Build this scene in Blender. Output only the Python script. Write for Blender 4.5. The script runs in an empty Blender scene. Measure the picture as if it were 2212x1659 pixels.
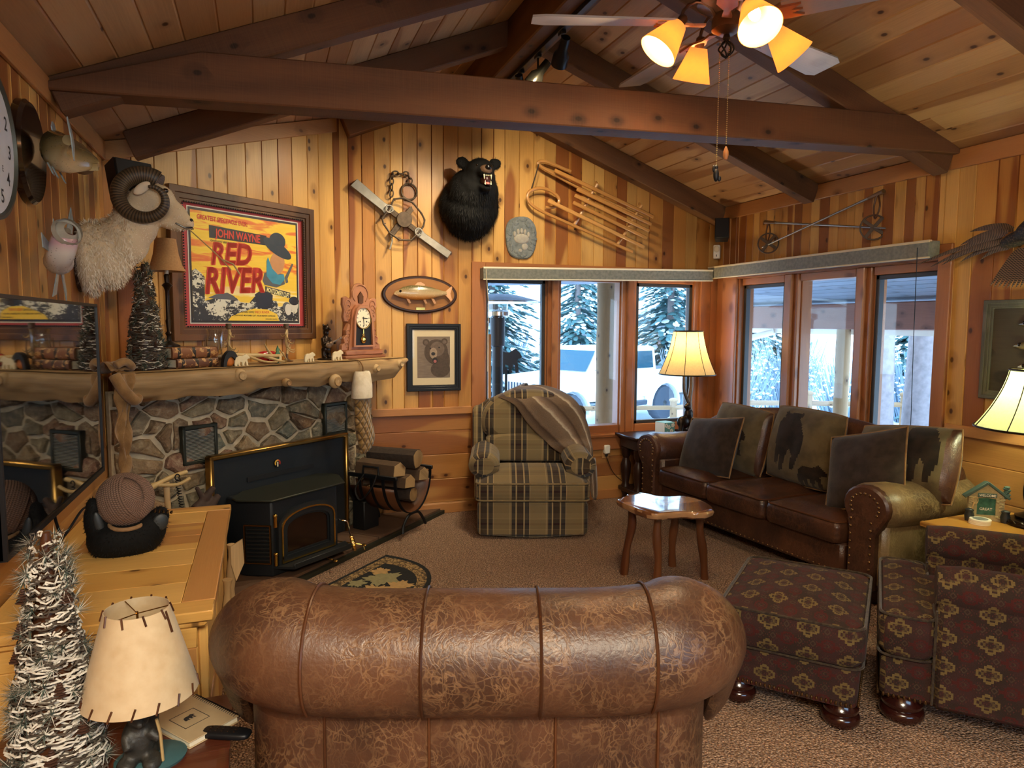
import bpy, math, random
from mathutils import Matrix, Vector, noise as mnoise
R = random.Random(7)
pi = math.pi
sc = bpy.context.scene
C = sc.collection

# ---------------------------------------------------------------- camera
YAW, PIT, ROL, FPX = .3452, -.0864, .0054, 1500.0
def make_camera():
    f = Vector((math.sin(YAW)*math.cos(PIT), math.cos(YAW)*math.cos(PIT), math.sin(PIT)))
    r = Vector((math.cos(YAW), -math.sin(YAW), 0)); u = r.cross(f)
    c, s = math.cos(ROL), math.sin(ROL)
    r, u = c*r + s*u, -s*r + c*u
    cd = bpy.data.cameras.new('camera'); cam = bpy.data.objects.new('camera', cd); C.objects.link(cam)
    m = Matrix((r, u, -f)).transposed().to_4x4(); m.translation = (0, 0, 1.6); cam.matrix_world = m
    cd.sensor_width = 36; cd.lens = FPX/2212*36; cd.clip_start = .05; cd.clip_end = 200
    sc.camera = cam
make_camera()

# ---------------------------------------------------------------- world, sun, exposure
def make_world():
    w = bpy.data.worlds.new('winter_sky'); sc.world = w; w.use_nodes = True
    nt = w.node_tree; nt.nodes.clear()
    o = nt.nodes.new('ShaderNodeOutputWorld'); b = nt.nodes.new('ShaderNodeBackground')
    tc = nt.nodes.new('ShaderNodeTexCoord'); sp = nt.nodes.new('ShaderNodeSeparateXYZ'); rp = nt.nodes.new('ShaderNodeValToRGB')
    nt.links.new(tc.outputs['Generated'], sp.inputs[0]); nt.links.new(sp.outputs[2], rp.inputs[0])
    e = rp.color_ramp.elements
    e[0].position = 0; e[0].color = (.50, .76, 1, 1); e[1].position = .6; e[1].color = (.36, .62, 1, 1)
    nt.links.new(rp.outputs[0], b.inputs[0]); b.inputs[1].default_value = 2.6
    nt.links.new(b.outputs[0], o.inputs[0])
make_world()
vs = sc.view_settings
sc.display_settings.display_device = 'sRGB'
vs.view_transform = 'Standard'; vs.look = 'None'; vs.gamma = 1; vs.use_curve_mapping = False
vs.exposure = 1.5
cy = sc.cycles
cy.use_denoising = True
try: cy.denoiser = 'OPENIMAGEDENOISE'
except Exception: pass
cy.max_bounces = 8; cy.diffuse_bounces = 4; cy.glossy_bounces = 3; cy.transmission_bounces = 6; cy.transparent_max_bounces = 12
cy.sample_clamp_indirect = 5; cy.caustics_reflective = False; cy.caustics_refractive = False
WARM = (1, .81, .56)
def lamp(name, kind, loc, power, col=WARM, size=.05, aim=None, **k):
    l = bpy.data.lights.new(name, kind); l.energy = power; l.color = col
    if kind == 'AREA':
        l.size = size; l.shape = k.get('shape', 'SQUARE')
        if 'sy' in k: l.shape = 'RECTANGLE'; l.size_y = k['sy']
    else: l.shadow_soft_size = size
    if kind == 'SPOT': l.spot_size = k.get('cone', 1.2); l.spot_blend = k.get('blend', .6)
    if k.get('portal'): l.cycles.is_portal = True
    o = bpy.data.objects.new(name, l); C.objects.link(o); o.location = loc
    if aim is not None: o.rotation_euler = (Vector(aim) - Vector(loc)).to_track_quat('-Z', 'Y').to_euler()
    return o
# daylight portals in the two window openings
lamp('daylight_portal', 'AREA', (2.85, 5.85, 1.32), 1, (1, 1, 1), 2.3, (2.85, 0, 1.32), sy=1.35, portal=True)
lamp('daylight_portal', 'AREA', (4.32, 4.3, 1.32), 1, (1, 1, 1), 2.1, (0, 4.3, 1.32), sy=1.35, portal=True)
# warm fill light added out of view behind the camera
lamp('unseen_fill_light', 'AREA', (.1, -.7, 2.5), 58, (1, .87, .66), 1.1, (.1, -.3, 0))

# ---------------------------------------------------------------- helpers
def lin(h):
    h = h.lstrip('#'); v = [int(h[i:i+2], 16)/255 for i in (0, 2, 4)]
    return tuple((x/12.92 if x <= .04045 else ((x+.055)/1.055)**2.4) for x in v) + (1,)
def T(x=0, y=0, z=0): return Matrix.Translation((x, y, z))
def RZ(a): return Matrix.Rotation(a, 4, 'Z')
def RX(a): return Matrix.Rotation(a, 4, 'X')
def RY(a): return Matrix.Rotation(a, 4, 'Y')
def SC(x, y, z): return Matrix.Diagonal((x, y, z, 1))
def align(p, q):
    d = (Vector(q) - Vector(p)); return Matrix.Translation(p) @ d.to_track_quat('Z', 'Y').to_matrix().to_4x4(), d.length

class MB:
    """collects polygons with uv, tone and material index, then becomes one mesh"""
    def __init__(s, M=None):
        s.V = []; s.F = []; s.U = []; s.T = []; s.I = []; s.M = M or Matrix(); s.mi = 0; s.tone = None; s.off = None
    def add(s, vs_, fs, grain=None, uvs=None, M=None):
        M = s.M @ M if M is not None else s.M
        b = len(s.V); vs_ = [Vector(v) for v in vs_]
        s.V += [M @ v for v in vs_]
        t = s.tone or (R.random(), R.random(), R.random())
        ou, ov = (R.uniform(0, 9), R.uniform(0, 9)) if grain is not None else (0, 0)
        if s.off: ou, ov = s.off
        if isinstance(grain, str): grain = 'xyz'.index(grain)
        for k, f in enumerate(fs):
            s.F.append([b+i for i in f]); s.T.append(t); s.I.append(s.mi)
            if uvs: s.U.append(uvs[k]); continue
            n = Vector((0, 0, 0)); q = [vs_[i] for i in f]
            for i in range(len(q)):
                n += q[i].cross(q[(i+1) % len(q)])
            a = [abs(n[0]), abs(n[1]), abs(n[2])]
            if grain is None:
                m = a.index(max(a)); ax = ((1, 2), (0, 2), (0, 1))[m]
                s.U.append([(v[ax[0]], v[ax[1]]) for v in q])
            else:
                o = [i for i in range(3) if i != grain]; c = o[1] if a[o[0]] > a[o[1]] else o[0]
                s.U.append([(v[c]+ou, v[grain]+ov) for v in q])
        return s
    def box(s, x0, x1, y0, y1, z0, z1, c=0, grain=None, M=None):
        X, Y, Z = (x0, x1), (y0, y1), (z0, z1)
        if grain == 'a':
            d = (x1-x0, y1-y0, z1-z0); grain = d.index(max(d))
        if c <= 0:
            v = [(X[i], Y[j], Z[k]) for i in (0, 1) for j in (0, 1) for k in (0, 1)]
            return s.add(v, [(0, 1, 3, 2), (4, 6, 7, 5), (0, 4, 5, 1), (2, 3, 7, 6), (0, 2, 6, 4), (1, 5, 7, 3)], grain, M=M)
        c = min(c, .49*min(x1-x0, y1-y0, z1-z0)); v = []; ix = {}
        for i in (0, 1):
            for j in (0, 1):
                for k in (0, 1):
                    p = [X[i], Y[j], Z[k]]; sg = (1-2*i, 1-2*j, 1-2*k)
                    for a in range(3):
                        q = [p[b] + (0 if b == a else sg[b]*c) for b in range(3)]
                        ix[(i, j, k, a)] = len(v); v.append(q)
        f = []
        def q4(l): f.append([ix[t] for t in l])
        for e in (0, 1):
            o = 1 if e else -1
            q4([(e, *t, 0) for t in ((0, 0), (1, 0), (1, 1), (0, 1))][::o])
            q4([(t[0], e, t[1], 1) for t in ((0, 0), (0, 1), (1, 1), (1, 0))][::o])
            q4([(*t, e, 2) for t in ((0, 0), (1, 0), (1, 1), (0, 1))][::o])
        for i in (0, 1):
            for j in (0, 1):
                q4([(i, j, 0, 0), (i, j, 1, 0), (i, j, 1, 1), (i, j, 0, 1)][::(1 if i != j else -1)])
                q4([(i, 0, j, 0), (i, 1, j, 0), (i, 1, j, 2), (i, 0, j, 2)][::(-1 if i != j else 1)])
                q4([(0, i, j, 1), (1, i, j, 1), (1, i, j, 2), (0, i, j, 2)][::(1 if i != j else -1)])
                for k in (0, 1):
                    q4([(i, j, k, 0), (i, j, k, 1), (i, j, k, 2)][::(1 if (i+j+k) % 2 else -1)])
        return s.add(v, f, grain, M=M)
    def rings(s, rs, closed=True, caps=True, M=None, uvl=None):
        """loft through rings of equal point count; uv = (around, along) in metres"""
        n = len(rs[0]); v = [p for r in rs for p in r]; f = []; uv = []
        per = [0]
        m = rs[len(rs)//2]
        for i in range(n): per.append(per[-1] + (Vector(m[(i+1) % n])-Vector(m[i])).length)
        al = [0]
        for k in range(1, len(rs)): al.append(al[-1] + (Vector(rs[k][0])-Vector(rs[k-1][0])).length)
        ou, ov = s.off or (R.uniform(0, 5), R.uniform(0, 5))
        for k in range(len(rs)-1):
            for i in range(n if closed else n-1):
                j = (i+1) % n
                f.append((k*n+i, k*n+j, (k+1)*n+j, (k+1)*n+i))
                uv.append([(per[i]+ou, al[k]+ov), (per[i+1]+ou, al[k]+ov), (per[i+1]+ou, al[k+1]+ov), (per[i]+ou, al[k+1]+ov)])
        if caps and closed:
            for base, o in ((0, -1), ((len(rs)-1)*n, 1)):
                f.append([base+i for i in range(n)][::o]); c0 = rs[0 if base == 0 else -1]
                cc = sum((Vector(p) for p in c0), Vector())/n
                uv.append([((Vector(p)-cc).length*math.cos(2*pi*i/n)+ou, (Vector(p)-cc).length*math.sin(2*pi*i/n)+ov) for i, p in enumerate(c0)][::o])
        return s.add(v, f, uvs=uv, M=M)
    def cyl(s, p, q, r0, r1=None, n=14, caps=True):
        m, L = align(p, q); r1 = r0 if r1 is None else r1
        ring = lambda r, z: [(r*math.cos(2*pi*i/n), r*math.sin(2*pi*i/n), z) for i in range(n)]
        return s.rings([ring(r0, 0), ring(r1, L)], caps=caps, M=m)
    def lathe(s, prof, c=(0, 0, 0), n=20, M=None, caps=True):
        m = Matrix.Translation(c) @ (M or Matrix())
        return s.rings([[(r*math.cos(2*pi*i/n), r*math.sin(2*pi*i/n), z) for i in range(n)] for r, z in prof], caps=caps, M=m)
    def tube(s, pts, r, n=8, closed=False, M=None):
        pts = [Vector(p) for p in pts]; k = len(pts); rs = []; up = Vector((.013, .021, 1))
        for i, p in enumerate(pts):
            a = pts[(i-1) % k] if (closed or i) else p; b = pts[(i+1) % k] if (closed or i < k-1) else p
            d = (b-a).normalized() if (b-a).length > 1e-9 else Vector((0, 0, 1))
            x = up - d*up.dot(d)
            if x.length < .05: x = Vector((1, 0, 0)) - d*d.x
            x.normalize(); y = d.cross(x); up = x
            rr = r[i] if isinstance(r, (list, tuple)) else r
            rs.append([p + x*rr*math.cos(2*pi*j/n) + y*rr*math.sin(2*pi*j/n) for j in range(n)])
        if closed: rs.append(rs[0])
        return s.rings(rs, caps=not closed, M=M)
    def ell(s, c, r, e1=1, e2=1, n=20, m=12, M=None):
        """ellipsoid or superellipsoid (e<1 boxier)"""
        if not hasattr(r, '__len__'): r = (r, r, r)
        pw = lambda x, e: math.copysign(abs(x)**e, x)
        rs = []
        for k in range(m+1):
            a = -pi/2 + pi*k/m; ca = pw(math.cos(a), e1); sa = pw(math.sin(a), e1)
            ca = max(ca, .004)
            rs.append([(r[0]*ca*pw(math.cos(2*pi*i/n), e2), r[1]*ca*pw(math.sin(2*pi*i/n), e2), r[2]*sa) for i in range(n)])
        mm = Matrix.Translation(c) @ (M or Matrix())
        v = [p for q in rs for p in q]; f = [(k*n+i, k*n+(i+1) % n, (k+1)*n+(i+1) % n, (k+1)*n+i) for k in range(m) for i in range(n)]
        f += [list(range(n))[::-1], [m*n+i for i in range(n)]]
        return s.add(v, f, M=mm)
    def prism(s, poly, y0, y1, c=0, grain=None, M=None):
        """extrude an (x,z) outline along y; c chamfers the front (y0) edge"""
        a = sum(poly[i][0]*poly[(i+1) % len(poly)][1]-poly[(i+1) % len(poly)][0]*poly[i][1] for i in range(len(poly)))
        if a < 0: poly = poly[::-1]
        n = len(poly); rs = []
        if c:
            ins = []
            for i in range(n):
                p0, p1, p2 = Vector(poly[i-1]), Vector(poly[i]), Vector(poly[(i+1) % n])
                d1, d2 = (p1-p0).normalized(), (p2-p1).normalized()
                nn = Vector((-d1.y-d2.y, d1.x+d2.x)); k = nn.length
                ins.append(p1 + (nn/k)*c/max(.35, k/2) if k > .05 else p1)
            rs.append([(p[0], y0, p[1]) for p in ins]); rs.append([(p[0], y0+c, p[1]) for p in poly])
        else: rs.append([(p[0], y0, p[1]) for p in poly])
        rs.append([(p[0], y1, p[1]) for p in poly])
        v = [p for q in rs for p in q]; f = []
        for k in range(len(rs)-1):
            for i in range(n):
                j = (i+1) % n; f.append((k*n+i, k*n+j, (k+1)*n+j, (k+1)*n+i))
        f = [list(range(n))] + [q[::-1] for q in f] + [[(len(rs)-1)*n+i for i in range(n)][::-1]]
        f[0] = f[0][::1]
        return s.add(v, f, grain, M=M)
    def disc(s, c, rx, rz, y0, y1, n=28, c_=0, M=None):
        return s.prism([(c[0]+rx*math.cos(2*pi*i/n), c[1]+rz*math.sin(2*pi*i/n)) for i in range(n)], y0, y1, c_, M=M)
    def text(s, txt, x, z, h, y=-.001, w=None, M=None, th=.0008, sh=0, al='LEFT', bold=.012):
        cu = bpy.data.curves.new('t', 'FONT'); cu.body = txt; cu.size = 1; cu.align_x = al; cu.extrude = 0; cu.offset = bold; cu.resolution_u = 3; cu.shear = sh
        o = bpy.data.objects.new('t', cu); C.objects.link(o)
        me = bpy.data.meshes.new_from_object(o.evaluated_get(bpy.context.evaluated_depsgraph_get()))
        xs = [v.co.x for v in me.vertices] or [0, 1]; ww = max(xs)-min(xs); k = h/.72; kx = k if w is None else w/ww
        off = 0 if al != 'LEFT' or w is None else -min(xs)
        s.add([(x+(v.co.x+off)*kx, y, z+v.co.y*k) for v in me.vertices], [list(p.vertices) for p in me.polygons], M=M)
        bpy.data.objects.remove(o); bpy.data.curves.remove(cu); bpy.data.meshes.remove(me)
        return s
    def mesh(s, name):
        me = bpy.data.meshes.new(name); me.from_pydata([tuple(v) for v in s.V], [], s.F)
        me.uv_layers.new(name='UVMap'); me.attributes.new('tone', 'FLOAT_COLOR', 'CORNER')
        fl = [c for u in s.U for p in u for c in p]; me.uv_layers['UVMap'].data.foreach_set('uv', fl); ta = me.attributes['tone']
        tl = []
        for f, t in zip(s.F, s.T): tl += [t[0], t[1], t[2], 1]*len(f)
        ta.data.foreach_set('color', tl)
        me.polygons.foreach_set('material_index', s.I)
        return me

def finish(me, sm=40):
    if sm:
        me.polygons.foreach_set('use_smooth', [True]*len(me.polygons))
        try: me.set_sharp_from_angle(angle=math.radians(sm))
        except Exception: pass
    me.update()
def obj(name, mb, mat, parent=None, label=None, sm=40, mods=None):
    me = mb.mesh(name) if isinstance(mb, MB) else mb
    me.name = name
    if len(me.materials): me.materials.clear()
    for m in (mat if isinstance(mat, (list, tuple)) else [mat]): me.materials.append(m)
    finish(me, sm)
    o = bpy.data.objects.new(name, me); C.objects.link(o)
    if parent: o.parent = parent
    if label: o['label'] = label
    for t, kw in (mods or []):
        m = o.modifiers.new(t.lower(), t)
        for k, v in kw.items(): setattr(m, k, v)
    return o
def thing(name, label, cat, loc=(0, 0, 0), rz=0, group=None, rot=None):
    o = bpy.data.objects.new(name, None); C.objects.link(o); o.empty_display_size = .1
    o.location = loc; o.rotation_euler = rot or (0, 0, rz); o['label'] = label; o['category'] = cat
    if group: o['group'] = group
    return o
def solo(name, mb, mat, label, cat, loc=(0, 0, 0), rz=0, group=None, sm=40, mods=None, rot=None):
    o = obj(name, mb, mat, None, label, sm, mods); o['category'] = cat
    o.location = loc; o.rotation_euler = rot or (0, 0, rz)
    if group: o['group'] = group
    return o
def struct(name, mb, mat, parent=None, sm=30):
    o = obj(name, mb, mat, parent, None, sm)
    if not parent: o['kind'] = 'structure'
    return o
def dup(root, loc, rz=None, label=None, group=None):
    r = root.copy(); C.objects.link(r); r.location = loc
    if rz is not None: r.rotation_euler = (0, 0, rz)
    if label: r['label'] = label
    if group: r['group'] = group
    for ch in list(root.children):
        c = ch.copy(); C.objects.link(c); c.parent = r
        for g in list(ch.children):
            d = g.copy(); C.objects.link(d); d.parent = c
    return r
def fuse(mb, vox=.01, smooth=4, fac=.5):
    """melt overlapping solids into one continuous skin"""
    me = mb.mesh('f'); o = bpy.data.objects.new('f', me); C.objects.link(o)
    m = o.modifiers.new('r', 'REMESH'); m.mode = 'VOXEL'; m.voxel_size = vox
    m = o.modifiers.new('s', 'SMOOTH'); m.iterations = smooth; m.factor = fac
    out = bpy.data.meshes.new_from_object(o.evaluated_get(bpy.context.evaluated_depsgraph_get()))
    bpy.data.objects.remove(o); bpy.data.meshes.remove(me)
    return out
def fur(me, n, ln, wd, flow=(0, 0, -1), lift=.5, rnd=.35, keep=None, seed=1):
    """thin hair blades standing on a mesh"""
    rr = random.Random(seed); mb = MB(); polys = [p for p in me.polygons if keep is None or keep(p.center, p.normal)]
    cum = []; a = 0
    for p in polys: a += p.area; cum.append(a)
    import bisect
    fl = Vector(flow)
    for _ in range(n):
        p = polys[min(bisect.bisect(cum, rr.random()*a), len(polys)-1)]; v = [me.vertices[i].co for i in p.vertices]
        w = [rr.random() for _ in v]; t = sum(w); q = sum((c*k/t for c, k in zip(v, w)), Vector())
        N = p.normal; d = (fl - N*fl.dot(N))
        d = (d*(1-lift) + N*lift + Vector((rr.gauss(0, rnd), rr.gauss(0, rnd), rr.gauss(0, rnd)))*.5).normalized()
        L = (ln(q) if callable(ln) else ln)*rr.uniform(.6, 1.2); sd = d.cross(N + Vector((.01, .02, .03))); sd = sd.normalized()*wd*.5
        mb.tone = (rr.random(), rr.random(), 0)
        q = q - N*.002
        mb.add([q-sd, q+sd, q+sd*.6+d*L*.6+N*L*.05, q-sd*.6+d*L*.6+N*L*.05, q+d*L-N*L*.08], [(0, 1, 2, 3), (3, 2, 4)], uvs=[[(0, 0)]*4, [(0, 0)]*3])
    return mb

# ---------------------------------------------------------------- node helper
class NT:
    def __init__(s, name):
        s.m = bpy.data.materials.new(name); s.m.use_nodes = True; s.t = s.m.node_tree; s.t.nodes.clear()
        s.o = s.t.nodes.new('ShaderNodeOutputMaterial'); s.p = s.n('BsdfPrincipled'); s.t.links.new(s.p.outputs[0], s.o.inputs[0])
    def n(s, typ, ins=None, **pr):
        nd = s.t.nodes.new('ShaderNode'+typ)
        for k, v in pr.items(): setattr(nd, k, v)
        for k, v in (ins or {}).items(): s.set(nd, k, v)
        return nd
    def set(s, nd, k, v):
        i = nd.inputs[k]
        if hasattr(v, 'node'): s.t.links.new(v, i)
        else:
            if isinstance(v, str): v = lin(v)
            if hasattr(i.default_value, '__len__'):
                v = tuple(v); v = v[:len(i.default_value)] if len(v) >= len(i.default_value) else v + (1,)
            i.default_value = v
    def b(s, **k):
        for a, v in k.items(): s.set(s.p, {'col': 'Base Color', 'rough': 'Roughness', 'metal': 'Metallic', 'nrm': 'Normal', 'spec': 'Specular IOR Level', 'emit': 'Emission Color', 'es': 'Emission Strength', 'coat': 'Coat Weight', 'sheen': 'Sheen Weight', 'alpha': 'Alpha', 'trans': 'Transmission Weight', 'ior': 'IOR', 'sub': 'Subsurface Weight'}[a], v)
        return s.m
    def uv(s): return s.n('UVMap').outputs[0]
    def pos(s): return s.n('TexCoord').outputs['Object']
    def tone(s): return s.n('SeparateColor', {0: s.n('Attribute', attribute_name='tone').outputs['Color']}).outputs
    def mp(s, v, sc_=(1, 1, 1), loc=(0, 0, 0), rot=(0, 0, 0)): return s.n('Mapping', {'Vector': v, 'Scale': sc_, 'Location': loc, 'Rotation': rot}).outputs[0]
    def noise(s, v, scale=5, det=3, dist=0, rough=.5): return s.n('TexNoise', {'Vector': v, 'Scale': scale, 'Detail': det, 'Distortion': dist, 'Roughness': rough}).outputs['Fac']
    def vor(s, v, scale=5, feat='F1', out='Distance', rnd=1, **k): return s.n('TexVoronoi', {'Vector': v, 'Scale': scale, 'Randomness': rnd}, feature=feat, **k).outputs[out]
    def m2(s, op, a, b=0, c=0, clamp=False):
        nd = s.n('Math', {0: a, 1: b}, operation=op, use_clamp=clamp)
        if op in ('MULTIPLY_ADD', 'SMOOTH_MIN', 'COMPARE'): s.set(nd, 2, c)
        return nd.outputs[0]
    def ramp(s, f, stops, interp='LINEAR'):
        nd = s.n('ValToRGB', {0: f}); cr = nd.color_ramp; cr.interpolation = interp
        while len(cr.elements) < len(stops): cr.elements.new(.5)
        for e, (p, c) in zip(cr.elements, stops):
            e.position = p; e.color = lin(c) if isinstance(c, str) else ((c, c, c, 1) if not hasattr(c, '__len__') else c)
        return nd.outputs[0]
    def mix(s, f, a, b, mode='MIX'): return s.n('MixRGB', {0: f, 1: a, 2: b}, blend_type=mode).outputs[0]
    def ss(s, x, lo, hi): return s.n('MapRange', {0: x, 1: lo, 2: hi}, interpolation_type='SMOOTHSTEP').outputs[0]
    def sep(s, v): return s.n('SeparateXYZ', {0: v}).outputs
    def com(s, x, y=0, z=0): return s.n('CombineXYZ', {0: x, 1: y, 2: z}).outputs[0]
    def bump(s, h, st=.3, d=.01): return s.n('Bump', {'Height': h, 'Strength': st, 'Distance': d}).outputs[0]

def plain(name, col, rough=.5, metal=0, var=0, scale=30, bump=0, spec=.5, **k):
    g = NT(name); c = col
    if var or bump:
        nz = g.noise(g.pos(), scale, 3)
        if var: c = g.mix(nz, tuple(x*(1-var) for x in lin(col)[:3]) + (1,), tuple(min(1, x*(1+var)) for x in lin(col)[:3]) + (1,))
        if bump: g.b(nrm=g.bump(nz, bump, .004))
    return g.b(col=c, rough=rough, metal=metal, spec=spec, **k)

def wood(name, dark, mid, light, red=None, rough=.42, knots=1, saw=0, coat=0, contrast=.5, knotd='#3a1d0e', bs=.25, spec=.35, lines=13):
    g = NT(name); u, v = g.sep(g.uv())[:2]; t = g.tone()
    kv = g.com(g.m2('MULTIPLY', u, 6.5), g.m2('MULTIPLY', v, 4.2))
    vd = g.n('TexVoronoi', {'Vector': kv, 'Scale': 1}, voronoi_dimensions='2D')
    has = g.m2('GREATER_THAN', g.sep(vd.outputs['Color'])[0], .66)
    k = g.m2('MULTIPLY', g.m2('SUBTRACT', 1, g.ss(vd.outputs['Distance'], .05, .36)), has)
    N = g.noise(g.com(g.m2('MULTIPLY', u, 3.2), g.m2('MULTIPLY', v, .34)), 1, 2, .25)
    ph = g.m2('ADD', g.m2('MULTIPLY', N, lines), g.m2('MULTIPLY', k, 3.0))
    ln = g.m2('MULTIPLY_ADD', g.m2('SINE', ph), .5, .5)
    ln = g.m2('POWER', ln, 1.6)
    fi = g.noise(g.com(g.m2('MULTIPLY', u, 150), g.m2('MULTIPLY', v, 5)), 1, 2)
    f = g.m2('ADD', g.m2('MULTIPLY', ln, contrast), g.m2('MULTIPLY', g.m2('SUBTRACT', fi, .5), .55))
    blo = g.noise(g.com(g.m2('MULTIPLY', u, 5), g.m2('MULTIPLY', v, .8)), 1, 2)
    base = g.mix(g.ss(g.m2('ADD', t[0], g.m2('MULTIPLY', g.m2('SUBTRACT', blo, .5), .9)), .1, .95), light, mid)
    if red:
        heart = g.ss(g.m2('ADD', g.m2('SUBTRACT', t[1], .12), g.m2('MULTIPLY', g.m2('SUBTRACT', N, .5), 3.0)), .62, .72)
        base = g.mix(g.m2('MULTIPLY', heart, .85), base, red)
    c = g.mix(g.m2('MULTIPLY', f, .8, clamp=True), base, dark)
    hgt = fi
    if knots:
        ks = g.m2('MULTIPLY', g.m2('SUBTRACT', 1, g.ss(vd.outputs['Distance'], .045, .10)), has)
        ks2 = g.m2('MULTIPLY', g.m2('SUBTRACT', 1, g.ss(vd.outputs['Distance'], .08, .3)), has)
        c = g.mix(g.m2('MULTIPLY', ks2, .45), c, dark)
        c = g.mix(g.m2('MULTIPLY', ks, .9*knots), c, knotd)
    if saw:
        sw = g.noise(g.com(g.m2('MULTIPLY', u, 3), g.m2('MULTIPLY', v, 260)), 1, 1)
        sp = g.noise(g.com(g.m2('MULTIPLY', u, 9), g.m2('MULTIPLY', v, 9)), 1, 3)
        c = g.mix(g.m2('MULTIPLY', g.m2('MULTIPLY', g.ss(sw, .4, .7), sp), saw), c, light)
        hgt = g.m2('ADD', fi, sw)
    return g.b(col=c, rough=rough, spec=spec, coat=coat, nrm=g.bump(hgt, bs, .002))
# ================================================================ materials
M = {}
M['pine'] = wood('wall_pine', '#6f4019', '#b67c3c', '#cfa05a', red='#874a26', rough=.36, contrast=.4)
M['pineh'] = wood('wainscot_pine', '#6a4020', '#a4703c', '#b8864c', red='#8e5630', rough=.34, contrast=.35)
M['ceil'] = wood('ceiling_pine', '#6b482c', '#ad8258', '#c09a6e', red='#9c6c44', rough=.5, contrast=.3, lines=14)
M['beam'] = wood('beam_timber', '#2c180f', '#633f26', '#7c5636', rough=.7, saw=.25, contrast=.5, knotd='#1c0d08', lines=18)
M['trim'] = wood('trim_pine', '#6f4222', '#a87040', '#ba8450', rough=.4, knots=.6, contrast=.3)
M['case'] = wood('window_casing_fir', '#623820', '#985e36', '#a86e44', rough=.35, knots=.2, contrast=.35, coat=.1)
M['cab'] = wood('cabinet_pine', '#a87238', '#d8a658', '#e2b66a', red='#b9824a', rough=.36, coat=.1, contrast=.22, knots=.8, lines=16)
M['walnut'] = wood('dark_walnut', '#22120a', '#4a2a17', '#5c3720', rough=.38, knots=0, contrast=.6)
M['oakf'] = wood('oak_frame', '#24130a', '#5a3a20', '#6d482a', rough=.45, knots=0, contrast=.8)
M['espresso'] = wood('espresso_wood', '#120a07', '#2a1811', '#352018', rough=.35, knots=0, contrast=.5)
M['plaque'] = wood('plaque_oak', '#6a4020', '#94632f', '#a06f3a', rough=.4, knots=0, contrast=.5)
M['clockw'] = wood('clock_oak', '#5e3620', '#a0694a', '#b07a58', rough=.45, knots=0, contrast=.5)
M['etop'] = wood('oak_table_top', '#8a5a22', '#c08b40', '#cf9c50', rough=.3, knots=0, contrast=.6, coat=.2)
M['dtop'] = wood('mahogany_table_top', '#2c130a', '#55281a', '#643221', rough=.28, knots=0, contrast=.5, coat=.3)
M['sledw'] = wood('bent_ash', '#8a5a2a', '#bb8446', '#c99555', rough=.35, knots=0, contrast=.3, coat=.2)
M['juniper'] = wood('juniper', '#3c2012', '#6d4228', '#835434', red='#5a2c18', rough=.3, knots=1, contrast=.5, coat=.2)
M['juntop'] = wood('polished_juniper_slab', '#53301a', '#8f6038', '#b0845a', red='#6c3c24', rough=.10, knots=1, contrast=.6, coat=.8)
M['logw'] = wood('peeled_log', '#4d3822', '#a48459', '#bfa277', rough=.6, knots=1, contrast=.6, knotd='#5d3a1c', lines=20)
M['outlog'] = wood('porch_log', '#5c4630', '#8a6a48', '#9c7c58', rough=.7, knots=1, contrast=.4)
M['shade_b'] = wood('fan_blade_oak', '#6a625c', '#948c86', '#a8a098', rough=.35, knots=0, contrast=.35)
M['black'] = plain('black_metal', '#14161a', .45, .3)
M['blackm'] = plain('matte_black', '#0d0e10', .6)
M['iron'] = plain('forged_iron', '#1d1a19', .6, .5, .3, 40, .3)
M['stove'] = plain('stove_black', '#1d2227', .5, .2, .15, 60, .05)
M['stoveg'] = plain('stove_top_grey', '#34372f', .45, .5, .2, 8)
M['brass'] = plain('brass', '#b08a4a', .3, 1, .1, 20)
M['gold'] = plain('polished_brass', '#e0b860', .18, 1)
M['chrome'] = plain('chrome', '#c8c8c8', .15, 1)
M['steel'] = plain('old_steel', '#8f8a80', .45, .7, .3, 25, .2)
M['slat'] = plain('grille_slat', '#84847c', .6); M['rust'] = plain('rusted_iron', '#57493c', .6, .6, .45, 30, .4)
M['bronze'] = plain('dark_bronze', '#2b2018', .35, .7, .3, 30, .1)
M['bronzel'] = plain('light_bronze', '#6a5440', .4, .5, .4, 25, .2)
M['white'] = plain('white_plastic', '#e6e0d0', .4)
M['cream'] = plain('cream_paper', '#e6dcc0', .7)
M['offw'] = plain('mat_board', '#cdbd9c', .8)
M['blackp'] = plain('black_paper', '#1c1a1c', .6)
M['bone'] = plain('antler', '#b59a68', .5, 0, .35, 14, .2)
M['boned'] = plain('antler_dark', '#6b4f30', .5, 0, .45, 12, .2)
M['nail'] = plain('nailhead_brass', '#8a6a44', .35, .9)
M['dwood'] = plain('dark_turned_wood', '#2c0f0b', .2, 0, .25, 12, coat=.5)
M['win_dark'] = plain('sash_bronze', '#3a3633', .5, .2)
M['rubber'] = plain('rubber', '#15161a', .7, 0, .3, 20)
M['snow'] = plain('snow', '#f2f6ff', .8, 0, .05, 2, .3)

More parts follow.
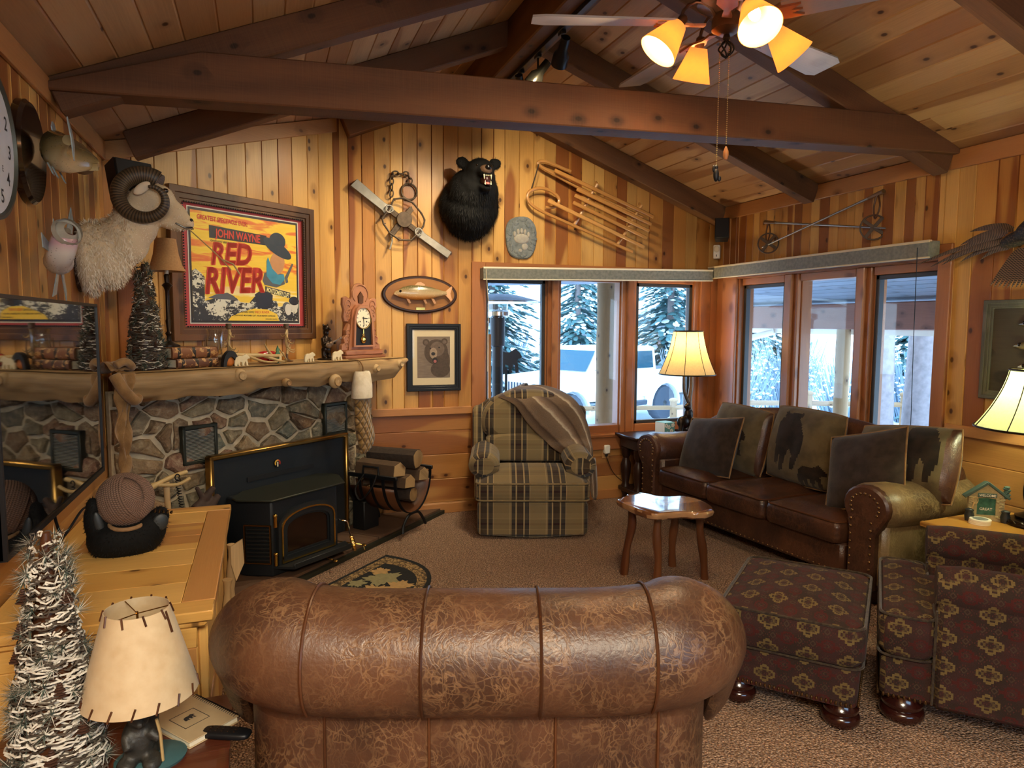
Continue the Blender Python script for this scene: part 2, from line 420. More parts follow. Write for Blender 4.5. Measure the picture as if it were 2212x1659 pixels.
def m_glass(name, tint=(1, 1, 1, 1), refl=.9):
    g = NT(name); g.t.nodes.remove(g.p)
    tr = g.n('BsdfTransparent', {0: tint}).outputs[0]; gl = g.n('BsdfGlossy', {0: (1, 1, 1, 1), 'Roughness': .02}).outputs[0]
    fr = g.m2('MULTIPLY_ADD', g.m2('POWER', g.n('LayerWeight', {0: .5}).outputs['Facing'], 5), .96, .04)
    mx = g.n('MixShader', {0: g.m2('MULTIPLY', fr, refl), 1: tr, 2: gl}).outputs[0]
    g.t.links.new(mx, g.o.inputs[0]); return g.m
M['glass'] = m_glass('window_glass', (1, 1, 1, 1), .4); M['vase'] = m_glass('clear_glass', (.93, .95, .94, 1), 1.5)
M['pglass'] = m_glass('picture_glass', (1, 1, 1, 1), .35)

def m_carpet():
    g = NT('carpet_pile'); p = g.pos()
    a = g.noise(p, 120, 2); b = g.noise(p, 3, 2); c = g.vor(p, 95)
    col = g.mix(g.ss(a, .3, .7), '#5e3a28', '#ecc2a0'); col = g.mix(g.m2('MULTIPLY', g.ss(b, .35, .7), .35), col, '#7d5a40'); col = g.mix(g.ss(c, .2, .8), col, '#4a3222', 'MIX')
    col = g.mix(.55, col, g.mix(g.ss(a, .3, .7), '#80543a', '#f0c8a4'))
    return g.b(col=col, rough=.95, spec=.1, nrm=g.bump(g.m2('ADD', a, c), 1, .02), sheen=.1)
M['carpet'] = m_carpet()

def m_leather(name, dark, mid, light, vein=1, rough=.40, scale=1):
    g = NT(name); p = g.mp(g.pos(), (scale,)*3); q = g.noise(p, 4, 3)
    w = g.n('VectorMath', {0: p, 1: g.n('VectorMath', {0: g.n('TexNoise', {'Vector': p, 'Scale': 6, 'Detail': 4}).outputs['Color'], 1: (.16, .16, .16)}, operation='MULTIPLY').outputs[0]}, operation='ADD').outputs[0]
    e1 = g.vor(g.mp(w, (1, 1, .7)), 21, 'DISTANCE_TO_EDGE'); e2 = g.vor(g.mp(w, (1, 1, .6), (3, 1, 2)), 46, 'DISTANCE_TO_EDGE')
    l = g.m2('MAXIMUM', g.m2('SUBTRACT', 1, g.ss(e1, .0, .05)), g.m2('MULTIPLY', g.m2('SUBTRACT', 1, g.ss(e2, 0, .09)), .7))
    fib = g.m2('SUBTRACT', 1, g.ss(g.m2('ABSOLUTE', g.m2('SUBTRACT', g.noise(g.mp(w, (1, 1, .45), (5, 2, 1)), 17, 4, .6), .5)), 0, .03)); l = g.m2('MAXIMUM', g.m2('MULTIPLY', l, .6), g.m2('MULTIPLY', fib, .75)); l = g.m2('MULTIPLY', l, g.m2('MULTIPLY_ADD', g.ss(g.noise(p, 7, 4), .36, .64), .8, .2))
    c = g.mix(g.ss(q, .32, .68), dark, mid); c = g.mix(g.m2('MULTIPLY', l, .75*vein, clamp=True), c, light)
    h = g.m2('SUBTRACT', g.noise(p, 120, 2), g.m2('MULTIPLY', l, .6))
    big = g.noise(g.mp(p, (1, 1, .3)), 9, 3)
    return g.b(col=c, rough=g.m2('MULTIPLY_ADD', g.noise(p, 9, 3), .25, rough-.1), spec=.5, nrm=g.bump(g.m2('ADD', g.m2('MULTIPLY', h, .25), g.m2('MULTIPLY', big, 1.2)), .35, .012))
M['leather'] = m_leather('distressed_leather', '#392419', '#593a27', '#a07c56', .75)
M['leather2'] = m_leather('sofa_leather', '#33201a', '#4d3022', '#80583c', .55, .32)
M['leather3'] = m_leather('lamplit_sofa_leather', '#53402c', '#7c6647', '#b09a72', .8, .35)  # paler, greener sofa leather: the table lamp's light painted into the arm

def m_plaid():
    g = NT('plaid_tweed'); u, v = g.sep(g.uv())[:2]
    fu = g.m2('FRACT', g.m2('DIVIDE', u, .27)); fv = g.m2('FRACT', g.m2('DIVIDE', v, .25))
    tan, grn, plum, slate, lt = '#857352', '#6a5e44', '#261a1e', '#25262c', '#a8926a'
    a = g.ramp(fu, [(0, tan), (.36, lt), (.38, tan), (.42, slate), (.52, lt), (.56, plum), (.74, lt), (.78, slate), (.9, lt), (.92, tan)], 'CONSTANT')
    b = g.ramp(fv, [(0, tan), (.3, lt), (.32, grn), (.44, '#4a2c24'), (.5, grn), (.62, lt), (.64, tan), (.8, grn)], 'CONSTANT')
    wv = g.noise(g.com(g.m2('MULTIPLY', u, 500), g.m2('MULTIPLY', v, 500)), 1, 1)
    c = g.mix(.25, a, b); c = g.mix(g.m2('MULTIPLY', g.m2('SUBTRACT', wv, .4), .9, clamp=True), c, '#1d1815')
    return g.b(col=c, rough=.95, spec=.1, sheen=.15, nrm=g.bump(wv, .4, .002))
M['plaid'] = m_plaid()

def m_kilim():
    g = NT('kilim_tapestry'); u, v = g.sep(g.uv())[:2]
    wv = g.noise(g.com(g.m2('MULTIPLY', u, 420), g.m2('MULTIPLY', v, 420)), 1, 1)
    def cell(pu, pv, ou, ov):
        a = g.m2('DIVIDE', g.m2('ADD', u, ou), pu); b = g.m2('DIVIDE', g.m2('ADD', v, ov), pv)
        x = g.m2('ABSOLUTE', g.m2('SUBTRACT', g.m2('FRACT', a), .5)); y = g.m2('ABSOLUTE', g.m2('SUBTRACT', g.m2('FRACT', b), .5))
        # stepped (woven) edge
        st = 18; x = g.m2('DIVIDE', g.m2('FLOOR', g.m2('MULTIPLY', x, st)), st); y = g.m2('DIVIDE', g.m2('FLOOR', g.m2('MULTIPLY', y, st)), st)
        d = g.m2('ADD', x, y)
        tooth = g.m2('MULTIPLY', g.m2('GREATER_THAN', g.m2('FRACT', g.m2('MULTIPLY', g.m2('SUBTRACT', x, y), 6)), .5), .055)
        return d, tooth
    d1, t1 = cell(.15, .115, 0, 0); d2, t2 = cell(.15, .115, .075, .0575); d3, t3 = cell(.05, .0575, .02, .03)
    base = g.mix(g.ss(g.noise(g.com(u, v), 9, 2), .4, .6), '#362a24', '#402b27')
    def ring(d, t, lo, hi): 
        e = g.m2('ADD', d, t); return g.m2('MULTIPLY', g.m2('GREATER_THAN', e, lo), g.m2('LESS_THAN', e, hi))
    c = g.mix(ring(d3, 0, .10, .2), base, '#4a3a2e'); c = g.mix(ring(d3, t3, .36, .42), c, '#52302a')
    c = g.mix(ring(d1, t1, .22, .29), c, '#6e5c38'); c = g.mix(ring(d1, 0, .06, .12), c, '#5c4c30'); c = g.mix(ring(d1, 0, .0, .05), c, '#4a1f1c')
    c = g.mix(ring(d2, t2, .16, .23), c, '#4c2420'); c = g.mix(ring(d2, 0, .0, .1), c, '#4a2a26'); c = g.mix(ring(d2, 0, .0, .04), c, '#8a7a5a')
    c = g.mix(g.m2('MULTIPLY', g.m2('SUBTRACT', wv, .4), 1.1, clamp=True), c, '#15100e')
    return g.b(col=c, rough=.95, spec=.1, sheen=.03, nrm=g.bump(wv, .5, .002))
M['kilim'] = m_kilim()

def m_stone():
    g = NT('field_stone'); p = g.pos(); t = g.tone()
    c = g.ramp(t[0], [(0, '#6b685a'), (.2, '#7d7662'), (.38, '#6a5644'), (.55, '#8a7456'), (.7, '#7a5848'), (.85, '#9a8460'), (1, '#646a60')])
    n = g.noise(p, 22, 5, .4, .65); n2 = g.noise(p, 5, 3)
    c = g.mix(g.m2('MULTIPLY', g.ss(n, .45, .75), .55), c, '#c2b394'); c = g.mix(g.m2('MULTIPLY', g.m2('SUBTRACT', 1, g.ss(n, .25, .48)), .6), c, '#2b241d')
    c = g.mix(g.m2('MULTIPLY', g.ss(n2, .5, .7), .4), c, '#7c5a3a')
    return g.b(col=c, rough=.85, nrm=g.bump(g.m2('ADD', n, g.noise(p, 60, 3)), .9, .012))
M['stone'] = m_stone()
M['mortar'] = plain('mortar', '#bfb196', .9, 0, .35, 30, 1)
M['hearth'] = plain('hearth_sandstone', '#5e4534', .7, 0, .35, 5, .15)

def m_fur(name, a, b, tip=None, rough=.7):
    g = NT(name); t = g.tone(); c = g.mix(t[0], a, b); c = g.mix(g.m2('MULTIPLY', g.noise(g.pos(), 7, 3), .4), c, a)
    return g.b(col=c, rough=rough, spec=.25)
M['bearfur'] = m_fur('black_bear_fur', '#040404', '#0e0c0b', rough=.8)
M['ramfur'] = m_fur('white_ram_fur', '#cdb898', '#f4ecdc')
M['woolthrow'] = None

def m_fabric(name, a, b, scale=60, fine=500, rough=.95, bump=.4):
    g = NT(name); p = g.pos(); n = g.noise(p, scale, 3); f = g.noise(p, fine, 1)
    return g.b(col=g.mix(g.m2('MULTIPLY', f, .6), g.mix(g.ss(n, .3, .7), a, b), a), rough=rough, spec=.1, sheen=.2, nrm=g.bump(f, bump, .003))
M['pillow'] = m_fabric('brown_chenille', '#2a211c', '#3d312a', 18)
M['tapestry'] = m_fabric('tapestry_ground', '#4e4330', '#6e6146', 9)
M['tapdark'] = m_fabric('tapestry_bear', '#1c1511', '#33261e', 14)
M['suede'] = m_fabric('tan_suede', '#6f5233', '#9a7850', 12, 300)
M['linen'] = m_fabric('cream_fleece', '#cdbfa4', '#e6dcc8', 20, 300)

def m_shade(name, col, e, ecol, a=.5):
    g = NT(name); n = g.noise(g.pos(), 60, 3)
    c = g.mix(g.m2('MULTIPLY', n, .4), col, '#8a6a3c')
    g.b(col=c, rough=.8, spec=.1)
    tl = g.n('BsdfTranslucent', {0: c}).outputs[0]; em = g.n('Emission', {0: ecol, 1: e}).outputs[0]
    mx = g.n('MixShader', {0: a, 1: g.p.outputs[0], 2: tl}).outputs[0]
    ad = g.n('AddShader', {0: mx, 1: em}).outputs[0]
    g.t.links.new(ad, g.o.inputs[0]); return g.m

# ================================================================ the room
XT, XW, YB, YF = -.817, 4.10, 5.63, -2.6
XA, ZA, ZL, ZR = 1.64, 3.60, 2.60, 2.69                 # ridge and the two eaves (underside of the boards)
SL, SR = (ZA-ZL)/(XA-XT), (ZA-ZR)/(XW-XA)
def zc(x): return ZA - (SL*(XA-x) if x < XA else SR*(x-XA))
mb = MB(); mb.box(XT-.2, XW+.15, YF-.2, YB+.12, -.12, 0); struct('floor', mb, M['carpet'])

def boards(mb, x0, x1, topf, openings=(), wid=(.095, .135), z0=0, dep=.14, g=.0045):
    """vertical V-groove boards in a wall's own frame, front at y = 0"""
    x = x0
    cuts = sorted({c for o in openings for c in o[:2] if x0 < c < x1})
    while x < x1-.001:
        w = R.uniform(*wid); e = min(x+w, x1)
        for c in cuts:
            if x+.02 < c < e or (c-.03 < e < c): e = c
        if x1-e < .03: e = x1
        mid = (x+e)/2; spans = [(z0, None)]
        for (a, b, c, d) in openings:
            if a < mid < b: spans = [(z0, c), (d, None)]
        for lo, hi in spans:
            h0, h1 = (topf(x), topf(e)) if hi is None else (hi, hi)
            if min(h0, h1) <= lo: continue
            v = [(x+g, 0, lo), (e-g, 0, lo), (e-g, 0, h1), (x+g, 0, h0), (x, g*1.6, lo), (e, g*1.6, lo), (e, g*1.6, h1), (x, g*1.6, h0), (x, dep, lo), (e, dep, lo), (e, dep, h1), (x, dep, h0)]
            mb.add(v, [(0, 1, 2, 3), (4, 0, 3, 7), (1, 5, 6, 2), (8, 4, 7, 11), (5, 9, 10, 6), (9, 8, 11, 10), (3, 2, 6, 7), (7, 6, 10, 11), (4, 5, 1, 0), (8, 9, 5, 4)], 'z')
        x = e
def hboards(mb, x0, x1, z0, z1, wid=(.17, .21), dep=.14, g=.005):
    z = z1
    while z > z0+.001:
        b = max(z0, z-R.uniform(*wid)); b = z0 if b-z0 < .05 else b
        mb.box(x0, x1, 0, dep, b, z, g, 'x'); z = b

# wall_back: the gable wall with the mounted bear
mb = MB(T(0, YB, 0)); W1 = (1.745, 4.0, .60, 2.04)
boards(mb, .45, XW+.14, lambda x: zc(min(x, XW))+.03, [W1], z0=.90)
struct('wall_back', mb, M['pine'])
mb = MB(T(0, YB, 0)); hboards(mb, .45, 1.745, 0, .90); hboards(mb, 1.745, XW+.14, 0, .60); mb.box(4.0, XW+.14, 0, .14, .6, .9, .004, 'z')
struct('wall_back_wainscot', mb, M['pineh'])
mb = MB(T(0, YB, 0)); mb.box(.78, 1.66, -.022, 0, .84, .905, .006, 'x'); struct('trim_1', mb, M['trim'])
# wall_right: the long wall with the second window; local x runs toward the camera
WR = T(XW, YB, 0) @ RZ(-pi/2); W2 = (.30, 2.33, .60, 2.02)
mb = MB(WR); boards(mb, 0, 2.42, lambda x: ZR+.03, [W2], wid=(.07, .10), z0=.97); boards(mb, 2.42, YB-YF+.2, lambda x: ZR+.03, wid=(.11, .15), z0=.97)
struct('wall_right', mb, M['pine'])
mb = MB(WR); hboards(mb, 2.33, YB-YF+.2, 0, .97); hboards(mb, 0, 2.33, 0, .6); mb.box(0, .3, 0, .14, .6, .97, .004, 'z'); struct('wall_right_wainscot', mb, M['pineh'])
mb = MB(WR); mb.box(2.43, 8, -.022, 0, .915, .985, .006, 'x'); struct('trim_2', mb, M['trim'])
# wall_left
WL = T(XT, YF, 0) @ RZ(pi/2)
mb = MB(WL); boards(mb, -.2, YB-YF+.1, lambda x: ZL+.03, wid=(.1, .14), z0=.92); struct('wall_left', mb, M['pine'])
mb = MB(WL); hboards(mb, -.2, YB-YF+.1, 0, .92); struct('wall_left_wainscot', mb, M['pineh'])
# the fireplace wall cutting the corner
PHI = .902; XD = .596
DD = Vector((math.sin(PHI), math.cos(PHI), 0)); DN = Vector((math.cos(PHI), -math.sin(PHI), 0)); DP = Vector((XD, YB, 0)); DA = math.atan2(DD.y, DD.x)
def DG(s, o=0, z=0): return tuple(DP + DD*s + DN*o + Vector((0, 0, z)))
WD = T(*DP) @ RZ(DA)
mb = MB(WD); boards(mb, -1.86, .06, lambda s: zc(XD+DD.x*s)+.04, wid=(.1, .15), dep=.05); struct('wall_corner', mb, M['pine'])
# front wall closing the room behind the camera, with a window that lights the room from there
mb = MB(T(XW, YF, 0) @ RZ(pi)); boards(mb, 0, XW-XT, lambda x: zc(XW-x)+.03, [(1.2, 3.6, .9, 2.1)]); struct('wall_front', mb, M['pine'])

# ceiling boards run toward the gable
def slope(side):
    mb = MB(); x = XT if side < 0 else XA; xe = XA if side < 0 else XW; g = .006; d = .1
    while x < xe-.001:
        e = min(xe, x+R.uniform(.125, .14)); y = YF-.1
        if xe-e < .04: e = xe
        while y < YB+.13:
            f = min(YB+.14, y+R.uniform(2.5, 4.5)); f = YB+.14 if YB-f < .8 else f
            za, zb = zc(x), zc(e); k = g/(e-x)*(zb-za)
            v = [(x+g, y, za+k), (e-g, y, zb-k), (e-g, f, zb-k), (x+g, f, za+k), (x, y, za+g), (e, y, zb+g), (e, f, zb+g), (x, f, za+g), (x, y, za+d), (e, y, zb+d), (e, f, zb+d), (x, f, za+d)]
            mb.add(v, [(3, 2, 1, 0), (7, 3, 0, 4), (2, 6, 5, 1), (4, 0, 1, 5), (3, 7, 6, 2), (8, 9, 10, 11), (11, 7, 4, 8), (6, 10, 9, 5)], 'y'); y = f
        x = e
    return mb
struct('ceiling', slope(-1), M['ceil']); struct('ceiling', slope(1), M['ceil'])

def rafter(side, y, w=.105, drop=.15, mat='beam', skew=0, xe=None):
    mb = MB(); a, b = (XA-.06, XT if xe is None else xe) if side < 0 else (XA+.06, XW)
    za, zb = zc(a), zc(b); L = math.hypot(b-a, zb-za)
    ang = math.atan2(zb-za, b-a)
    mb.M = T(a, y, za) @ RZ(math.atan2(skew, b-a) if side > 0 else 0) @ RY(-ang)
    mb.box(0, L, -w/2, w/2, *((-drop, .0) if side > 0 else (0, drop)), .006, 'x')
    return struct('rafter_beam', mb, M[mat])
for y in (1.15, 2.25, 3.30, 4.42):
    rafter(-1, {3.30: 3.475}.get(y, y+.06), xe=(-.70 if y > 4 else None)); rafter(1, y)
rafter(-1, YB-.06, .115, .17, xe=XD); rafter(1, YB-.06, .115, .17)
mb = MB(); mb.box(XA-.09, XA+.09, YF, YB, 3.30, 3.62, .008, 'y'); struct('ridge_beam', mb, M['beam'])
# tie beam: ends cut to the slope
def tie():
    mb = MB(); a = math.atan2(3.20-3.40, XW-XT)
    L = (XW-XT)/math.cos(a); P = lambda x, z: (x, z)
    zb = lambda x: 2.545 + .024*x; zt = lambda x: zb(x) + .205
    xl = .60; xr = L-.36
    poly = [(0, zb(0)), (L, zb(L)), (L, zb(L)+.02), (xr, zt(xr)), (xl, zt(xl)), (0, zb(0)+.03)]
    mb.M = T(XT, 3.40, 0) @ RZ(a)
    mb.prism(poly, 0, .145, .006, 'x')
    return struct('tie_beam', mb, M['beam'])
tie()
# eave trims and the trim under the ceiling of the corner wall
mb = MB(WR); mb.box(.0, YB-YF, -.02, 0, ZR-.115, ZR, .004, 'x'); struct('trim_3', mb, M['trim'])
mb = MB(WL); mb.box(.0, YB-YF-1.1, -.02, 0, ZL-.10, ZL, .004, 'x'); struct('trim_4', mb, M['trim'])
mb = MB(WD); s0, s1 = -1.80, -.04; z = lambda s: zc(XD+DD.x*s)
mb.prism([(s0, z(s0)-.105), (s1, z(s1)-.105), (s1, z(s1)), (s0, z(s0))], -.022, 0, .004, 'x'); struct('trim_5', mb, M['trim'])
mb = MB(T(0, YB, 0)); mb.box(1.745, XW, -.018, 0, 0, .085, .004, 'x'); mb.box(.9, 1.745, -.018, 0, 0, .085, .004, 'x'); struct('baseboard_back', mb, M['trim'])
mb = MB(WR); mb.box(0, 8, -.018, 0, 0, .085, .004, 'x'); struct('baseboard_right', mb, M['trim'])

# ---------------------------------------------------------------- windows
def window(n, MM, x0, x1, z0, z1, panes, sashes, casing):
    """panes: glass spans; sashes: which have the dark operable sash; casing: trim boards"""
    root = bpy.data.objects.new('window_%d' % n, None); C.objects.link(root); root['kind'] = 'structure'; root.matrix_world = MM
    mb = MB()
    for bx in casing: mb.box(*bx, .005, 'a')
    struct('window_casing', mb, M['case'], root)
    mb = MB(); d0, d1 = .0, .16
    e = [x0] + [v for p in panes for v in p] + [x1]
    for i in range(0, len(e), 2):
        a, b = e[i], e[i+1]
        if i in (0, len(e)-2): mb.box(a, b, d0, d1, z0, z1, .004, 'z')
        else:
            mb.box(a, b, .055, d1, z0, z1, .004, 'z'); w = (b-a)
            mb.box(a+.012, b-.012, .02, .055, z0, z1, .004, 'z'); mb.box(a+w*.3, b-w*.3, -.012, .02, z0-.01, z1, .006, 'z')
    for a, b in panes:
        mb.box(a, b, .03, d1, z0, z0+.075, .004, 'x'); mb.box(a, b, .03, d1, z1-.06, z1, .004, 'x')
    struct('window_frame', mb, M['case'], root)
    for k, (a, b) in enumerate(panes):
        za, zb = z0+.075, z1-.06
        if sashes[k]:
            sb = MB(); t = .032
            for q in ((a, a+t, za, zb), (b-t, b, za, zb), (a, b, za, za+t), (a, b, zb-t, zb)): sb.box(q[0], q[1], .05, .10, q[2], q[3], .004)
            struct('window_sash', sb, M['win_dark'], root); a, b, za, zb = a+t, b-t, za+t, zb-t
        gb = MB(); gb.box(a-.004, b+.004, .075, .079, za-.004, zb+.004); struct('window_pane', gb, M['glass'], root)
    return root
window(1, T(0, YB, 0), 1.745, 4.0, .60, 2.04, [(1.79, 2.35), (2.50, 3.086), (3.253, 3.86)], [1, 0, 1],
       [(1.655, 1.775, -.025, 0, .46, 2.115), (1.775, 4.10, -.025, 0, 2.04, 2.115), (1.775, 4.0, -.03, 0, .46, .575), (1.76, 4.0, -.045, .05, .575, .605), (3.90, 4.01, -.03, 0, .46, 2.04), (4.01, 4.10, -.022, 0, .46, 2.04)])
window(2, WR, .30, 2.33, .60, 2.02, [(.335, .875), (1.06, 1.62), (1.785, 2.31)], [1, 0, 1],
       [(.03, .12, -.02, 0, .5, 2.12), (.12, .32, -.028, 0, .5, 2.1), (.32, 2.42, -.026, 0, 2.02, 2.12), (.3, 2.42, -.045, .05, .575, .605), (2.325, 2.42, -.028, 0, .5, 2.06)])
gb = MB(T(XW, YF, 0) @ RZ(pi)); gb.box(1.2, 3.6, .05, .055, .9, 2.1); g_ = struct('window_3', gb, M['glass'])
# ================================================================ outside
M['bark'] = plain('snowy_bark', '#8a7c78', .9, 0, .45, 14, 1)
M['needles'] = plain('spruce_needles', '#466a68', .8, 0, .5, 6)
M['twig'] = plain('bare_twigs', '#8797a2', .9, 0, .3, 5)
M['soffit'] = wood('soffit_boards', '#44464a', '#70747c', '#7c8088', rough=.7, knots=.3, contrast=.2)
M['fascia'] = wood('porch_beam_red', '#4a2a20', '#7a4a38', '#865644', rough=.7, knots=.5, contrast=.3)
M['carw'] = plain('white_car_paint', '#e8eef2', .3, 0, coat=.5)
M['carg'] = plain('car_window_glass', '#1d4a58', .08, .3)
M['carb'] = plain('car_black_trim', '#3a4048', .6)
mb = MB(); n = 26
hf = lambda x, y: -.82 + .25*mnoise.noise((x*.12, y*.12, 0)) + max(0, y-24)*.05
vs_ = [(-14+60*i/n, 8.4+46*j/n, hf(-14+60*i/n, 8.4+46*j/n)) for j in range(n+1) for i in range(n+1)]
mb.add(vs_, [(j*(n+1)+i, j*(n+1)+i+1, (j+1)*(n+1)+i+1, (j+1)*(n+1)+i) for j in range(n) for i in range(n)])
vs_ = [(6.9+39*i/n, -8+16.4*j/n, hf(6.9+39*i/n, -8+16.4*j/n) if i else -.8) for j in range(n+1) for i in range(n+1)]
mb.add(vs_, [(j*(n+1)+i, j*(n+1)+i+1, (j+1)*(n+1)+i+1, (j+1)*(n+1)+i) for j in range(n) for i in range(n)])
struct('snowy_ground', mb, M['snow'])
mb = MB(); mb.box(-1.5, 6.9, YB+.15, 8.4, -.9, -.08); mb.box(XW+.15, 6.9, -4, YB+.15, -.9, -.08); struct('porch_floor', mb, M['snow'])
# porch roofs
mb = MB()
for i in range(18):
    a, b = i/18, (i+1)/18
    p = lambda t, z: (XW+.14 + t*1.95, 2.36 - .53*t + z)
    (xa, za), (xb, zb) = p(a, 0), p(b-.004, 0)
    mb.add([(xa, 1.0, za), (xb, 1.0, zb), (xb, 7.9, zb), (xa, 7.9, za), (xa, 1.0, za+.05), (xb, 1.0, zb+.05), (xb, 7.9, zb+.05), (xa, 7.9, za+.05)], [(3, 2, 1, 0), (4, 5, 6, 7), (0, 1, 5, 4), (2, 3, 7, 6), (1, 2, 6, 5), (3, 0, 4, 7)], 'y')
struct('porch_ceiling', mb, M['soffit'])
mb = MB()
for i in range(14):
    y0, y1 = YB+.16+i*.17, YB+.16+i*.17+.166; z0, z1 = 2.55-.2*i*.17, 2.55-.2*(i+1)*.17
    mb.add([(-1, y0, z0-.14), (4.24, y0, z0+.05), (4.24, y1, z1+.05), (-1, y1, z1-.14)], [(3, 2, 1, 0)], 'x')
struct('porch_ceiling', mb, M['soffit'])
mb = MB(); mb.box(5.95, 6.09, 1.5, 7.8, 1.56, 1.84, .01, 'y'); struct('porch_beam', mb, M['fascia'])
mb = MB(); mb.box(6.13, 6.16, 1.3, 7.9, 1.50, 1.58, 0, 'y'); mb.cyl((6.12, 7.2, 1.52), (5.6, 8.2, 1.2), .04); struct('gutter_trim', mb, M['white'])
def log_post(x, y, r, z1, label, z0=-.08):
    mb = MB(); mb.lathe([(r*(1+.04*math.sin(k*1.7+x)), z0 + (z1-z0)*k/10) for k in range(11)], n=18)
    return solo('log_post', mb, M['outlog'], label, 'post', (x, y, 0))
log_post(3.80, 7.33, .105, 2.19, 'thick peeled log porch post outside the middle pane of the back window')
log_post(3.53, 8.28, .085, 1.98, 'snow-flecked log porch post outside the first pane of the back window')
log_post(6.02, 5.97, .075, 1.56, 'reddish post under the porch beam outside the side window')
# hanging sign
t = thing('hanging_sign', 'dark vertical sign board with white letters hanging beside the log post', 'sign', (4.0, 7.40, 1.0), math.radians(-24))
mb = MB(); mb.box(-.10, .10, -.015, .015, 0, .78, .005); obj('board', mb, M['walnut'], t)
mb = MB()
for i, ch in enumerate('CABIN'): mb.text(ch, .0, .56-.115*i, .085, -.018, al='CENTER')
mb.ell((0, -.016, .69), (.05, .003, .02)); mb.ell((0, -.016, .04), (.03, .003, .035)); obj('lettering', mb, M['white'], t)
# patio heater
t = thing('patio_heater', 'black standing patio heater with wide domed reflector outside the back window', 'patio heater', (2.23, 6.64, -.08))
mb = MB(); mb.lathe([(.03, 1.98), (.2, 1.965), (.38, 1.92), (.44, 1.90), (.435, 1.89), (.3, 1.93), (.1, 1.95)], n=32, caps=False); obj('reflector', mb, M['chrome'], t)
mb = MB(); mb.lathe([(.10, 1.74), (.105, 1.94)], n=20); obj('burner_glass', mb, M['vase'], t)
mb = MB(); mb.lathe([(.075, 1.74), (.12, 1.76), (.12, 1.80), (.09, 1.82)], n=20); obj('collar', mb, M['chrome'], t)
mb = MB(); mb.lathe([(.055, 0), (.055, 1.45), (.075, 1.46), (.075, 1.74), (.0, 1.74)], n=18); obj('pole', mb, M['black'], t)
mb = MB(); mb.lathe([(.24, 0), (.24, .3), (.2, .62), (.06, .66)], n=24); obj('tank_cover', mb, M['black'], t)
mb = MB(); mb.box(-.015, .015, -.02, .02, -.08, 1.5, .003); solo('wooden_stake', mb, M['trim'], 'thin pinkish wooden stake standing beside the patio heater pole', 'stake', (2.06, 6.385, 0))
# wolf shaped yard sign
def silhouette(pts, h): return [(x*h, z*h) for x, z in pts]
BEARSIL = [(0, .12), (.02, .45), (.10, .72), (.3, .86), (.55, .84), (.72, .95), (.80, 1.0), (.84, .98), (.86, .93), (.98, .82), (1.05, .68), (1.02, .6), (.9, .58), (.86, .5), (.9, .3), (.92, .05), (.98, 0), (.8, 0), (.76, .3), (.70, .36), (.64, .1), (.68, 0), (.52, 0), (.5, .3), (.38, .34), (.36, .1), (.42, 0), (.26, 0), (.22, .22), (.18, .05), (.2, 0), (.04, 0)]
mb = MB(); mb.prism(silhouette(BEARSIL, .28), -.01, .01); mb.box(.1, .13, -.005, .005, -1.12, .06)
solo('yard_ornament', mb, M['blackm'], 'dark animal silhouette ornament on a stake beyond the patio heater', 'ornament', (2.52, 7.55, 1.04), math.radians(-20))
# split rail fence
P0, P1, P2 = (7.45, 12.6, -.8), (8.5, 10.9, -.6), (10.6, 9.9, -.5)
t = thing('rail_fence', 'weathered split rail fence standing in the snow beyond the side window', 'fence', (8.5, 10.9, -.8))
def fence_rel(p): return Vector(p)-Vector((8.5, 10.9, -.8))
fp = [(5.7, 12.4), (7.75, 11.95), (8.56, 10.75), (9.66, 10.35), (11.2, 9.6)]
for x, y in fp:
    mb = MB(); mb.cyl(fence_rel((x, y, -.95)), fence_rel((x, y, .30 if x > 8 else .06)), .075, .07, 10); mb.ell(fence_rel((x, y, .33 if x > 8 else .09)), (.09, .09, .05)); obj('post', mb, M['outlog'], t)
for (a, b) in zip(fp, fp[1:]):
    for h in (.14, -.28):
        mb = MB(); d = 0 if a[0] > 8 else -.2; e = 0 if b[0] > 8 else -.2
        mb.cyl(fence_rel((*a, h+d)), fence_rel((*b, h+e)), .05, .045, 8); obj('rail', mb, M['outlog'], t)

